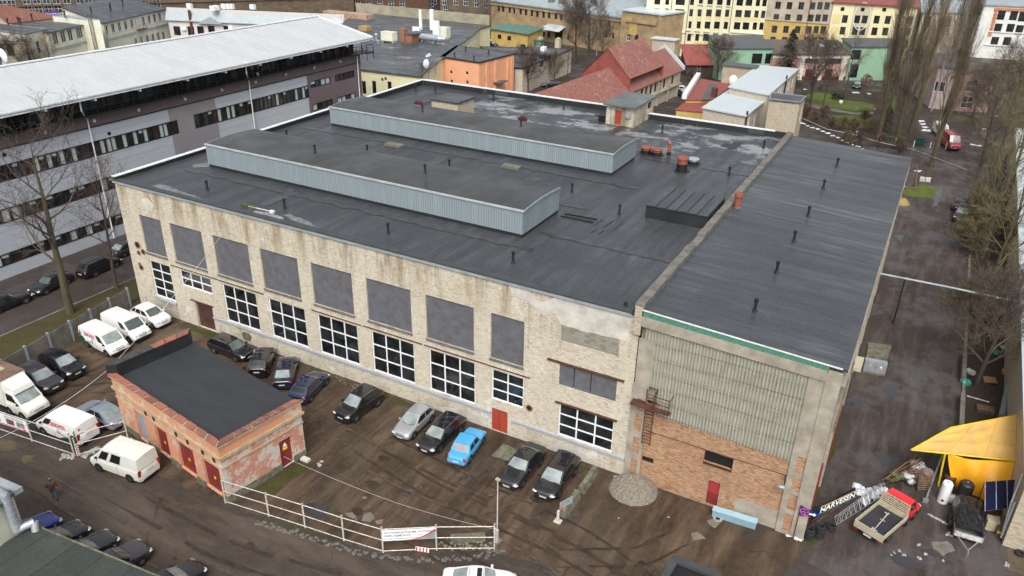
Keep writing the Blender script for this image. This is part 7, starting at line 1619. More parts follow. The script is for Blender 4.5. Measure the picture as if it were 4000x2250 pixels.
# white pipe fence with adverts
def pfence(name,label,bs,hs,rails=(.14,1.08,2.0),banner=None):
 E=empty(name,bs[0],label,'fence');pts=[Vector(b) for b in bs]
 for p,h in zip(pts,hs):
  m=MB();m.cyl(p,p+Vector((0,0,h)),.055,.055,8);m.build('fence_post',STEEL_W,E);m=MB();m.cyl(p+Vector((0,0,h)),p+Vector((0,0,h+.08)),.08,.08,8);m.build('post_cap',plain('rusty_cap',(.40,.28,.18),.7),E)
 for i,(a,b) in enumerate(zip(pts,pts[1:])):
  for z in rails:
   m=MB();m.tube([a+Vector((0,0,z)),b+Vector((0,0,z))],.032,6);m.build('rail',STEEL_W,E)
 return E,pts
bs=[(0,3,2270,715),(1,3,130,850),(1,3,495,965),(1,3,885,1095),(1,3,1280,1215),(1,3,1818,1190),(1,3,2398,1185)]
B_=[tuple(G(q)) for q in bs]
pf1,pp=pfence('pipe_fence','white pipe fence with a car service banner along the yard edge',B_,[1.9,2,2.05,2.1,2.1,2.1,2.15])
def banner(a,b,z0,z1,name,label,cat):
 n=(b-a).normalized();nn=Vector((n.y,-n.x,0));nn=nn if nn.dot(CAM-a) > 0 else -nn;E=empty(name,a+(b-a)/2,label,cat);m=MB();p=a+nn*.05;m.obox((p.x,p.y,z0),(b-a),nn*.015,(0,0,z1-z0));return E,m,p+nn*.02,n,nn
a,b=pp[4]+Vector((.05,0,0)),pp[5];E,m,p,n,nn=banner(a,b,1.08,1.98,'advert_banner','white advert banner reading AUTOPAKALPOJUMI with red and grey swoosh','banner');m.build('banner_cloth',WHITES,E)
Lb=(b-a).length
for s,z,sz in (('AUTOPAKALPOJUMI, AUTONOMA',1.68,.225),('RIEPU REMONTS,',1.42,.225),('50 metri',1.20,.14)):t_,wd_=text_mb(s,p+n*.12+Vector((0,0,z)),n,(0,0,1),sz,bold=.012);t_.build('lettering',GREYS,E)
t_,_=text_mb('tel.: 26869621',p+n*1.95+Vector((0,0,1.44)),n,(0,0,1),.12);t_.build('small_lettering',GREYS,E)
m=MB();m.obox(p+n*.75+Vector((0,0,1.235)),n*2.3,nn*.002,(0,0,.03));m.build('arrow_line',GREYS,E)
m=MB();q_=lambda u,z:p+nn*.004+n*u+Vector((0,0,z));K=8;Z=lambda t:1.10+.86*t**2.2
for i in range(K):t0,t1=i/K,(i+1)/K;u0,u1=lerp(1.4,Lb-.03,t0),lerp(1.4,Lb-.03,t1);m.quad(q_(u0,1.09),q_(u1,1.09),q_(u1,Z(t1)),q_(u0,Z(t0)))
m.build('grey_swoosh',plain('swoosh_grey',(.32,.36,.35),.5),E);m=MB()
for i in range(K):t0,t1=i/K,(i+1)/K;u0,u1=lerp(1.4,Lb-.03,t0),lerp(1.4,Lb-.03,t1);m.quad(q_(u0,Z(t0)),q_(u1,Z(t1)),q_(u1,Z(t1)-.02-.14*t1),q_(u0,Z(t0)-.02-.14*t0))
for v in m.v:v += nn*.003
m.build('red_swoosh',REDS,E)
L1=G((0,3,750,240));L2=G((0,3,325,95));dl=(L2-L1)/1;B2=[tuple(L1),tuple(L2),tuple(L2+dl*1.05),tuple(L2+dl*2.1)]
pf2,p2=pfence('pipe_fence','white pipe fence with furniture banner beside the second lettered van',B2,[1.95]*4)
a,b=p2[2]+Vector((0,0,0)),p2[1];E,m,p,n,nn=banner(a,b,.85,1.95,'advert_banner','white furniture advert banner with four pictures on the left pipe fence','banner');m.build('banner_cloth',WHITES,E)
a2,b2=p2[3],p2[2];m=MB();m.obox((a2.x+nn.x*.05,a2.y+nn.y*.05,.85),(b2-a2),nn*.015,(0,0,1.1));m.build('banner_cloth',WHITES,E)
t_,w1_=text_mb('MĒBEĻU',p+n*.75+Vector((0,0,1.66)),n,(0,0,1),.27,bold=.01);t_.build('lettering',GREYS,E);t_,_=text_mb('IZGATAVOŠANA',p+n*2.3+Vector((0,0,1.66)),n,(0,0,1),.27,bold=.01);t_.build('lettering',GREYS,E)
for i,(u,mt) in enumerate(((-.6,(.12,.05,.03)),(.9,(.25,.30,.03)),(2.4,(.25,.12,.09)),(3.5,(.30,.31,.33)))):
 m=MB();m.obox(p+n*u+nn*.003+Vector((0,0,1.08)),n*.85,nn*.002,(0,0,.5));m.build('picture',plain('advert_picture_%s' % 'abcd'[i],mt,.5,scale=6,var=.6),E)
m=MB();m.obox(p+n*.1+nn*.003+Vector((0,0,.90)),n*((b-a).length-.6),nn*.002,(0,0,.08));m.ball(p+n*((b-a).length-.35)+Vector((0,0,.97)),.15,.15,.07,8,4);m.build('red_line',REDS,E)
# third stretch: bar barrier from corner post to the substation
E3=G((0,3,1340,112));pf3,_=pfence('barrier_gate','white three-bar barrier from the striped post to the substation corner',[tuple(L1+Vector((.25,.1,0))),tuple(E3+Vector((-.35,-.1,0)))],[1.6,2.6])
p=G((0,3,800,232));m=MB();m.cyl(p,p+Vector((0,0,1.0)),.09,.09,10);E=empty('striped_post',p,'short red and white striped post at the corner of the pipe fence','post');m.build('post',WHITES,E);m=MB()
for i in range(5):m.cyl(p+Vector((0,0,.08+i*.2)),p+Vector((0,0,.18+i*.2)),.094,.094,10,False)
m.build('red_band',REDS,E)
p=G((1,3,2425,1120));E=empty('barrier_pole',p,'tall thin white pole at the right end of the pipe fence','pole');m=MB();m.cyl(p,p+Vector((0,0,5.4)),.05,.04,8);m.build('pole',STEEL_W,E);m=MB();m.obox(p+Vector((-.12,-.1,5.35)),(.3,0,0),(0,.15,0),(0,0,.12));m.build('pole_head',CREAMST,E);m=MB();m.box(p.x-.1,p.x+.16,p.y-.25,p.y-.05,.25,1.35);m.build('control_box',STEEL_W,E);m=MB();m.box(p.x-.22,p.x+.25,p.y-.4,p.y+.3,0,.25);m.build('footing',CONC_MOSS,E)
def wire(name,label,pts,r=.02,mt=None,sag=.0):
 m=MB();P=[]
 for a,b in zip(pts,pts[1:]):
  a,b=Vector(a),Vector(b)
  for i in range(8):t=i/8;q=a.lerp(b,t);q.z -= sag*4*t*(1-t);P.append(q)
 P.append(Vector(pts[-1]));m.tube(P,r,4);return tag(m.build(name,mt or STEEL_W),label,'cable')
s,z=F0.loc((0,1,2220,940));gc_=Vector((gp[3][0]-.1,gp[3][1]+0,5.5))
wire('cable','pale cable from the factory wall down to the substation corner',[F0.P(s,z,.1),gc_],.018,sag=.3)
wire('cable','pale cable from the substation corner across the parked vans to the left',[gc_,tuple(G((0,3,0,60),1.2))],.018,sag=.4)
wire('rope_line','thin rope stretched from the substation door to the tall fence pole',[tuple(GF[1].P(ro[0][0]+.2,1.1,.05)),tuple(G((1,3,1390,706),.75)),tuple(p+Vector((0,0,1.2)))],.018,plain('pinkish_rope',(.42,.36,.30),.8),.15)
# concrete barriers and little signs on the right of the cars
for (qa,qb),l in ((((2,3,690,618),(2,3,832,408)),'mossy concrete barrier nearer the factory wall'),(((2,3,505,868),(2,3,652,650)),'mossy concrete barrier carrying the small notice board')):
 a,b=G(qa),G(qb);d=(b-a);s_=Vector((-d.y,d.x,0)).normalized();m=MB();m.add([a-s_*.32,a+s_*.32,b+s_*.32,b-s_*.32,a-s_*.17+Vector((0,0,.62)),a+s_*.17+Vector((0,0,.62)),b+s_*.17+Vector((0,0,.62)),b-s_*.17+Vector((0,0,.62))],[(0,3,2,1),(4,5,6,7),(0,1,5,4),(1,2,6,5),(2,3,7,6),(3,0,4,7)])
 tag(m.build('concrete_barrier',CONC_MOSS),l,'barrier','concrete barriers right of the parked cars')
a,b=G((2,3,468,775),.55),G((2,3,582,712),.55);d=(b-a).normalized();E=empty('notice_board',a,'small grey notice board with a red no-entry roundel','sign');nn=Vector((d.y,-d.x,0));nn=nn if nn.dot(CAM-a) > 0 else -nn;a=a+nn*.1
m=MB();m.obox(a,d*1.15,nn*.03,(0,0,.62));m.build('board',plain('pale_sign_grey',(.42,.45,.50),.5),E);m=MB();c=a+d*.17+nn*.034+Vector((0,0,.16));m.cyl(c,c+nn*.01,.13,.13,14);k=m.build('roundel',REDS,E);m=MB();m.obox(c+nn*.011-d*.09-Vector((0,0,.02)),d*.18,nn*.004,(0,0,.045));m.build('white_bar',WHITES,k)
for i,s in enumerate(('IEBRAUKT AR ATĻAUJĀM','TIKAI NOMNIEKIEM','AUTOSTĀVVIETA')):t_,_=text_mb(s,a+d*(.06+.18*(i == 2)*1.3)+nn*.034+Vector((0,0,.50-.13*i)),d,(0,0,1),.095);t_.build('lettering',GREYS,E)
p=G((2,3,462,905));m=MB();m.box(p.x-.08,p.x+.08,p.y-.08,p.y+.08,0,1.0);E=empty('bollard',p,'short white weathered bollard before the notice board','bollard');m.build('post',STEEL_W,E);m=MB();m.box(p.x-.25,p.x+.25,p.y-.2,p.y+.2,0,.12);m.build('footing',PLASTER,E)
# rubble mound against the shed
def mound(name,cx,cy,rx,ry,h,mt,seed=1,n=34):
 rr=random.Random(seed);m=MB();P={}
 for i in range(n+1):
  for j in range(n+1):
   u,v=(i/n*2-1),(j/n*2-1);r=math.hypot(u,v);e=max(0,1-r**1.3)*(1+.15*math.sin(u*5+seed)*math.cos(v*4));z=h*e**.8+(rr.uniform(-.05,.07) if e > 0 else -.1);P[i,j]=(cx+u*rx,cy+v*ry,z if e > 0 else -.08)
 for i in range(n):
  for j in range(n):
   if max(P[i,j][2],P[i+1,j][2],P[i+1,j+1][2],P[i,j+1][2]) > 0:m.quad(P[i,j],P[i+1,j],P[i+1,j+1],P[i,j+1])
 return m.build(name,mt)
a,b,c=G((2,3,925,600)),G((2,3,1472,640)),G((2,3,1195,722));cx,cy=(a.x+b.x)/2,(-.25+c.y)/2
mm=MB();tag(mound('gravel_heap',cx,cy+.3,(b.x-a.x)/2,1.75,1.15,RUBBLE,4),kind='stuff')
def stones(name,c0,c1,n,sz,mt,w=.5):
 m=MB();rr=random.Random(n)
 for i in range(n):
  t=rr.random();p=Vector(c0).lerp(Vector(c1),t);s=sz*rr.uniform(.4,1.2);m.ball((p.x+rr.uniform(-w,w),p.y+rr.uniform(-w,w),s*.2),s,s*rr.uniform(.6,1),s*.55,5,3,jit=.25)
 return tag(m.build(name,mt),kind='stuff')
stones('rubble_stones',G((1,3,1850,1140)),G((1,3,2380,1150)),90,.13,RUBBLE,.35)
stones('earth_clods',G((1,2,780,880)),G((1,2,1010,1000)),40,.08,RUBBLE,.35)
for qa,qb,l in (((1,3,1960,1125),(1,3,2310,1105),'low dark concrete kerb block behind the right pipe fence bay'),):
 a,b=G(qa),G(qb);d=b-a;s_=Vector((-d.y,d.x,0)).normalized();m=MB();m.obox(a,d,s_*.45,(0,0,.42));tag(m.build('kerb_block',CONC_MOSS),l,'concrete block')
a,b=G((1,3,1615,1180),.14),G((1,3,1750,1200),.14);m=MB();m.obox(a+Vector((0,-.12,-.04)),b-a,(0,.02,.35),(0,.03,0));E=tag(m.build('striped_tape',WHITES),'crumpled red and white warning tape tied low on the pipe fence','warning tape');m=MB()
for i in range(4):m.obox(a+(b-a)*(i*.25+.05)+Vector((0,-.13,-.04)),(b-a)*.1,(0,.02,.35),(0,-.012,0))
m.build('red_stripe',REDS,E)
tag(patch('concrete_slab',[(1,3,2370,245),(1,3,2490,125),(2,3,95,195),(1,3,2560,310)],CONC_MOSS,.05,.03),kind='structure')
pt=[G((1,3,500,290),.0)];m=MB();m.box(pt[0].x-.35,pt[0].x+.35,pt[0].y-.2,pt[0].y+.2,0,.22);tag(m.build('loose_block',PLASTER),'broken plaster block on the grass by the substation corner','block')
for q in ((1,3,885,1105),(0,3,2290,740)):pass
# pale blue crate against the shed
q=[G(c,.55) for c in ((2,3,2035,748),(2,3,2470,880),(2,3,2458,925),(2,3,2020,790))];m=MB();m.prism([(v.x,v.y) for v in q],0,.55);E=empty('blue_chest',q[0],'long pale blue lidded chest lying along the shed wall','chest');k=m.build('body',plain('pale_blue',(.22,.36,.44),.5,var=.15,scale=2),E);m=MB();m.prism(outset([(v.x,v.y) for v in q],.04),.55,.60);m.build('lid',plain('pale_blue_lid',(.36,.52,.60),.5,var=.15,scale=2),E)
p=G((2,3,2070,880));m=MB();m.cyl((p.x,p.y,0),(p.x,p.y,.08),.33,.33,14);tag(m.build('manhole_ring',CONC),'round concrete manhole ring before the pale blue chest','manhole');m=MB();m.cyl((p.x,p.y,.08),(p.x,p.y,.085),.15,.15,12);E=m.build('manhole_opening',BLACKP);E.parent=bpy.data.objects['manhole_ring'];E.location=(0,0,.08)
p=G((3,3,1790,1170));m=MB();m.cyl((p.x,p.y,0.03),(p.x,p.y,.06),.42,.42,18);tag(m.build('manhole_cover',CONC_D),'round manhole cover in the worn patch behind the trailer','manhole')
# ---- buildings cut by the bottom edge
z=3.6;P=[XY(q,z) for q in ((0,3,345,970),(0,3,1700,1535),(0,3,1500,2300),(0,3,-900,1900),(0,3,-10,1185))]
wi=outset(P,-1.2);E=empty('mossy_roof_shed',(wi[0][0],wi[0][1],0),'low building with a dark mossy felt roof in the bottom left corner','shed');m=MB();m.prism(wi,0,z);m.build('wall',CREAM,E);m=MB();m.prism(P,z,z+.22);m.build('roof',FELT_MOSS,E);m=MB();a,b=Vector(P[0]),Vector(P[1]);d=(b-a).normalized();nn=Vector((d.y,-d.x));m.obox((a.x,a.y,z-.05),(b-a).to_3d(),(d.y*-.1,d.x*.1,0),(0,0,.33));m.build('edge_trim',CONC_MOSS,E)
c=G((0,3,235,945),z+.2);c2=G((0,3,-60,1215),z+.2);zt=HZ((0,3,150,600),(0,3,235,945),z+.2);dv=Vector((c2.x-c.x,c2.y-c.y));nv_=Vector((-dv.y,dv.x)).normalized();nv_=nv_ if nv_.dot(Vector((CAM.x-c.x,CAM.y-c.y))) < 0 else -nv_
P=[(c.x,c.y),(c2.x,c2.y),(c2.x+nv_.x*14,c2.y+nv_.y*14),(c.x+nv_.x*14,c.y+nv_.y*14)]
P=[(c.x,c.y),(c2.x,c2.y),(c2.x-14,c2.y-1),(c.x-14,c.y-1)]
E,_=block('cream_corner_house','cream rendered building corner with silver ventilation ducts at the left bottom edge','building',P,zt,CREAM,plain('slate_sheet',(.10,.115,.12),.4),None,.3,.15)
m=MB();a,b=Vector(outset(P,.45)[0]),Vector(outset(P,.45)[3]);d=b-a;m.obox((a.x,a.y,zt-.1),d.to_3d(),(0,-.5,0),(0,0,.35));m.build('gutter',ZINC,E)
e1=G((0,3,172,992),z+.55);zt_=HZ((0,3,30,640),(0,3,172,992),z+.55);m=MB();m.tube([Vector((e1.x,e1.y,z+.55)),Vector((e1.x,e1.y,zt_))],.26,14)
e2=G((0,3,345,905),z+.75);m.tube([Vector((e1.x,e1.y,z+.6)),Vector((e2.x,e2.y,z+.75)),Vector((e2.x+.15,e2.y-.15,z+.2))],.22,14)
for k in range(5):t=.15+k*.17;q=e1.lerp(Vector((e1.x,e1.y,zt_)),t);m.cyl((q.x,q.y,q.z),(q.x,q.y,q.z+.06),.28,.28,14)
m.cyl((e1.x,e1.y,zt_-.05),(e1.x-.3,e1.y-.2,zt_+.5),.26,.26,14);tag(m.build('ventilation_duct',ZINC,smooth=False),'thick silver ventilation duct bending over the mossy roof edge','duct')
z=3.5;P=[XY(q,z) for q in ((2,3,1620,1275),(2,3,2090,1452),(2,3,2300,1900),(2,3,1300,1800))]
E=empty('dark_roof_kiosk',(P[0][0],P[0][1]-2,0),'corner of a low building with dark rimmed roof at the bottom edge','kiosk');m=MB();m.prism(outset(P,-.3),0,z);m.build('wall',CONC_D,E);m=MB();m.prism(P,z,z+.1);m.build('roof',BLACKM,E);m=MB();ri=outset(P,-.42)
for i in range(4):j=(i+1) % 4;m.add([(*P[i],z+.1),(*P[j],z+.1),(*ri[j],z+.1),(*ri[i],z+.1),(*P[i],z+.32),(*P[j],z+.32),(*ri[j],z+.32),(*ri[i],z+.32)],[(4,5,6,7),(0,1,5,4),(3,2,6,7)])
m.build('roof_rim',PARAPET_L,E)
# ---- right-hand workshop
P=[(77.75,6.1),(79.9,110),(95,110),(95,5.6)]
E,FF=block('grey_brick_workshop','grey-white brick workshop along the right edge with a pale roof','workshop',P,5.2,BR_PALE,ROOF_LIGHT,None,.1,.2);FWr=FF[3]
m=MB();m.fbox(FWr,FWr.L-3.2,FWr.L-1.2,.1,3.4,-.02,.04);k=m.build('roller_door',plain('grey_blue_door',(.22,.27,.33),.4),E)
m=MB();m.fbox(FWr,FWr.L-2.2,FWr.L-1.3,2.0,3.1,.05,.07);m.build('door_sign',BLUESIGN,k)
FL=FF[0];m=MB();m.tube([FL.P(.35,3.4,.15),FL.P(.35,.4,.15)],.07,8);m.tube([FL.P(1.4,5.0,.12),FL.P(.5,3.2,.3),FL.P(.35,.3,.15)],.06,8);m.build('downpipe',ZINC,E)
# heating pipe and loose bars beside it
a,b,c=G((3,2,2355,1290),.9),G((3,2,2490,640),.9),G((3,2,2530,600),.9);m=MB();m.tube([a,b],.26,10);m.tube([b,Vector((b.x+.9,b.y+.3,.9))],.24,10)
for t in (.2,.5,.8):q=a.lerp(b,t);m.box(q.x-.06,q.x+.06,q.y-.06,q.y+.06,0,.9)
tag(m.build('heating_pipe',plain('grey_green_lagging',(.19,.23,.22),.6,scale=2)),'thick grey-green heating pipe along the right workshop wall','pipe')
for i,(qa,qb) in enumerate((((3,2,2330,1300),(3,2,2560,985)),((3,2,2370,1290),(3,2,2575,1050)),((3,2,2300,1310),(3,2,2540,1020)))):
 m=MB();m.tube([G(qa,.4),G(qb,1.3)],.10,6);tag(m.build('rusty_pipe',RUST),['rusty bar nearest the heating pipe behind the yellow canopy','rusty bar against the right workshop wall','rusty bar lying lowest behind the yellow canopy'][i],'pipe','rusty bars behind the canopy')
# pipe bridge
m=MB();m.tube([Vector((65.9,36.1,5.1)),Vector((72.3,36.1,5.15)),Vector((78.2,36.1,5.1))],.11,8);E=empty('pipe_bridge',(68.4,36,0),'thin grey overhead pipe crossing the alley on a dark post','pipe');m.build('pipe',ZINC,E);m=MB();m.cyl((68.4,36.1,0),(68.4,36.1,5.0),.07,.07,6);m.build('support_post',BLACKM,E)
# electrical cabinet on its plinth
a,b=G((3,2,948,850)),G((3,2,1170,892));Fc=Fac(a,b);zt=1.35;E=empty('electrical_cabinet',a,'grey two-door electrical cabinet with yellow warning triangle in the alley','cabinet');L_=Fc.L;m=MB();m.fbox(Fc,0,L_,.22,zt,-.55,0);m.build('body',plain('cabinet_grey',(.30,.32,.34),.5),E);m=MB();m.fbox(Fc,-.02,L_+.02,0,.22,-.6,.04);m.build('plinth',CONC_MOSS,E)
for u0,u1 in ((.04,L_/2-.01),(L_/2+.01,L_-.04)):MB().fbox(Fc,u0,u1,.27,zt-.05,0,.025).build('door',plain('cabinet_door_grey',(.27,.30,.33),.45),E)
m=MB();m.fbox(Fc,L_/2+.06,L_/2+.10,.7,.9,.025,.05);m.build('handle',BLACKM,E)
cx_=L_*.76;m=MB();m.quad(Fc.P(cx_-.13,.82,.03),Fc.P(cx_+.13,.82,.03),Fc.P(cx_,1.05,.03));m.build('warning_triangle',WHITES,E);m=MB();m.fquad(Fc,cx_-.1,cx_+.1,.68,.78,.03);m.fquad(Fc,L_*.3-.08,L_*.3+.08,.84,.98,.03);m.build('warning_plate',YELS,E)
q=[G(c,.25) for c in ((3,2,990,690),(3,2,1205,700),(3,2,1245,575),(3,2,1010,545))];m=MB();m.prism([(v.x,v.y) for v in q],0,.25);tag(m.build('concrete_slab',CONC_MOSS),'mossy concrete slab behind the electrical cabinet','concrete slab')
# yellow canopy
zf,zb=3.05,3.5;c=[G((3,3,1440,180),zf),G((3,3,2556,298),zf),G((3,2,2552,1270),zb),G((3,2,1840,1405),zb)]
cn=empty('tarpaulin_canopy',(74,12,0),'yellow tarpaulin canopy on yellow frame beside the right workshop','canopy');m=MB();N_=14
def bil(u,v):return c[0].lerp(c[1],u).lerp(c[3].lerp(c[2],u),v)
for i in range(N_):
 for j in range(N_):
  f=lambda a,b:bil(a/N_,b/N_)+Vector((0,0,-.10*math.sin(math.pi*((a/N_*3) % 1))*math.sin(math.pi*((b/N_*3) % 1))));m.quad(f(i,j),f(i+1,j),f(i+1,j+1),f(i,j+1))
m.build('roof_sheet',YTARP,cn);m=MB();m.tube([c[0],c[1],c[2],c[3],c[0]],.06,6);m.build('frame',YSTEEL,cn)
for k in (1/3,2/3):m=MB();m.tube([bil(k,0)+Vector((0,0,.0)),bil(k,1)+Vector((0,0,.0))],.03,5);m.tube([bil(0,k),bil(1,k)],.03,5);m.build('frame_bar',YTARP,cn)
for q_ in (G((3,3,1712,545)),):t_=bil(.31,0);m=MB();m.cyl(q_,(t_.x,t_.y,zf),.07,.07,8);m.build('canopy_post',YSTEEL,cn)
for u in (0.02,.98):t_=bil(u,.97);MB().box(t_.x-.05,t_.x+.05,t_.y-.05,t_.y+.05,0,zb).build('canopy_post',YSTEEL,cn)
tp=[bil(.33,.02),bil(.94,.03)];bt_=[G((3,3,1850,560),.0),G((3,3,2190,748),.0)];bt_[1]=G((3,3,2175,745));m=MB();nu,nv3=26,12
for i in range(nu):
 for j in range(nv3):
  def f(a,b):
   u,v=a/nu,b/nv3;p_=tp[0].lerp(tp[1],u);q_=bt_[0].lerp(bt_[1]+Vector((1.2,-.2,.4)),u);r_=p_.lerp(q_,v);w_=.14*math.sin(u*17+v*3)*v+.08*math.sin(u*7-v*6);return Vector((r_.x+w_*.4,r_.y-w_-.25*math.sin(math.pi*v),max(.02,r_.z-.35*math.sin(math.pi*u)*(v < .05))))
  m.quad(f(i,j),f(i+1,j),f(i+1,j+1),f(i,j+1))
m.build('side_curtain',YTARP_D,cn,smooth=True)
# tanks
for q,qt,r,mt,l in (((3,3,1752,700),(3,3,1810,505),.36,WHITEF,'white upright boiler tank before the yellow curtain'),((3,3,1945,700),(3,3,1985,500),.48,plain('black_tank',(.02,.02,.022),.5),'black fabric-wrapped tank beside the white boiler'),((3,3,1800,560),(3,3,1825,425),.42,RUST,'rust-brown round-topped tank behind the white boiler'),((3,3,1580,500),(3,3,1597,385),.42,plain('dusty_tank',(.13,.08,.07),.6,scale=2,col2=(.30,.24,.22)),'dusty brown drum left of the steel beam')):
 p=G(q);h_=max(1.0,HZ(qt,q));m=MB();m.cyl((p.x,p.y,.02),(p.x,p.y,h_-.12),r,r,20);m.cyl((p.x,p.y,h_-.12),(p.x,p.y,h_),r,r*.8,20);E=empty('tank',p,l,'tank');m.build('body',mt,E);m=MB();m.cyl((p.x,p.y,h_),(p.x,p.y,h_+.06),.06,.06,8);m.build('valve',GALV,E)
 if mt == WHITEF:m=MB();d=(CAM-p);d.z=0;d.normalize();m.cyl(p+d*(r-.01)+Vector((0,0,.35)),p+d*(r+.03)+Vector((0,0,.35)),.09,.09,10);m.build('flange',BLACKM,E)
# solar panels
q=[G((3,3,2185,795),1.9),G((3,3,2522,757),1.9),G((3,3,2513,478),2.9),G((3,3,2187,503),2.9)];E=empty('solar_panel',q[0],'leaning dark blue solar panel of three strips by the workshop wall','solar panel');nrm=(q[1]-q[0]).cross(q[3]-q[0]).normalized();m=MB()
for i in range(3):a,b=q[0].lerp(q[1],i/3+.01),q[0].lerp(q[1],(i+1)/3-.01);d,c_=q[3].lerp(q[2],i/3+.01),q[3].lerp(q[2],(i+1)/3-.01);m.quad(a,b,c_,d)
m.build('cells',SOLAR,E);m=MB();q2=[v-nrm*.02 for v in q];q3=[v-nrm*.06 for v in q];m.add(q2+q3,[(0,1,2,3),(7,6,5,4),(0,1,5,4),(1,2,6,5),(2,3,7,6),(3,0,4,7)]);m.build('frame',STEEL_W,E);m=MB()
for v in (q[2],q[3]):m.cyl(v-nrm*.06,(v.x,v.y,0),.03,.03,5)
for v in (q[0],q[1]):m.cyl(v-nrm*.06,(v.x,v.y,0),.03,.03,5)
m.build('stand',BLACKM,E)
# clutter by the workshop
for q,dx,dy,dz,mt,nm,l in (((3,3,2240,970),.75,.75,.8,CREAMST,'ibc_box','pale plastic box under the solar panel'),((3,3,2340,1000),.7,1.5,.7,WOOD,'crate','brown wooden crate with orange strip by the workshop'),((3,2,2410,870),.9,.7,.35,WOODY,'timber_box','yellow timber box leaning beside the heating pipe'),((3,2,2180,1245),1.3,.9,.35,WOOD,'plank_stack','stack of dark planks behind the yellow canopy')):
 p=G(q);m=MB();E=empty(nm,p,l,nm.replace('_',' '))
 for k in range(4):m.obox((p.x-dx/2+.02*(k % 2),p.y-dy/2,k*dz/4+.01),(dx,.15,0),(-.05,dy,0),(0,0,dz/4-.02))
 m.build('boards',mt,E)
 if nm == 'crate':MB().box(p.x-dx/2+.02,p.x+dx/2,p.y-dy/2-.04,p.y-dy/2-.01,dz*.5,dz*.75).build('warning_strip',YELS,E)
for q,r,mt,l in (((3,2,2030,860),.38,SACK,'crumpled white rubbish bag under the trees'),((3,2,2000,975),.42,plain('teal_bag',(.05,.28,.22),.5),'teal rubbish bag below the white one'),((3,2,2300,665),.3,plain('green_bag',(.06,.26,.16),.5),'small green bag by the heating pipe'),((3,2,2370,610),.3,SACK,'small white bag beside the heating pipe'),((3,3,1850,690),.35,SACK,'white bag between the two tanks')):
 p=G(q);m=MB()
 for i in range(4):m.ball((p.x+random.uniform(-.2,.2),p.y+random.uniform(-.2,.2),r*.4),r*random.uniform(.6,1),r*random.uniform(.6,1),r*.8,8,5,jit=.18)
 tag(m.build('rubbish_bag',mt),l,'rubbish bag','rubbish bags')
for q,l in (((3,2,2180,950),'flattened brown cardboard sheet on the leaves'),((3,2,2380,560),'torn cardboard piece by the heating pipe')):p=G(q,.1);m=MB();m.obox(p,(1.0,.2,.1),(-.2,.8,.15),(0,0,.02));tag(m.build('cardboard',plain('cardboard',(.25,.15,.07),.8)),l,'cardboard')
p0,p1=G((3,2,2000,1092),.05),G((3,2,2225,1155),.05);m=MB();m.obox(p0,p1-p0,(0,.1,0),(0,0,.08));tag(m.build('white_batten',STEEL_W),'white batten lying on the dark ground under the trees','batten')
# tyres
def tyre(c,r=.33,tilt=0):
 m=MB();n,k=20,8
 for i in range(n):
  for j in range(k):
   def f(a,b):
    A,Bq=a/n*6.283,b/k*6.283;rr=r-.1+.1*math.cos(Bq);return Vector((c.x+rr*math.cos(A),c.y+rr*math.sin(A),c.z+.1+.1*math.sin(Bq)))
   m.quad(f(i,j),f(i+1,j),f(i+1,j+1),f(i,j+1))
 return m.build('tyre',TYRE,smooth=True)
tyn=['lowest','second','third','fourth','topmost','sixth']
for q,n,l in (((3,3,405,1068),4,'left tyre stack at the shed corner'),((3,3,508,1058),5,'right tyre stack at the shed corner'),((3,3,625,975),2,'small dark tyre stack by the wood pile')):
 p=G(q)
 for k in range(n):
  rr=random.uniform(-.04,.04);o=tyre(Vector((p.x+rr,p.y-rr,.01+k*.205)),.36);nm=('lowest' if k == 0 else 'topmost' if k == n-1 else tyn[k]);tag(o,'%s tyre in the %s' % (nm,l),'tyre','stacked tyres')
p=G((3,3,2530,1235));tag(tyre(Vector((p.x,p.y,.02)),.34),'single tyre lying on sandy ground at the right edge','tyre')
# signs on the corner
FSg=Fac((65.6,-.35),(70,-.35));pts=[FSg.loc((3,3,*v)) for v in ((335,745),(315,843),(545,858))];E=empty('pennant_sign',FSg.P(pts[0][0],0),'blue triangular pennant sign with pink wheel emblem and white arrow','sign');m=MB();v=[FSg.P(a,b,.0) for a,b in pts];v2=[FSg.P(a,b,-.04) for a,b in pts];m.add(v+v2,[(0,1,2),(5,4,3),(0,1,4,3),(1,2,5,4),(2,0,3,5)]);m.build('board',BLUESIGN,E)
cx_,cz_=FSg.loc((3,3,368,805));R0=.30;m=MB()
def ringf(r0,r1,d):
 q=MB()
 for i in range(20):a,b=i*.31416,(i+1)*.31416;q.quad(FSg.P(cx_+r0*math.cos(a),cz_+r0*math.sin(a),d),FSg.P(cx_+r0*math.cos(b),cz_+r0*math.sin(b),d),FSg.P(cx_+r1*math.cos(b),cz_+r1*math.sin(b),d),FSg.P(cx_+r1*math.cos(a),cz_+r1*math.sin(a),d))
 return q
PINK=plain('pink_sign_paint',(.65,.12,.22),.4);ringf(.30,.24,.01).build('wheel_emblem',PINK,E);m=MB()
for a in (.3,1.87):dx,dz=math.cos(a),math.sin(a);m.quad(*[FSg.P(cx_+dx*s*.25-dz*w_,cz_+dz*s*.25+dx*w_,.012) for s,w_ in ((-1,-.035),(1,-.035),(1,.035),(-1,.035))])
m.build('emblem_spokes',PINK,E)
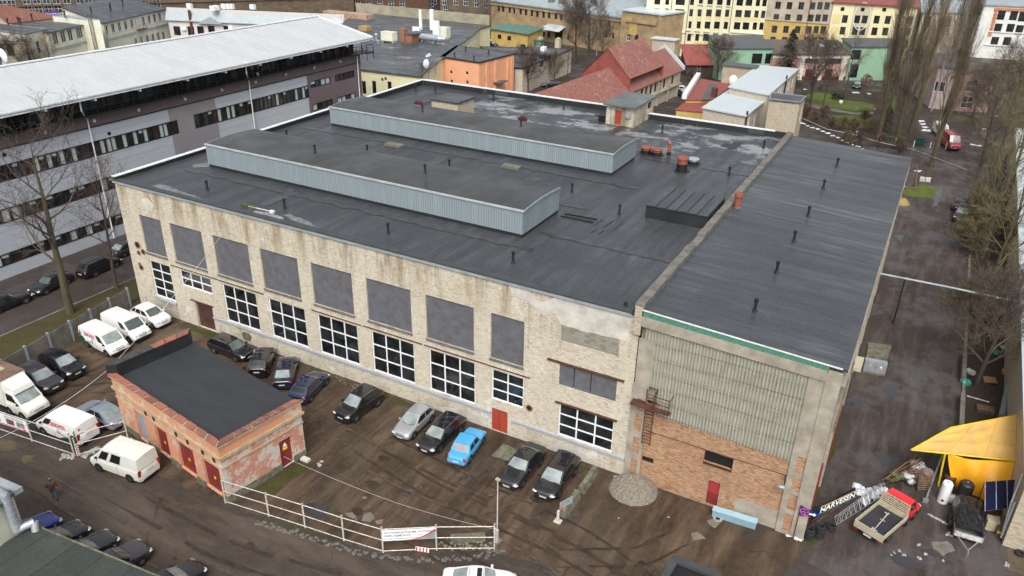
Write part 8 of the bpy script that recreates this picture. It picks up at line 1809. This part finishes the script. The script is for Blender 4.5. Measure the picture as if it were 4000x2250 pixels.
ax,az=FSg.loc((3,3,405,822));bx,bz=FSg.loc((3,3,462,835));tx,tz=FSg.loc((3,3,487,842));m=MB();m.quad(FSg.P(ax,az-.07,.01),FSg.P(bx,bz-.07,.01),FSg.P(bx,bz+.07,.01),FSg.P(ax,az+.07,.01));m.quad(FSg.P(bx,bz-.15,.01),FSg.P(tx,tz,.01),FSg.P(bx,bz+.15,.01));m.build('arrow',WHITES,E);m=MB();m.fbox(FSg,pts[0][0]-.05,pts[0][0]+.0,0,pts[0][1],-.1,-.05);m.build('post',RUST,E)
q=[G((3,3,503,838),.75),G((3,3,888,655),.75),G((3,3,882,560),1.25),G((3,3,510,762),1.25)];E=empty('name_board',q[0],'long navy name board with big slanted white capitals leaning on the scrap pile','sign');m=MB();nrm=(q[1]-q[0]).cross(q[3]-q[0]).normalized();nrm=nrm if nrm.dot(CAM-q[0]) > 0 else -nrm;q2=[v-nrm*.08 for v in q];m.add(q+q2,[(0,1,2,3),(7,6,5,4),(0,1,5,4),(1,2,6,5),(2,3,7,6),(3,0,4,7)]);m.build('board',NAVYSIGN,E)
ex=(q[1]-q[0]);hgt=(q[3]-q[0]).length;t_,wd_=text_mb('NARVESEN',(0,0,0),(1,0,0),(0,1,0),1.0,shear=.2,bold=.02);k=(ex.length-.25)/wd_;m=MB();u_,v_=ex.normalized(),(q[3]-q[0]).normalized();hs=hgt*.62/.72;m.add([q[0]+nrm*.01+u_*(.12+a.x*k)+v_*(hgt*.19+a.y*hs) for a in t_.v],t_.f);m.build('lettering',WHITES,E)
m=MB();m.obox(q[3]+nrm*.012-v_*.07,ex,v_*.05,nrm*.005);m.build('orange_edge',YSTEEL,E);m=MB();m.obox(q[0]+nrm*.012+v_*.02,ex,v_*.05,nrm*.005);m.build('green_edge',NET,E)
# fence panel of dark green net below the sign
a,b=G((3,3,370,870),.9),G((3,3,520,800),.9);m=MB();m.quad((a.x,a.y,.1),(b.x,b.y,.1),(b.x,b.y,1.5),(a.x,a.y,1.5));tag(m.build('dark_sheet',plain('dark_teal_sheet',(.01,.03,.035),.5)),'dark teal sheet standing behind the tyre stacks','sheet')
# scrap pile planks
rr=random.Random(12);
for i in range(12):
 t=i/12;a=G((3,3,430+rr.uniform(-20,60),900+rr.uniform(-15,15)),.3+rr.uniform(0,.4));b=G((3,3,850+rr.uniform(-60,40),665+rr.uniform(-15,30)),.35+rr.uniform(0,.5));m=MB();m.obox(a,(b-a)*rr.uniform(.6,1),Vector((.06,.1,0)),(0,0,.05));tag(m.build('scrap_plank',WOOD if i % 3 else RUST),['topmost','thin','short','broken','rust-edged','dark','split','crooked','buried','lowest','outer','nearest'][i]+' plank of the scrap pile between the name board and the lattice mast','plank','planks of the scrap pile')
for i in range(9):
 a=G((3,3,1105+rr.uniform(-5,90),450+i*12+rr.uniform(-10,20)),.8-.05*i);b=G((3,3,1560+rr.uniform(-60,60),225+i*10+rr.uniform(-10,10)),1.5-.08*i);m=MB();m.obox(a,b-a,Vector((.05,.08,0)),(0,0,.07));tag(m.build('rusty_beam',RUST if i % 3 != 1 else WOODY),['lowest','second','third','fourth','fifth','sixth','seventh','eighth','uppermost'][i]+' long beam reaching from under the yellow canopy','beam','beams under the canopy')
for q,rx_,mt in (((3,3,1400,510),.9,SACK),((3,3,1480,390),.7,SACK),((3,3,1280,500),.8,plain('olive_heap',(.09,.11,.05),.8))):
 p=G(q);m=MB()
 for i in range(9):m.ball((p.x+rr.uniform(-.4,.4),p.y+rr.uniform(-.4,.4),rr.uniform(.2,.7)),rr.uniform(.2,.45),rr.uniform(.2,.4),rr.uniform(.12,.3),7,4,jit=.25)
 tag(m.build('heap_of_sacks',mt,smooth=True),{510:'crumpled white sheeting heap behind the red cab',390:'pale sack heap beside the dusty drum',500:'olive green heap beside the white sheeting'}[q[3]],'sacks')
for q,an,l in (((3,3,1475,520),.5,'wooden pallet leaning behind the red cab'),((3,3,1570,585),.55,'wooden pallet standing next to the steel beam')):
 p=G(q,.15);E=empty('pallet',p,l,'pallet','pallets behind the pickup');m=MB();ux=Vector((math.cos(an),math.sin(an),0));uz=Vector((-.25*math.sin(an),.25*math.cos(an),.95))
 for i in range(7):m.obox(p-ux*.5+uz*(i*.17),ux*1.0,ux.cross(uz)*.03,uz*.11)
 m.build('slats',WOOD,E);m=MB()
 for i in range(3):m.obox(p-ux*(.5-i*.45),ux*.1,ux.cross(uz)*-.1,uz*1.2)
 m.build('runner',WOOD,E)
a,b=G((3,3,1575,690),.15),G((3,3,1722,290),.55);m=MB();m.obox(a,b-a,(.12,0,0),(0,0,.12));m.box(a.x-.12,a.x+.24,a.y-.1,a.y+.1,.02,.3);tag(m.build('steel_beam',GALV),'long straight galvanised beam pointing from the red cab to the canopy','beam')
# lattice mast
A0,A1=G((3,3,672,855),.55),G((3,3,1135,520),.75);B0,B1=G((3,3,688,935),.1),G((3,3,1165,640),.3);C0,C1=A0+Vector((.25,.35,-.1)),A1+Vector((.25,.35,-.1));m=MB()
for a,b in ((A0,A1),(B0,B1),(C0,C1)):m.tube([a,b],.028,6)
n=10
for i in range(n+1):
 t=i/n;a,b,c_=A0.lerp(A1,t),B0.lerp(B1,t),C0.lerp(C1,t);m.tube([a,b],.016,4);m.tube([b,c_],.014,4);m.tube([a,c_],.014,4)
 if i < n:m.tube([a,B0.lerp(B1,(i+1)/n)],.012,4)
tag(m.build('lattice_mast',GALV),'galvanised triangular lattice mast lying beside the pickup','mast')
# park bits: bins, posts, wire, bench
for i,q in enumerate([(3,0,1195,1448),(3,0,1335,1465),(3,1,1520,15)]):
 p=G(q);m=MB();m.box(p.x-.7,p.x+.7,p.y-.5,p.y+.5,.1,1.3);E=empty('waste_bin',p,['dark green wheeled bin left of the poplar foot','dark green wheeled bin between two poplar trunks','dark green wheeled bin nearest the red van'][i],'waste bin','green bins under the poplars');m.build('body',plain('bin_teal',(.012,.055,.045),.5),E);m=MB();m.box(p.x-.75,p.x+.75,p.y-.55,p.y+.55,1.3,1.4);m.build('lid',plain('bin_teal',(.012,.055,.045),.5),E)
for i,q in enumerate([(3,0,885,1375),(3,0,1098,1425),(3,0,1278,1450),(3,1,1462,30),(3,1,1628,40),(3,1,1787,50)]):
 p=G(q);m=MB();m.cyl(p,p+Vector((0,0,1.1)),.08,.07,6);tag(m.build('marker_post',WHITES),'thin white marker post '+['left of the first poplar','at the first poplar foot','between the green bins','right of the green bins','at the thick poplar','beside the red van'][i],'post','white marker posts along the garden edge')
pts=[tuple(G(q,1.2)) for q in ((3,0,345,1190),(3,0,600,1300),(3,0,850,1350),(3,0,1120,1430),(3,1,1480,60))];wire('cable','pale overhead cable running along the garden edge',pts,.05)
a=G((3,1,1480,62),3.0);wire('cable','pale cable from the garden edge over the alley to the right',[tuple(a),tuple(G((3,1,2000,260),5))],.035);m=MB();m.cyl((a.x,a.y,0),(a.x,a.y,3.1),.06,.05,6);tag(m.build('cable_post',WOOD),'thin wooden post carrying the pale cable near the shed roof','post')
p=G((3,0,985,1100));E=empty('park_bench',p,'low dark bench on the lawn of the garden','bench');m=MB();m.box(p.x-2,p.x+2,p.y-.2,p.y+.2,.4,.5);m.build('seat',WOOD,E)
for x in (-1.7,1.7):MB().box(p.x+x-.08,p.x+x+.08,p.y-.18,p.y+.18,0,.4).build('leg',CONC,E)
p=G((3,0,730,1050));m=MB();m.box(p.x-.35,p.x+.35,p.y-.05,p.y+.05,.3,.9);m.box(p.x-.04,p.x+.04,p.y-.03,p.y+.03,0,.3);tag(m.build('lawn_sign',WHITES),'small white sign on the lawn in front of a bush','sign')
# stone frame and pad beside the shed corner
q=[(3,1,1400,235),(3,1,1490,240),(3,1,1478,445),(3,1,1375,440)];P=[XY(v) for v in q];tag(patch('asphalt_pad',q,ALLEY,.03,0),kind='structure');m=MB()
for i in range(3):a,b=Vector((*P[i],0)),Vector((*P[(i+1) % 4],0));d=(b-a).normalized();m.obox(a,b-a,Vector((-d.y,d.x,0))*.2,(0,0,.18))
tag(m.build('pad_kerb',WOOD),'timber edging round the small asphalt pad beyond the shed corner','edging')
for q,l in (((3,1,1550,370),'pale stone bench by the poplar trunk'),((3,1,1608,375),'small pale stone block right of the poplar trunk')):p=G(q);m=MB();m.box(p.x-.35,p.x+.35,p.y-.5,p.y+.5,0,.5);tag(m.build('stone_block',PLASTER),l,'stone block')
p=G((3,1,1345,600));tag(mound('sand_heap',p.x,p.y,1.1,1.1,.9,plain('sand',(.33,.24,.09),.9),6,14),kind='stuff')
# kerb line between alley and tree strip
tag(MB().box(74.9,75.15,13.5,60,0,.14).build('kerb',CONC_D),kind='structure')
for y0,y1 in ((17.5,24.0),(27,31.5)):tag(MB().box(74.7,75.05,y0,y1,0,.8).build('low_wall',CONC_D),'low concrete wall piece along the tree strip, %s' % ('nearer the canopy' if y0 < 20 else 'nearer the overhead pipe'),'wall')
# ================================================================ person
def person():
 E=G((0,3,556,672));ps=empty('person',(E.x,E.y,0),'person in a hooded rust-brown jacket and blue jeans walking alone across the wet road','person')
 def skin(name,V,Ed,Rr_,mt,root=0,sub=2):
  me=bpy.data.meshes.new(name);me.from_pydata([Vector(v) for v in V],Ed,[]);me.materials.append(mt);o=bpy.data.objects.new(name,me);COL.objects.link(o);o.parent=ps
  sv=me.skin_vertices or me.attributes
  md=o.modifiers.new('skin','SKIN');md.use_smooth_shade=True
  if not me.skin_vertices:
   bpy.context.view_layer.objects.active=o;bpy.ops.mesh.customdata_skin_add()
  for i,r in enumerate(Rr_):me.skin_vertices[0].data[i].radius=(r,r) if not isinstance(r,tuple) else r;me.skin_vertices[0].data[i].use_root=(i == root)
  sb=o.modifiers.new('sub','SUBSURF');sb.levels=sub;sb.render_levels=sub
  return o
 # walking away to the upper left: local +x is forward
 V=[(0,0,.93),(0,0,1.12),(0,0,1.32),(.01,0,1.45),(.02,0,1.52),(.03,0,1.60),(.03,0,1.70),
   (0,.10,.90),(.20,.10,.50),(.10,.10,.10),(.23,.10,.05),(0,-.10,.90),(-.06,-.10,.50),(-.30,-.10,.14),(-.22,-.10,.05),
   (0,.20,1.40),(.04,.27,1.13),(.16,.25,.92),(0,-.20,1.40),(-.05,-.27,1.13),(.03,-.26,.90)]
 Ed=[(0,1),(1,2),(2,3),(3,4),(4,5),(5,6),(0,7),(7,8),(8,9),(9,10),(0,11),(11,12),(12,13),(13,14),(3,15),(15,16),(16,17),(3,18),(18,19),(19,20)]
 Rr_=[.13,.13,.15,.12,.06,.085,.08,.095,.065,.042,.035,.095,.065,.042,.035,.065,.05,.034,.065,.05,.034]
 b=skin('body',V,Ed,Rr_,JEANS)
 J=[(0,0,.80),(0,0,.98),(0,0,1.18),(0,0,1.36),(.01,0,1.46),(0,.21,1.40),(.04,.29,1.14),(.15,.27,.96),(0,-.21,1.40),(-.05,-.29,1.14),(.02,-.28,.95)]
 skin('jacket',J,[(0,1),(1,2),(2,3),(3,4),(3,5),(5,6),(6,7),(3,8),(8,9),(9,10)],[.19,.185,.19,.17,.10,.09,.075,.06,.09,.075,.06],JACKET)
 skin('hood',[(-.05,0,1.50),(.0,0,1.60),(.01,0,1.70)],[(0,1),(1,2)],[.11,.13,.11],JACKET)
 m=MB();m.ball((.10,0,1.62),.055,.065,.085,10,7);o=m.build('face',SKINM,None,smooth=True,origin=(0,0,0));o.parent=ps
 for s in (1,-1):
  m=MB();x,y,z=(.16,.25,.88) if s > 0 else (.03,-.26,.86);m.ball((x,y,z),.035,.022,.05,8,5)
  for k in range(4):m.cyl((x-.02+k*.014,y,z-.03),(x-.015+k*.016,y-s*.01,z-.10+.01*(k % 2)),.009,.007,5)
  m.cyl((x+.03,y-s*.01,z+.01),(x+.05,y-s*.02,z-.04),.010,.008,5);o=m.build('hand',SKINM,None,smooth=True,origin=(0,0,0));o.parent=ps
  m=MB();fx2,fz=(.16,.045) if s > 0 else (-.25,.075);m.ball((fx2,s*.10,fz),.14,.05,.055,10,6);o=m.build('shoe',BLACKP,None,smooth=True,origin=(0,0,0));o.parent=ps
 ps.rotation_euler=(0,0,R_(150));ps.scale=(1.05,1.05,1.03)
person()
# ================================================================ trees
def grow(seed,H_=12.,trunk_r=.22,kind='round',dens=1.,crown0=.3,lean=0.,tw=.012,depth=4,spread=1.):
 rr=random.Random(seed);tk,cr=MB(),MB();up_v=Vector((0,0,1))
 def seg(m,a,b,ra,rb,n):
  d=(b-a)
  if d.length < 1e-4:return
  d.normalize();x=d.orthogonal().normalized();y=d.cross(x);o=len(m.v)
  for p,r in ((a,ra),(b,rb)):
   for i in range(n):t=6.2832*i/n;m.v.append(p+(x*math.cos(t)+y*math.sin(t))*r)
  for i in range(n):m.f.append([o+i,o+(i+1) % n,o+n+(i+1) % n,o+n+i]);m.m.append(0)
 def branch(p,d,L_,r,lev):
  n=3 if lev > 1 else 4;k=4 if lev < 3 else 3;pts=[p]
  for i in range(k):
   j=.16+.08*lev if kind != 'poplar' else .10
   d=(d+Vector((rr.uniform(-j,j),rr.uniform(-j,j),rr.uniform(-j,j)))+up_v*(.10 if kind == 'round' else .28 if kind == 'poplar' else -.03 if lev > 2 else .1)).normalized();q=pts[-1]+d*(L_/k)
   r0,r1=r*(1-i/k*.75),r*(1-(i+1)/k*.75);seg(cr,pts[-1],q,max(tw*.6,r0),max(tw*.5,r1),n);pts.append(q)
   if lev < depth:
    nb=int((2.2 if lev < 3 else 2.6)*dens+rr.random())
    for _ in range(nb):
     ax=d.orthogonal().normalized();ax=Matrix.Rotation(rr.uniform(0,6.28),3,d) @ ax;a=rr.uniform(.35,.95) if kind == 'round' else rr.uniform(.18,.5) if kind == 'poplar' else rr.uniform(.3,.8)
     nd=(d*math.cos(a)+ax*math.sin(a)).normalized();branch(pts[-1],nd,L_*rr.uniform(.42,.66),max(tw,r1*.62),lev+1)
 p=Vector((0,0,-.1));d=up_v.copy();n=10;pts=[p]
 for i in range(n):
  d=(d+Vector((rr.uniform(-.06,.06)+lean*.05,rr.uniform(-.06,.06),.25))).normalized();q=pts[-1]+d*(H_*(1.02 if kind != 'poplar' else .97)/n);t=i/n
  seg(tk,pts[-1],q,trunk_r*(1-t)**.8+.01,trunk_r*(1-(i+1)/n)**.8+.01,8 if t < .5 else 5);pts.append(q)
  if t >= crown0-.02:
   nb=int((3.2 if kind == 'round' else 4.5)*dens+rr.random())
   for _ in range(nb):
    az=rr.uniform(0,6.28);a=rr.uniform(.55,1.15)*spread if kind != 'poplar' else rr.uniform(.2,.48);nd=Vector((math.cos(az)*math.sin(a),math.sin(az)*math.sin(a),math.cos(a)))
    L_=H_*(.42*(1-t)**.6+.08)*rr.uniform(.7,1.1) if kind != 'poplar' else H_*(.22*(1-t)+.10)*rr.uniform(.7,1.1)
    branch(pts[-1]-d*rr.uniform(0,H_/n),nd,L_*spread**.5,trunk_r*(1-t)*.42+.015,1 if kind != 'poplar' else 2)
 return tk,cr
PROTO={}
def tree_proto(key,seed,tmat,cmat,**kw):
 tk,cr=grow(seed,**kw);PROTO[key]=(tk,cr,tmat,cmat,kw.get('H_',12.))
 ms=[]
 for m,mt,nm in ((tk,tmat,'trunk'),(cr,cmat,'crown')):
  me=bpy.data.meshes.new(nm);me.from_pydata(m.v,[],m.f);me.materials.append(mt);ms.append(me)
 PROTO[key]=(ms[0],ms[1],kw.get('H_',12.))
def tree(key,name,label,q,h,rot=0.,sx=1.,group='bare trees',at=None,tilt=0.):
 t,c,H_=PROTO[key];p=G(q) if at is None else Vector((at[0],at[1],0));E=empty(name,(p.x,p.y,0),label,'tree',group);s=h/H_
 for me,nm in ((t,'trunk'),(c,'crown')):o=bpy.data.objects.new(nm,me);COL.objects.link(o);o.parent=E
 E.scale=(s*sx,s*sx,s);E.rotation_euler=(tilt,0,R_(rot));return E
tree_proto('lime',11,BARK_G,TWIG,H_=13,trunk_r=.28,crown0=.28,dens=.6,tw=.010)
tree_proto('lime2',23,BARK,TWIG_R,H_=12,trunk_r=.2,crown0=.3,dens=.55,tw=.010)
tree_proto('wide',31,BARK,TWIG,H_=11,trunk_r=.26,crown0=.22,dens=.8,tw=.015,spread=1.15)
tree_proto('mossy',47,BARK_G,TWIG_G,H_=14,trunk_r=.30,crown0=.2,dens=.52,tw=.017,spread=1.05)
tree_proto('mossy2',59,BARK,TWIG_G,H_=13,trunk_r=.26,crown0=.25,dens=.5,tw=.017)
tree_proto('brown',71,BARK,TWIG,H_=13,trunk_r=.3,crown0=.2,dens=.8,tw=.016,spread=1.0)
tree_proto('poplar',83,BARK_G,TWIG_P,H_=28,trunk_r=.5,crown0=.12,dens=.85,kind='poplar',depth=4,tw=.02)
tree_proto('poplar2',97,BARK_G,TWIG_P,H_=28,trunk_r=.42,crown0=.2,dens=.75,kind='poplar',depth=4,tw=.02)
tree_proto('birch',101,BIRCH,plain('birch_twigs',(.20,.17,.15),.9,var=.35),H_=15,trunk_r=.2,crown0=.3,dens=.7,tw=.02,spread=.7)
tree_proto('bush',113,TWIG_R,TWIG_R,H_=2.2,trunk_r=.03,crown0=.05,dens=.9,depth=3,tw=.012,spread=1.2)
tree_proto('bushg',127,TWIG_G,TWIG_G,H_=3,trunk_r=.04,crown0=.05,dens=1.0,depth=3,tw=.014,spread=1.1)
# street trees on the verge, left
tree('lime','bare_tree','bare street tree with thick trunk left on the verge before the office block',(0,2,715,262),HZ((0,1,390,-60),(0,2,715,262)),20)
tree('lime2','bare_tree','slimmer bare street tree on the verge near the factory corner',(0,2,1180,15),HZ((0,1,770,330),(0,2,1180,15)),110,.95)
for i,(q,h,k,r_) in enumerate((((0,0,330,640),9,'lime2',0),((0,0,190,640),8,'wide',60),((0,0,480,600),8,'lime2',130))):
 z_=0;p=XY((q[0],q[1],q[2],q[3]-60),6.0);tree(k,'bare_tree',['pale bare tree before the projecting cream gable','pale bare tree beside the satellite dish','pale bare tree before the cream wing windows'][i],q,9.5,r_,at=p)
# centre
tree('brown','bare_tree','big dense brown bare tree in front of the tan warehouse',(2,0,765,700),HZ((2,0,720,30),(2,0,765,700)),10,1.05)
tree('birch','bare_birch','pale birch with white stem before the warehouse door',(2,0,545,470),HZ((2,0,560,-30),(2,0,545,470)),40,.8)
tree('birch','bare_birch','second pale birch right of the dense brown tree',(2,0,850,560),HZ((2,0,905,-10),(2,0,850,560)),200,.8)
tree('brown','bare_tree','brown bare tree between the birch and the dense tree',(2,0,640,640),HZ((2,0,640,60),(2,0,640,640)),120,.8)
tree('wide','bare_tree','dark spreading bare tree at the foot of the whitewashed shed',(2,0,165,925),HZ((2,0,180,530),(2,0,165,925)),0)
tree('wide','bare_tree','bare tree left of the red warehouse roof',(2,0,425,840),HZ((2,0,430,560),(2,0,425,840)),80)
tree('lime2','bare_tree','bare tree behind the lower end of the red roof',(2,0,560,800),HZ((2,0,540,500),(2,0,560,800)),150)
tree('brown','bare_tree','bare tree whose twigs cover the yellow gatehouse',(2,0,900,560),HZ((2,0,900,280),(2,0,900,560)),250,.9)
for i,(x,y) in enumerate(((1990,60),(2060,90),(2140,80),(2230,100),(2330,200),(1930,60))):tree(['brown','lime','birch'][i % 3],'bare_tree','bare tree %s before the dark stone house' % ['first from the left','second','third','fourth','last on the right','leftmost'][i],(1,0,x,230),13,i*57,at=XY((1,0,x,y+60),3))
for i,x in enumerate((1680,1800,1950,2120,2280,2450)):tree('brown','bare_tree','dark bare tree number %s beyond the pale pinkish building' % ['one','two','three','four','five','six'][i],(0,0,x,60),11,i*77,at=XY((0,0,x,95),5))
# around the cottage
tree('wide','bare_tree','spreading bare tree beside the timber cottage',(2,0,2060,850),HZ((2,0,2080,440),(2,0,2060,850)),30,1.1)
tree('lime2','bare_tree','small bare tree left of the timber cottage',(2,0,1640,640),HZ((2,0,1640,440),(2,0,1640,640)),200)
tree('bush','bare_shrub','bare shrub below the timber cottage',(2,0,1830,830),3,200,1.4,group='bare shrubs')
# garden behind
tree('wide','bare_tree','bare garden tree with forked trunk nearest the brick tower block',(3,0,420,1098),HZ((3,0,440,430),(3,0,420,1098)),0,.9)
tree('lime2','bare_tree','slim bare garden tree right of the forked one',(3,0,545,1100),HZ((3,0,640,540),(3,0,545,1100)),60,.8)
tree('lime','bare_tree','bare garden tree in front of the mint green wing',(3,0,770,985),HZ((3,0,870,400),(3,0,770,985)),90,.8)
tree('wide','bare_tree','bare tree standing in front of the gabled pink house',(3,0,2050,1190),HZ((3,0,2065,720),(3,0,2050,1190)),190,.9)
tree('lime','bare_tree','bare tree at the corner of the pink house',(3,0,2200,1130),HZ((3,0,2230,560),(3,0,2200,1130)),280)
tree('birch','bare_birch','pale birch crown leaning at the right edge above the street',(3,0,2330,1100),HZ((3,0,2480,480),(3,0,2330,1100)),300,1.0)
# poplars
pl_=[((3,0,1110,1380),27,'poplar','first'),((3,0,1180,1330),25,'poplar2','second'),((3,0,1290,1420),28,'poplar','third'),((3,0,1430,1335),30,'poplar2','fourth'),((3,1,1640,230),30,'poplar','fifth'),((3,0,1500,1180),26,'poplar','sixth'),((3,0,1160,1040),25,'poplar2','seventh')]
lb=['tall bare poplar furthest left along the garden','tall bare poplar just behind the first one','tall bare poplar behind the green bins','tall leaning poplar in the middle of the row','tallest bare poplar nearest the alley, thick trunk by the shed corner','poplar further back before the snow patches','poplar in front of the mint green wing']
for i,(q,h,k,_) in enumerate(pl_):tree(k,'bare_poplar',lb[i],q,h,i*63,.9 if i != 4 else .8,group='tall poplars behind the shed')
for i,(q,h) in enumerate((((3,0,1760,1000),28),((3,0,1900,820),26))):tree('poplar2','bare_poplar',['tall poplar between red van and pink house','tall poplar left of the gabled pink house'][i],q,h,40+i*90,.85,group='tall poplars behind the shed')
tree('birch','bare_birch','pale stemmed tree among the poplars',(3,0,1640,1120),17,20,.9)
# mossy trees along the alley
mt=[((3,2,2090,445),13.5,'mossy','mossy forked tree beside the overhead pipe'),((3,2,2340,520),12.5,'mossy2','mossy tree near the workshop wall below the overhead pipe'),((3,2,2090,985),10.0,'wide','dark bare tree among the rubbish bags'),((3,1,2230,900),13,'mossy','yellow-green mossy tree beside the grey suv'),((3,1,2150,1180),12.5,'mossy2','mossy tree in the middle of the alley row'),
  ((3,1,2350,1250),13,'mossy','mossy tree against the workshop above the pipe'),((3,1,2230,470),14,'mossy2','mossy tree with orange-brown trunks behind the grey suv'),((3,1,2380,640),14,'mossy','mossy tree close to the right edge beside the pale roof'),((3,1,2140,230),13,'brown','brown bare tree at the bend of the alley'),((3,1,2330,130),14,'mossy2','bare tree at the right edge level with the red van'),
  ((3,0,2400,1330),15,'brown','tall bare tree at the far right edge behind the red van'),((3,0,2200,1420),12,'mossy2','bare tree right of the red van'),((3,1,2440,380),14,'mossy','mossy tree cut by the right picture edge')]
for i,(q,h,k,l) in enumerate(mt):tree(k,'bare_tree',l,q,h,i*47,1.0,group='mossy trees along the alley')
# spruce
rr=random.Random(21);p=G((3,0,170,850));hS=HZ((3,0,238,275),(3,0,170,850));E=empty('spruce_tree',p,'dark spruce in front of the salmon school','tree');m=MB();m.cyl((p.x,p.y,0),(p.x,p.y,hS*.97),.25,.03,8);m.build('trunk',BARK,E);m=MB()
for i in range(46):
 t=i/45;z=hS*(.12+.86*t);R0=hS*.36*(1-t)**.8+.2
 for k in range(15):
  a=rr.uniform(0,6.28);R1=R0*rr.uniform(.55,1.1);tip=Vector((p.x+math.cos(a)*R1,p.y+math.sin(a)*R1,z-R1*.32));o=Vector((p.x,p.y,z));sd=Vector((-math.sin(a),math.cos(a),0))
  for s in range(6):
   u=(s+1)/6;c=o.lerp(tip,u);w_=.48*(1-u*.5)*rr.uniform(.6,1.2)
   m.quad(c-sd*w_,c+(tip-o).normalized()*.35,c+sd*w_,c-Vector((0,0,.22*rr.random()))-(tip-o).normalized()*.1)
m.build('crown',NEEDLE,E)
# evergreen bushes and scrub
def leafbush(q,r,h,mt,l,nm='evergreen_bush',n=260):
 p=G(q);m=MB();rr=random.Random(int(q[2]))
 for i in range(n):
  a,b=rr.uniform(0,6.28),rr.random()**.4;z=h*rr.random();rz=r*math.sqrt(max(.05,1-(z/h)**2))*b;c=Vector((p.x+math.cos(a)*rz,p.y+math.sin(a)*rz,z+.05));s=r*.16*rr.uniform(.5,1.3);u=Vector((rr.uniform(-1,1),rr.uniform(-1,1),rr.uniform(-.6,.6))).normalized();v=u.orthogonal().normalized()
  m.quad(c-u*s,c-v*s*.6,c+u*s,c+v*s*.6)
 tag(m.build(nm,mt),l,'bush','bushes')
leafbush((3,0,700,995),1.6,1.3,HEDGE,'low spreading evergreen bush on the lawn')
leafbush((3,0,525,905),.6,1.2,HEDGE,'small dark evergreen cone at the lawn edge')
leafbush((3,0,1190,1330),.9,4.5,HEDGE,'narrow dark evergreen at the foot of the poplars',n=420)
leafbush((3,0,2060,545),1.2,3.4,HEDGE,'dark conifer clump beside the white house')
leafbush((3,0,2100,560),1.0,3.4,HEDGE,'slim dark conifer right of the clump by the white house')
leafbush((3,0,0,650),1.4,2.5,HEDGE,'dark evergreen bush under the mint green annex')
leafbush((3,0,980,860),1.6,2.6,plain('dead_pink_bush',(.19,.10,.09),.9),'pinkish bare bush by the parked saloon')
leafbush((3,0,1020,800),1.6,1.8,plain('yellow_shrub',(.30,.26,.06),.9),'yellowish shrub below the mint green wing')
sp=[(3,0,450,1250),(3,0,560,1190),(3,0,640,1320),(3,0,750,1310),(3,0,860,1330),(3,0,960,1240),(3,0,1010,1330),(3,1,900,20),(3,1,1120,40),(3,1,1300,60),(3,1,1330,130),(3,0,380,1180),(3,1,780,10)]
for i,q in enumerate(sp):tree('bush' if i % 3 else 'bushg','bare_shrub','bare garden shrub %s' % ['beside the tower block wall','below the path','in the brown bed left','in the middle of the brown bed','by the overhead cable','on the lower lawn','left of the first poplar','behind the shed roof edge, left','behind the shed roof edge, middle','behind the shed roof edge, right','left of the asphalt pad','nearest the tower block','at the far corner of the shed roof'][i],q,2.3,i*50,1.3,group='bare shrubs')
for i,q in enumerate([(3,1,2050,960),(3,1,2000,1100),(3,2,1990,300),(3,1,2120,760),(3,1,2450,1000),(3,2,2240,250),(3,2,2440,330)]):tree('bushg','bare_shrub','mossy undergrowth shrub %s' % ['left of the middle alley trees','above the overhead pipe','just below the overhead pipe','behind the grey suv','by the workshop wall','between the forked trees','at the workshop wall near the pipe'][i],q,4.0,i*50,1.5,group='undergrowth shrubs')
# ground litter
def litter(name,q0,q1,n,mt,s=.06,w=1.):
 m=MB();rr=random.Random(n);a,b=G(q0),G(q1)
 for i in range(n):
  x,y=rr.uniform(min(a.x,b.x),max(a.x,b.x)),rr.uniform(min(a.y,b.y),max(a.y,b.y));t=rr.uniform(0,6.28);k=s*rr.uniform(.5,1.6);m.quad((x-k*math.cos(t),y-k*math.sin(t),.05),(x+k*math.sin(t)*.6,y-k*math.cos(t)*.6,.06+k*.3),(x+k*math.cos(t),y+k*math.sin(t),.05),(x-k*math.sin(t)*.6,y+k*math.cos(t)*.6,.055))
 return tag(m.build(name,mt),kind='stuff')
litter('leaf_litter',(3,2,1900,1050),(3,1,2480,900),2600,plain('dead_leaves',(.14,.07,.04),.9,var=.5,scale=5),.07)
litter('fine_litter',(1,3,300,600),(2,3,600,300),260,plain('pale_litter',(.25,.22,.18),.9),.03)
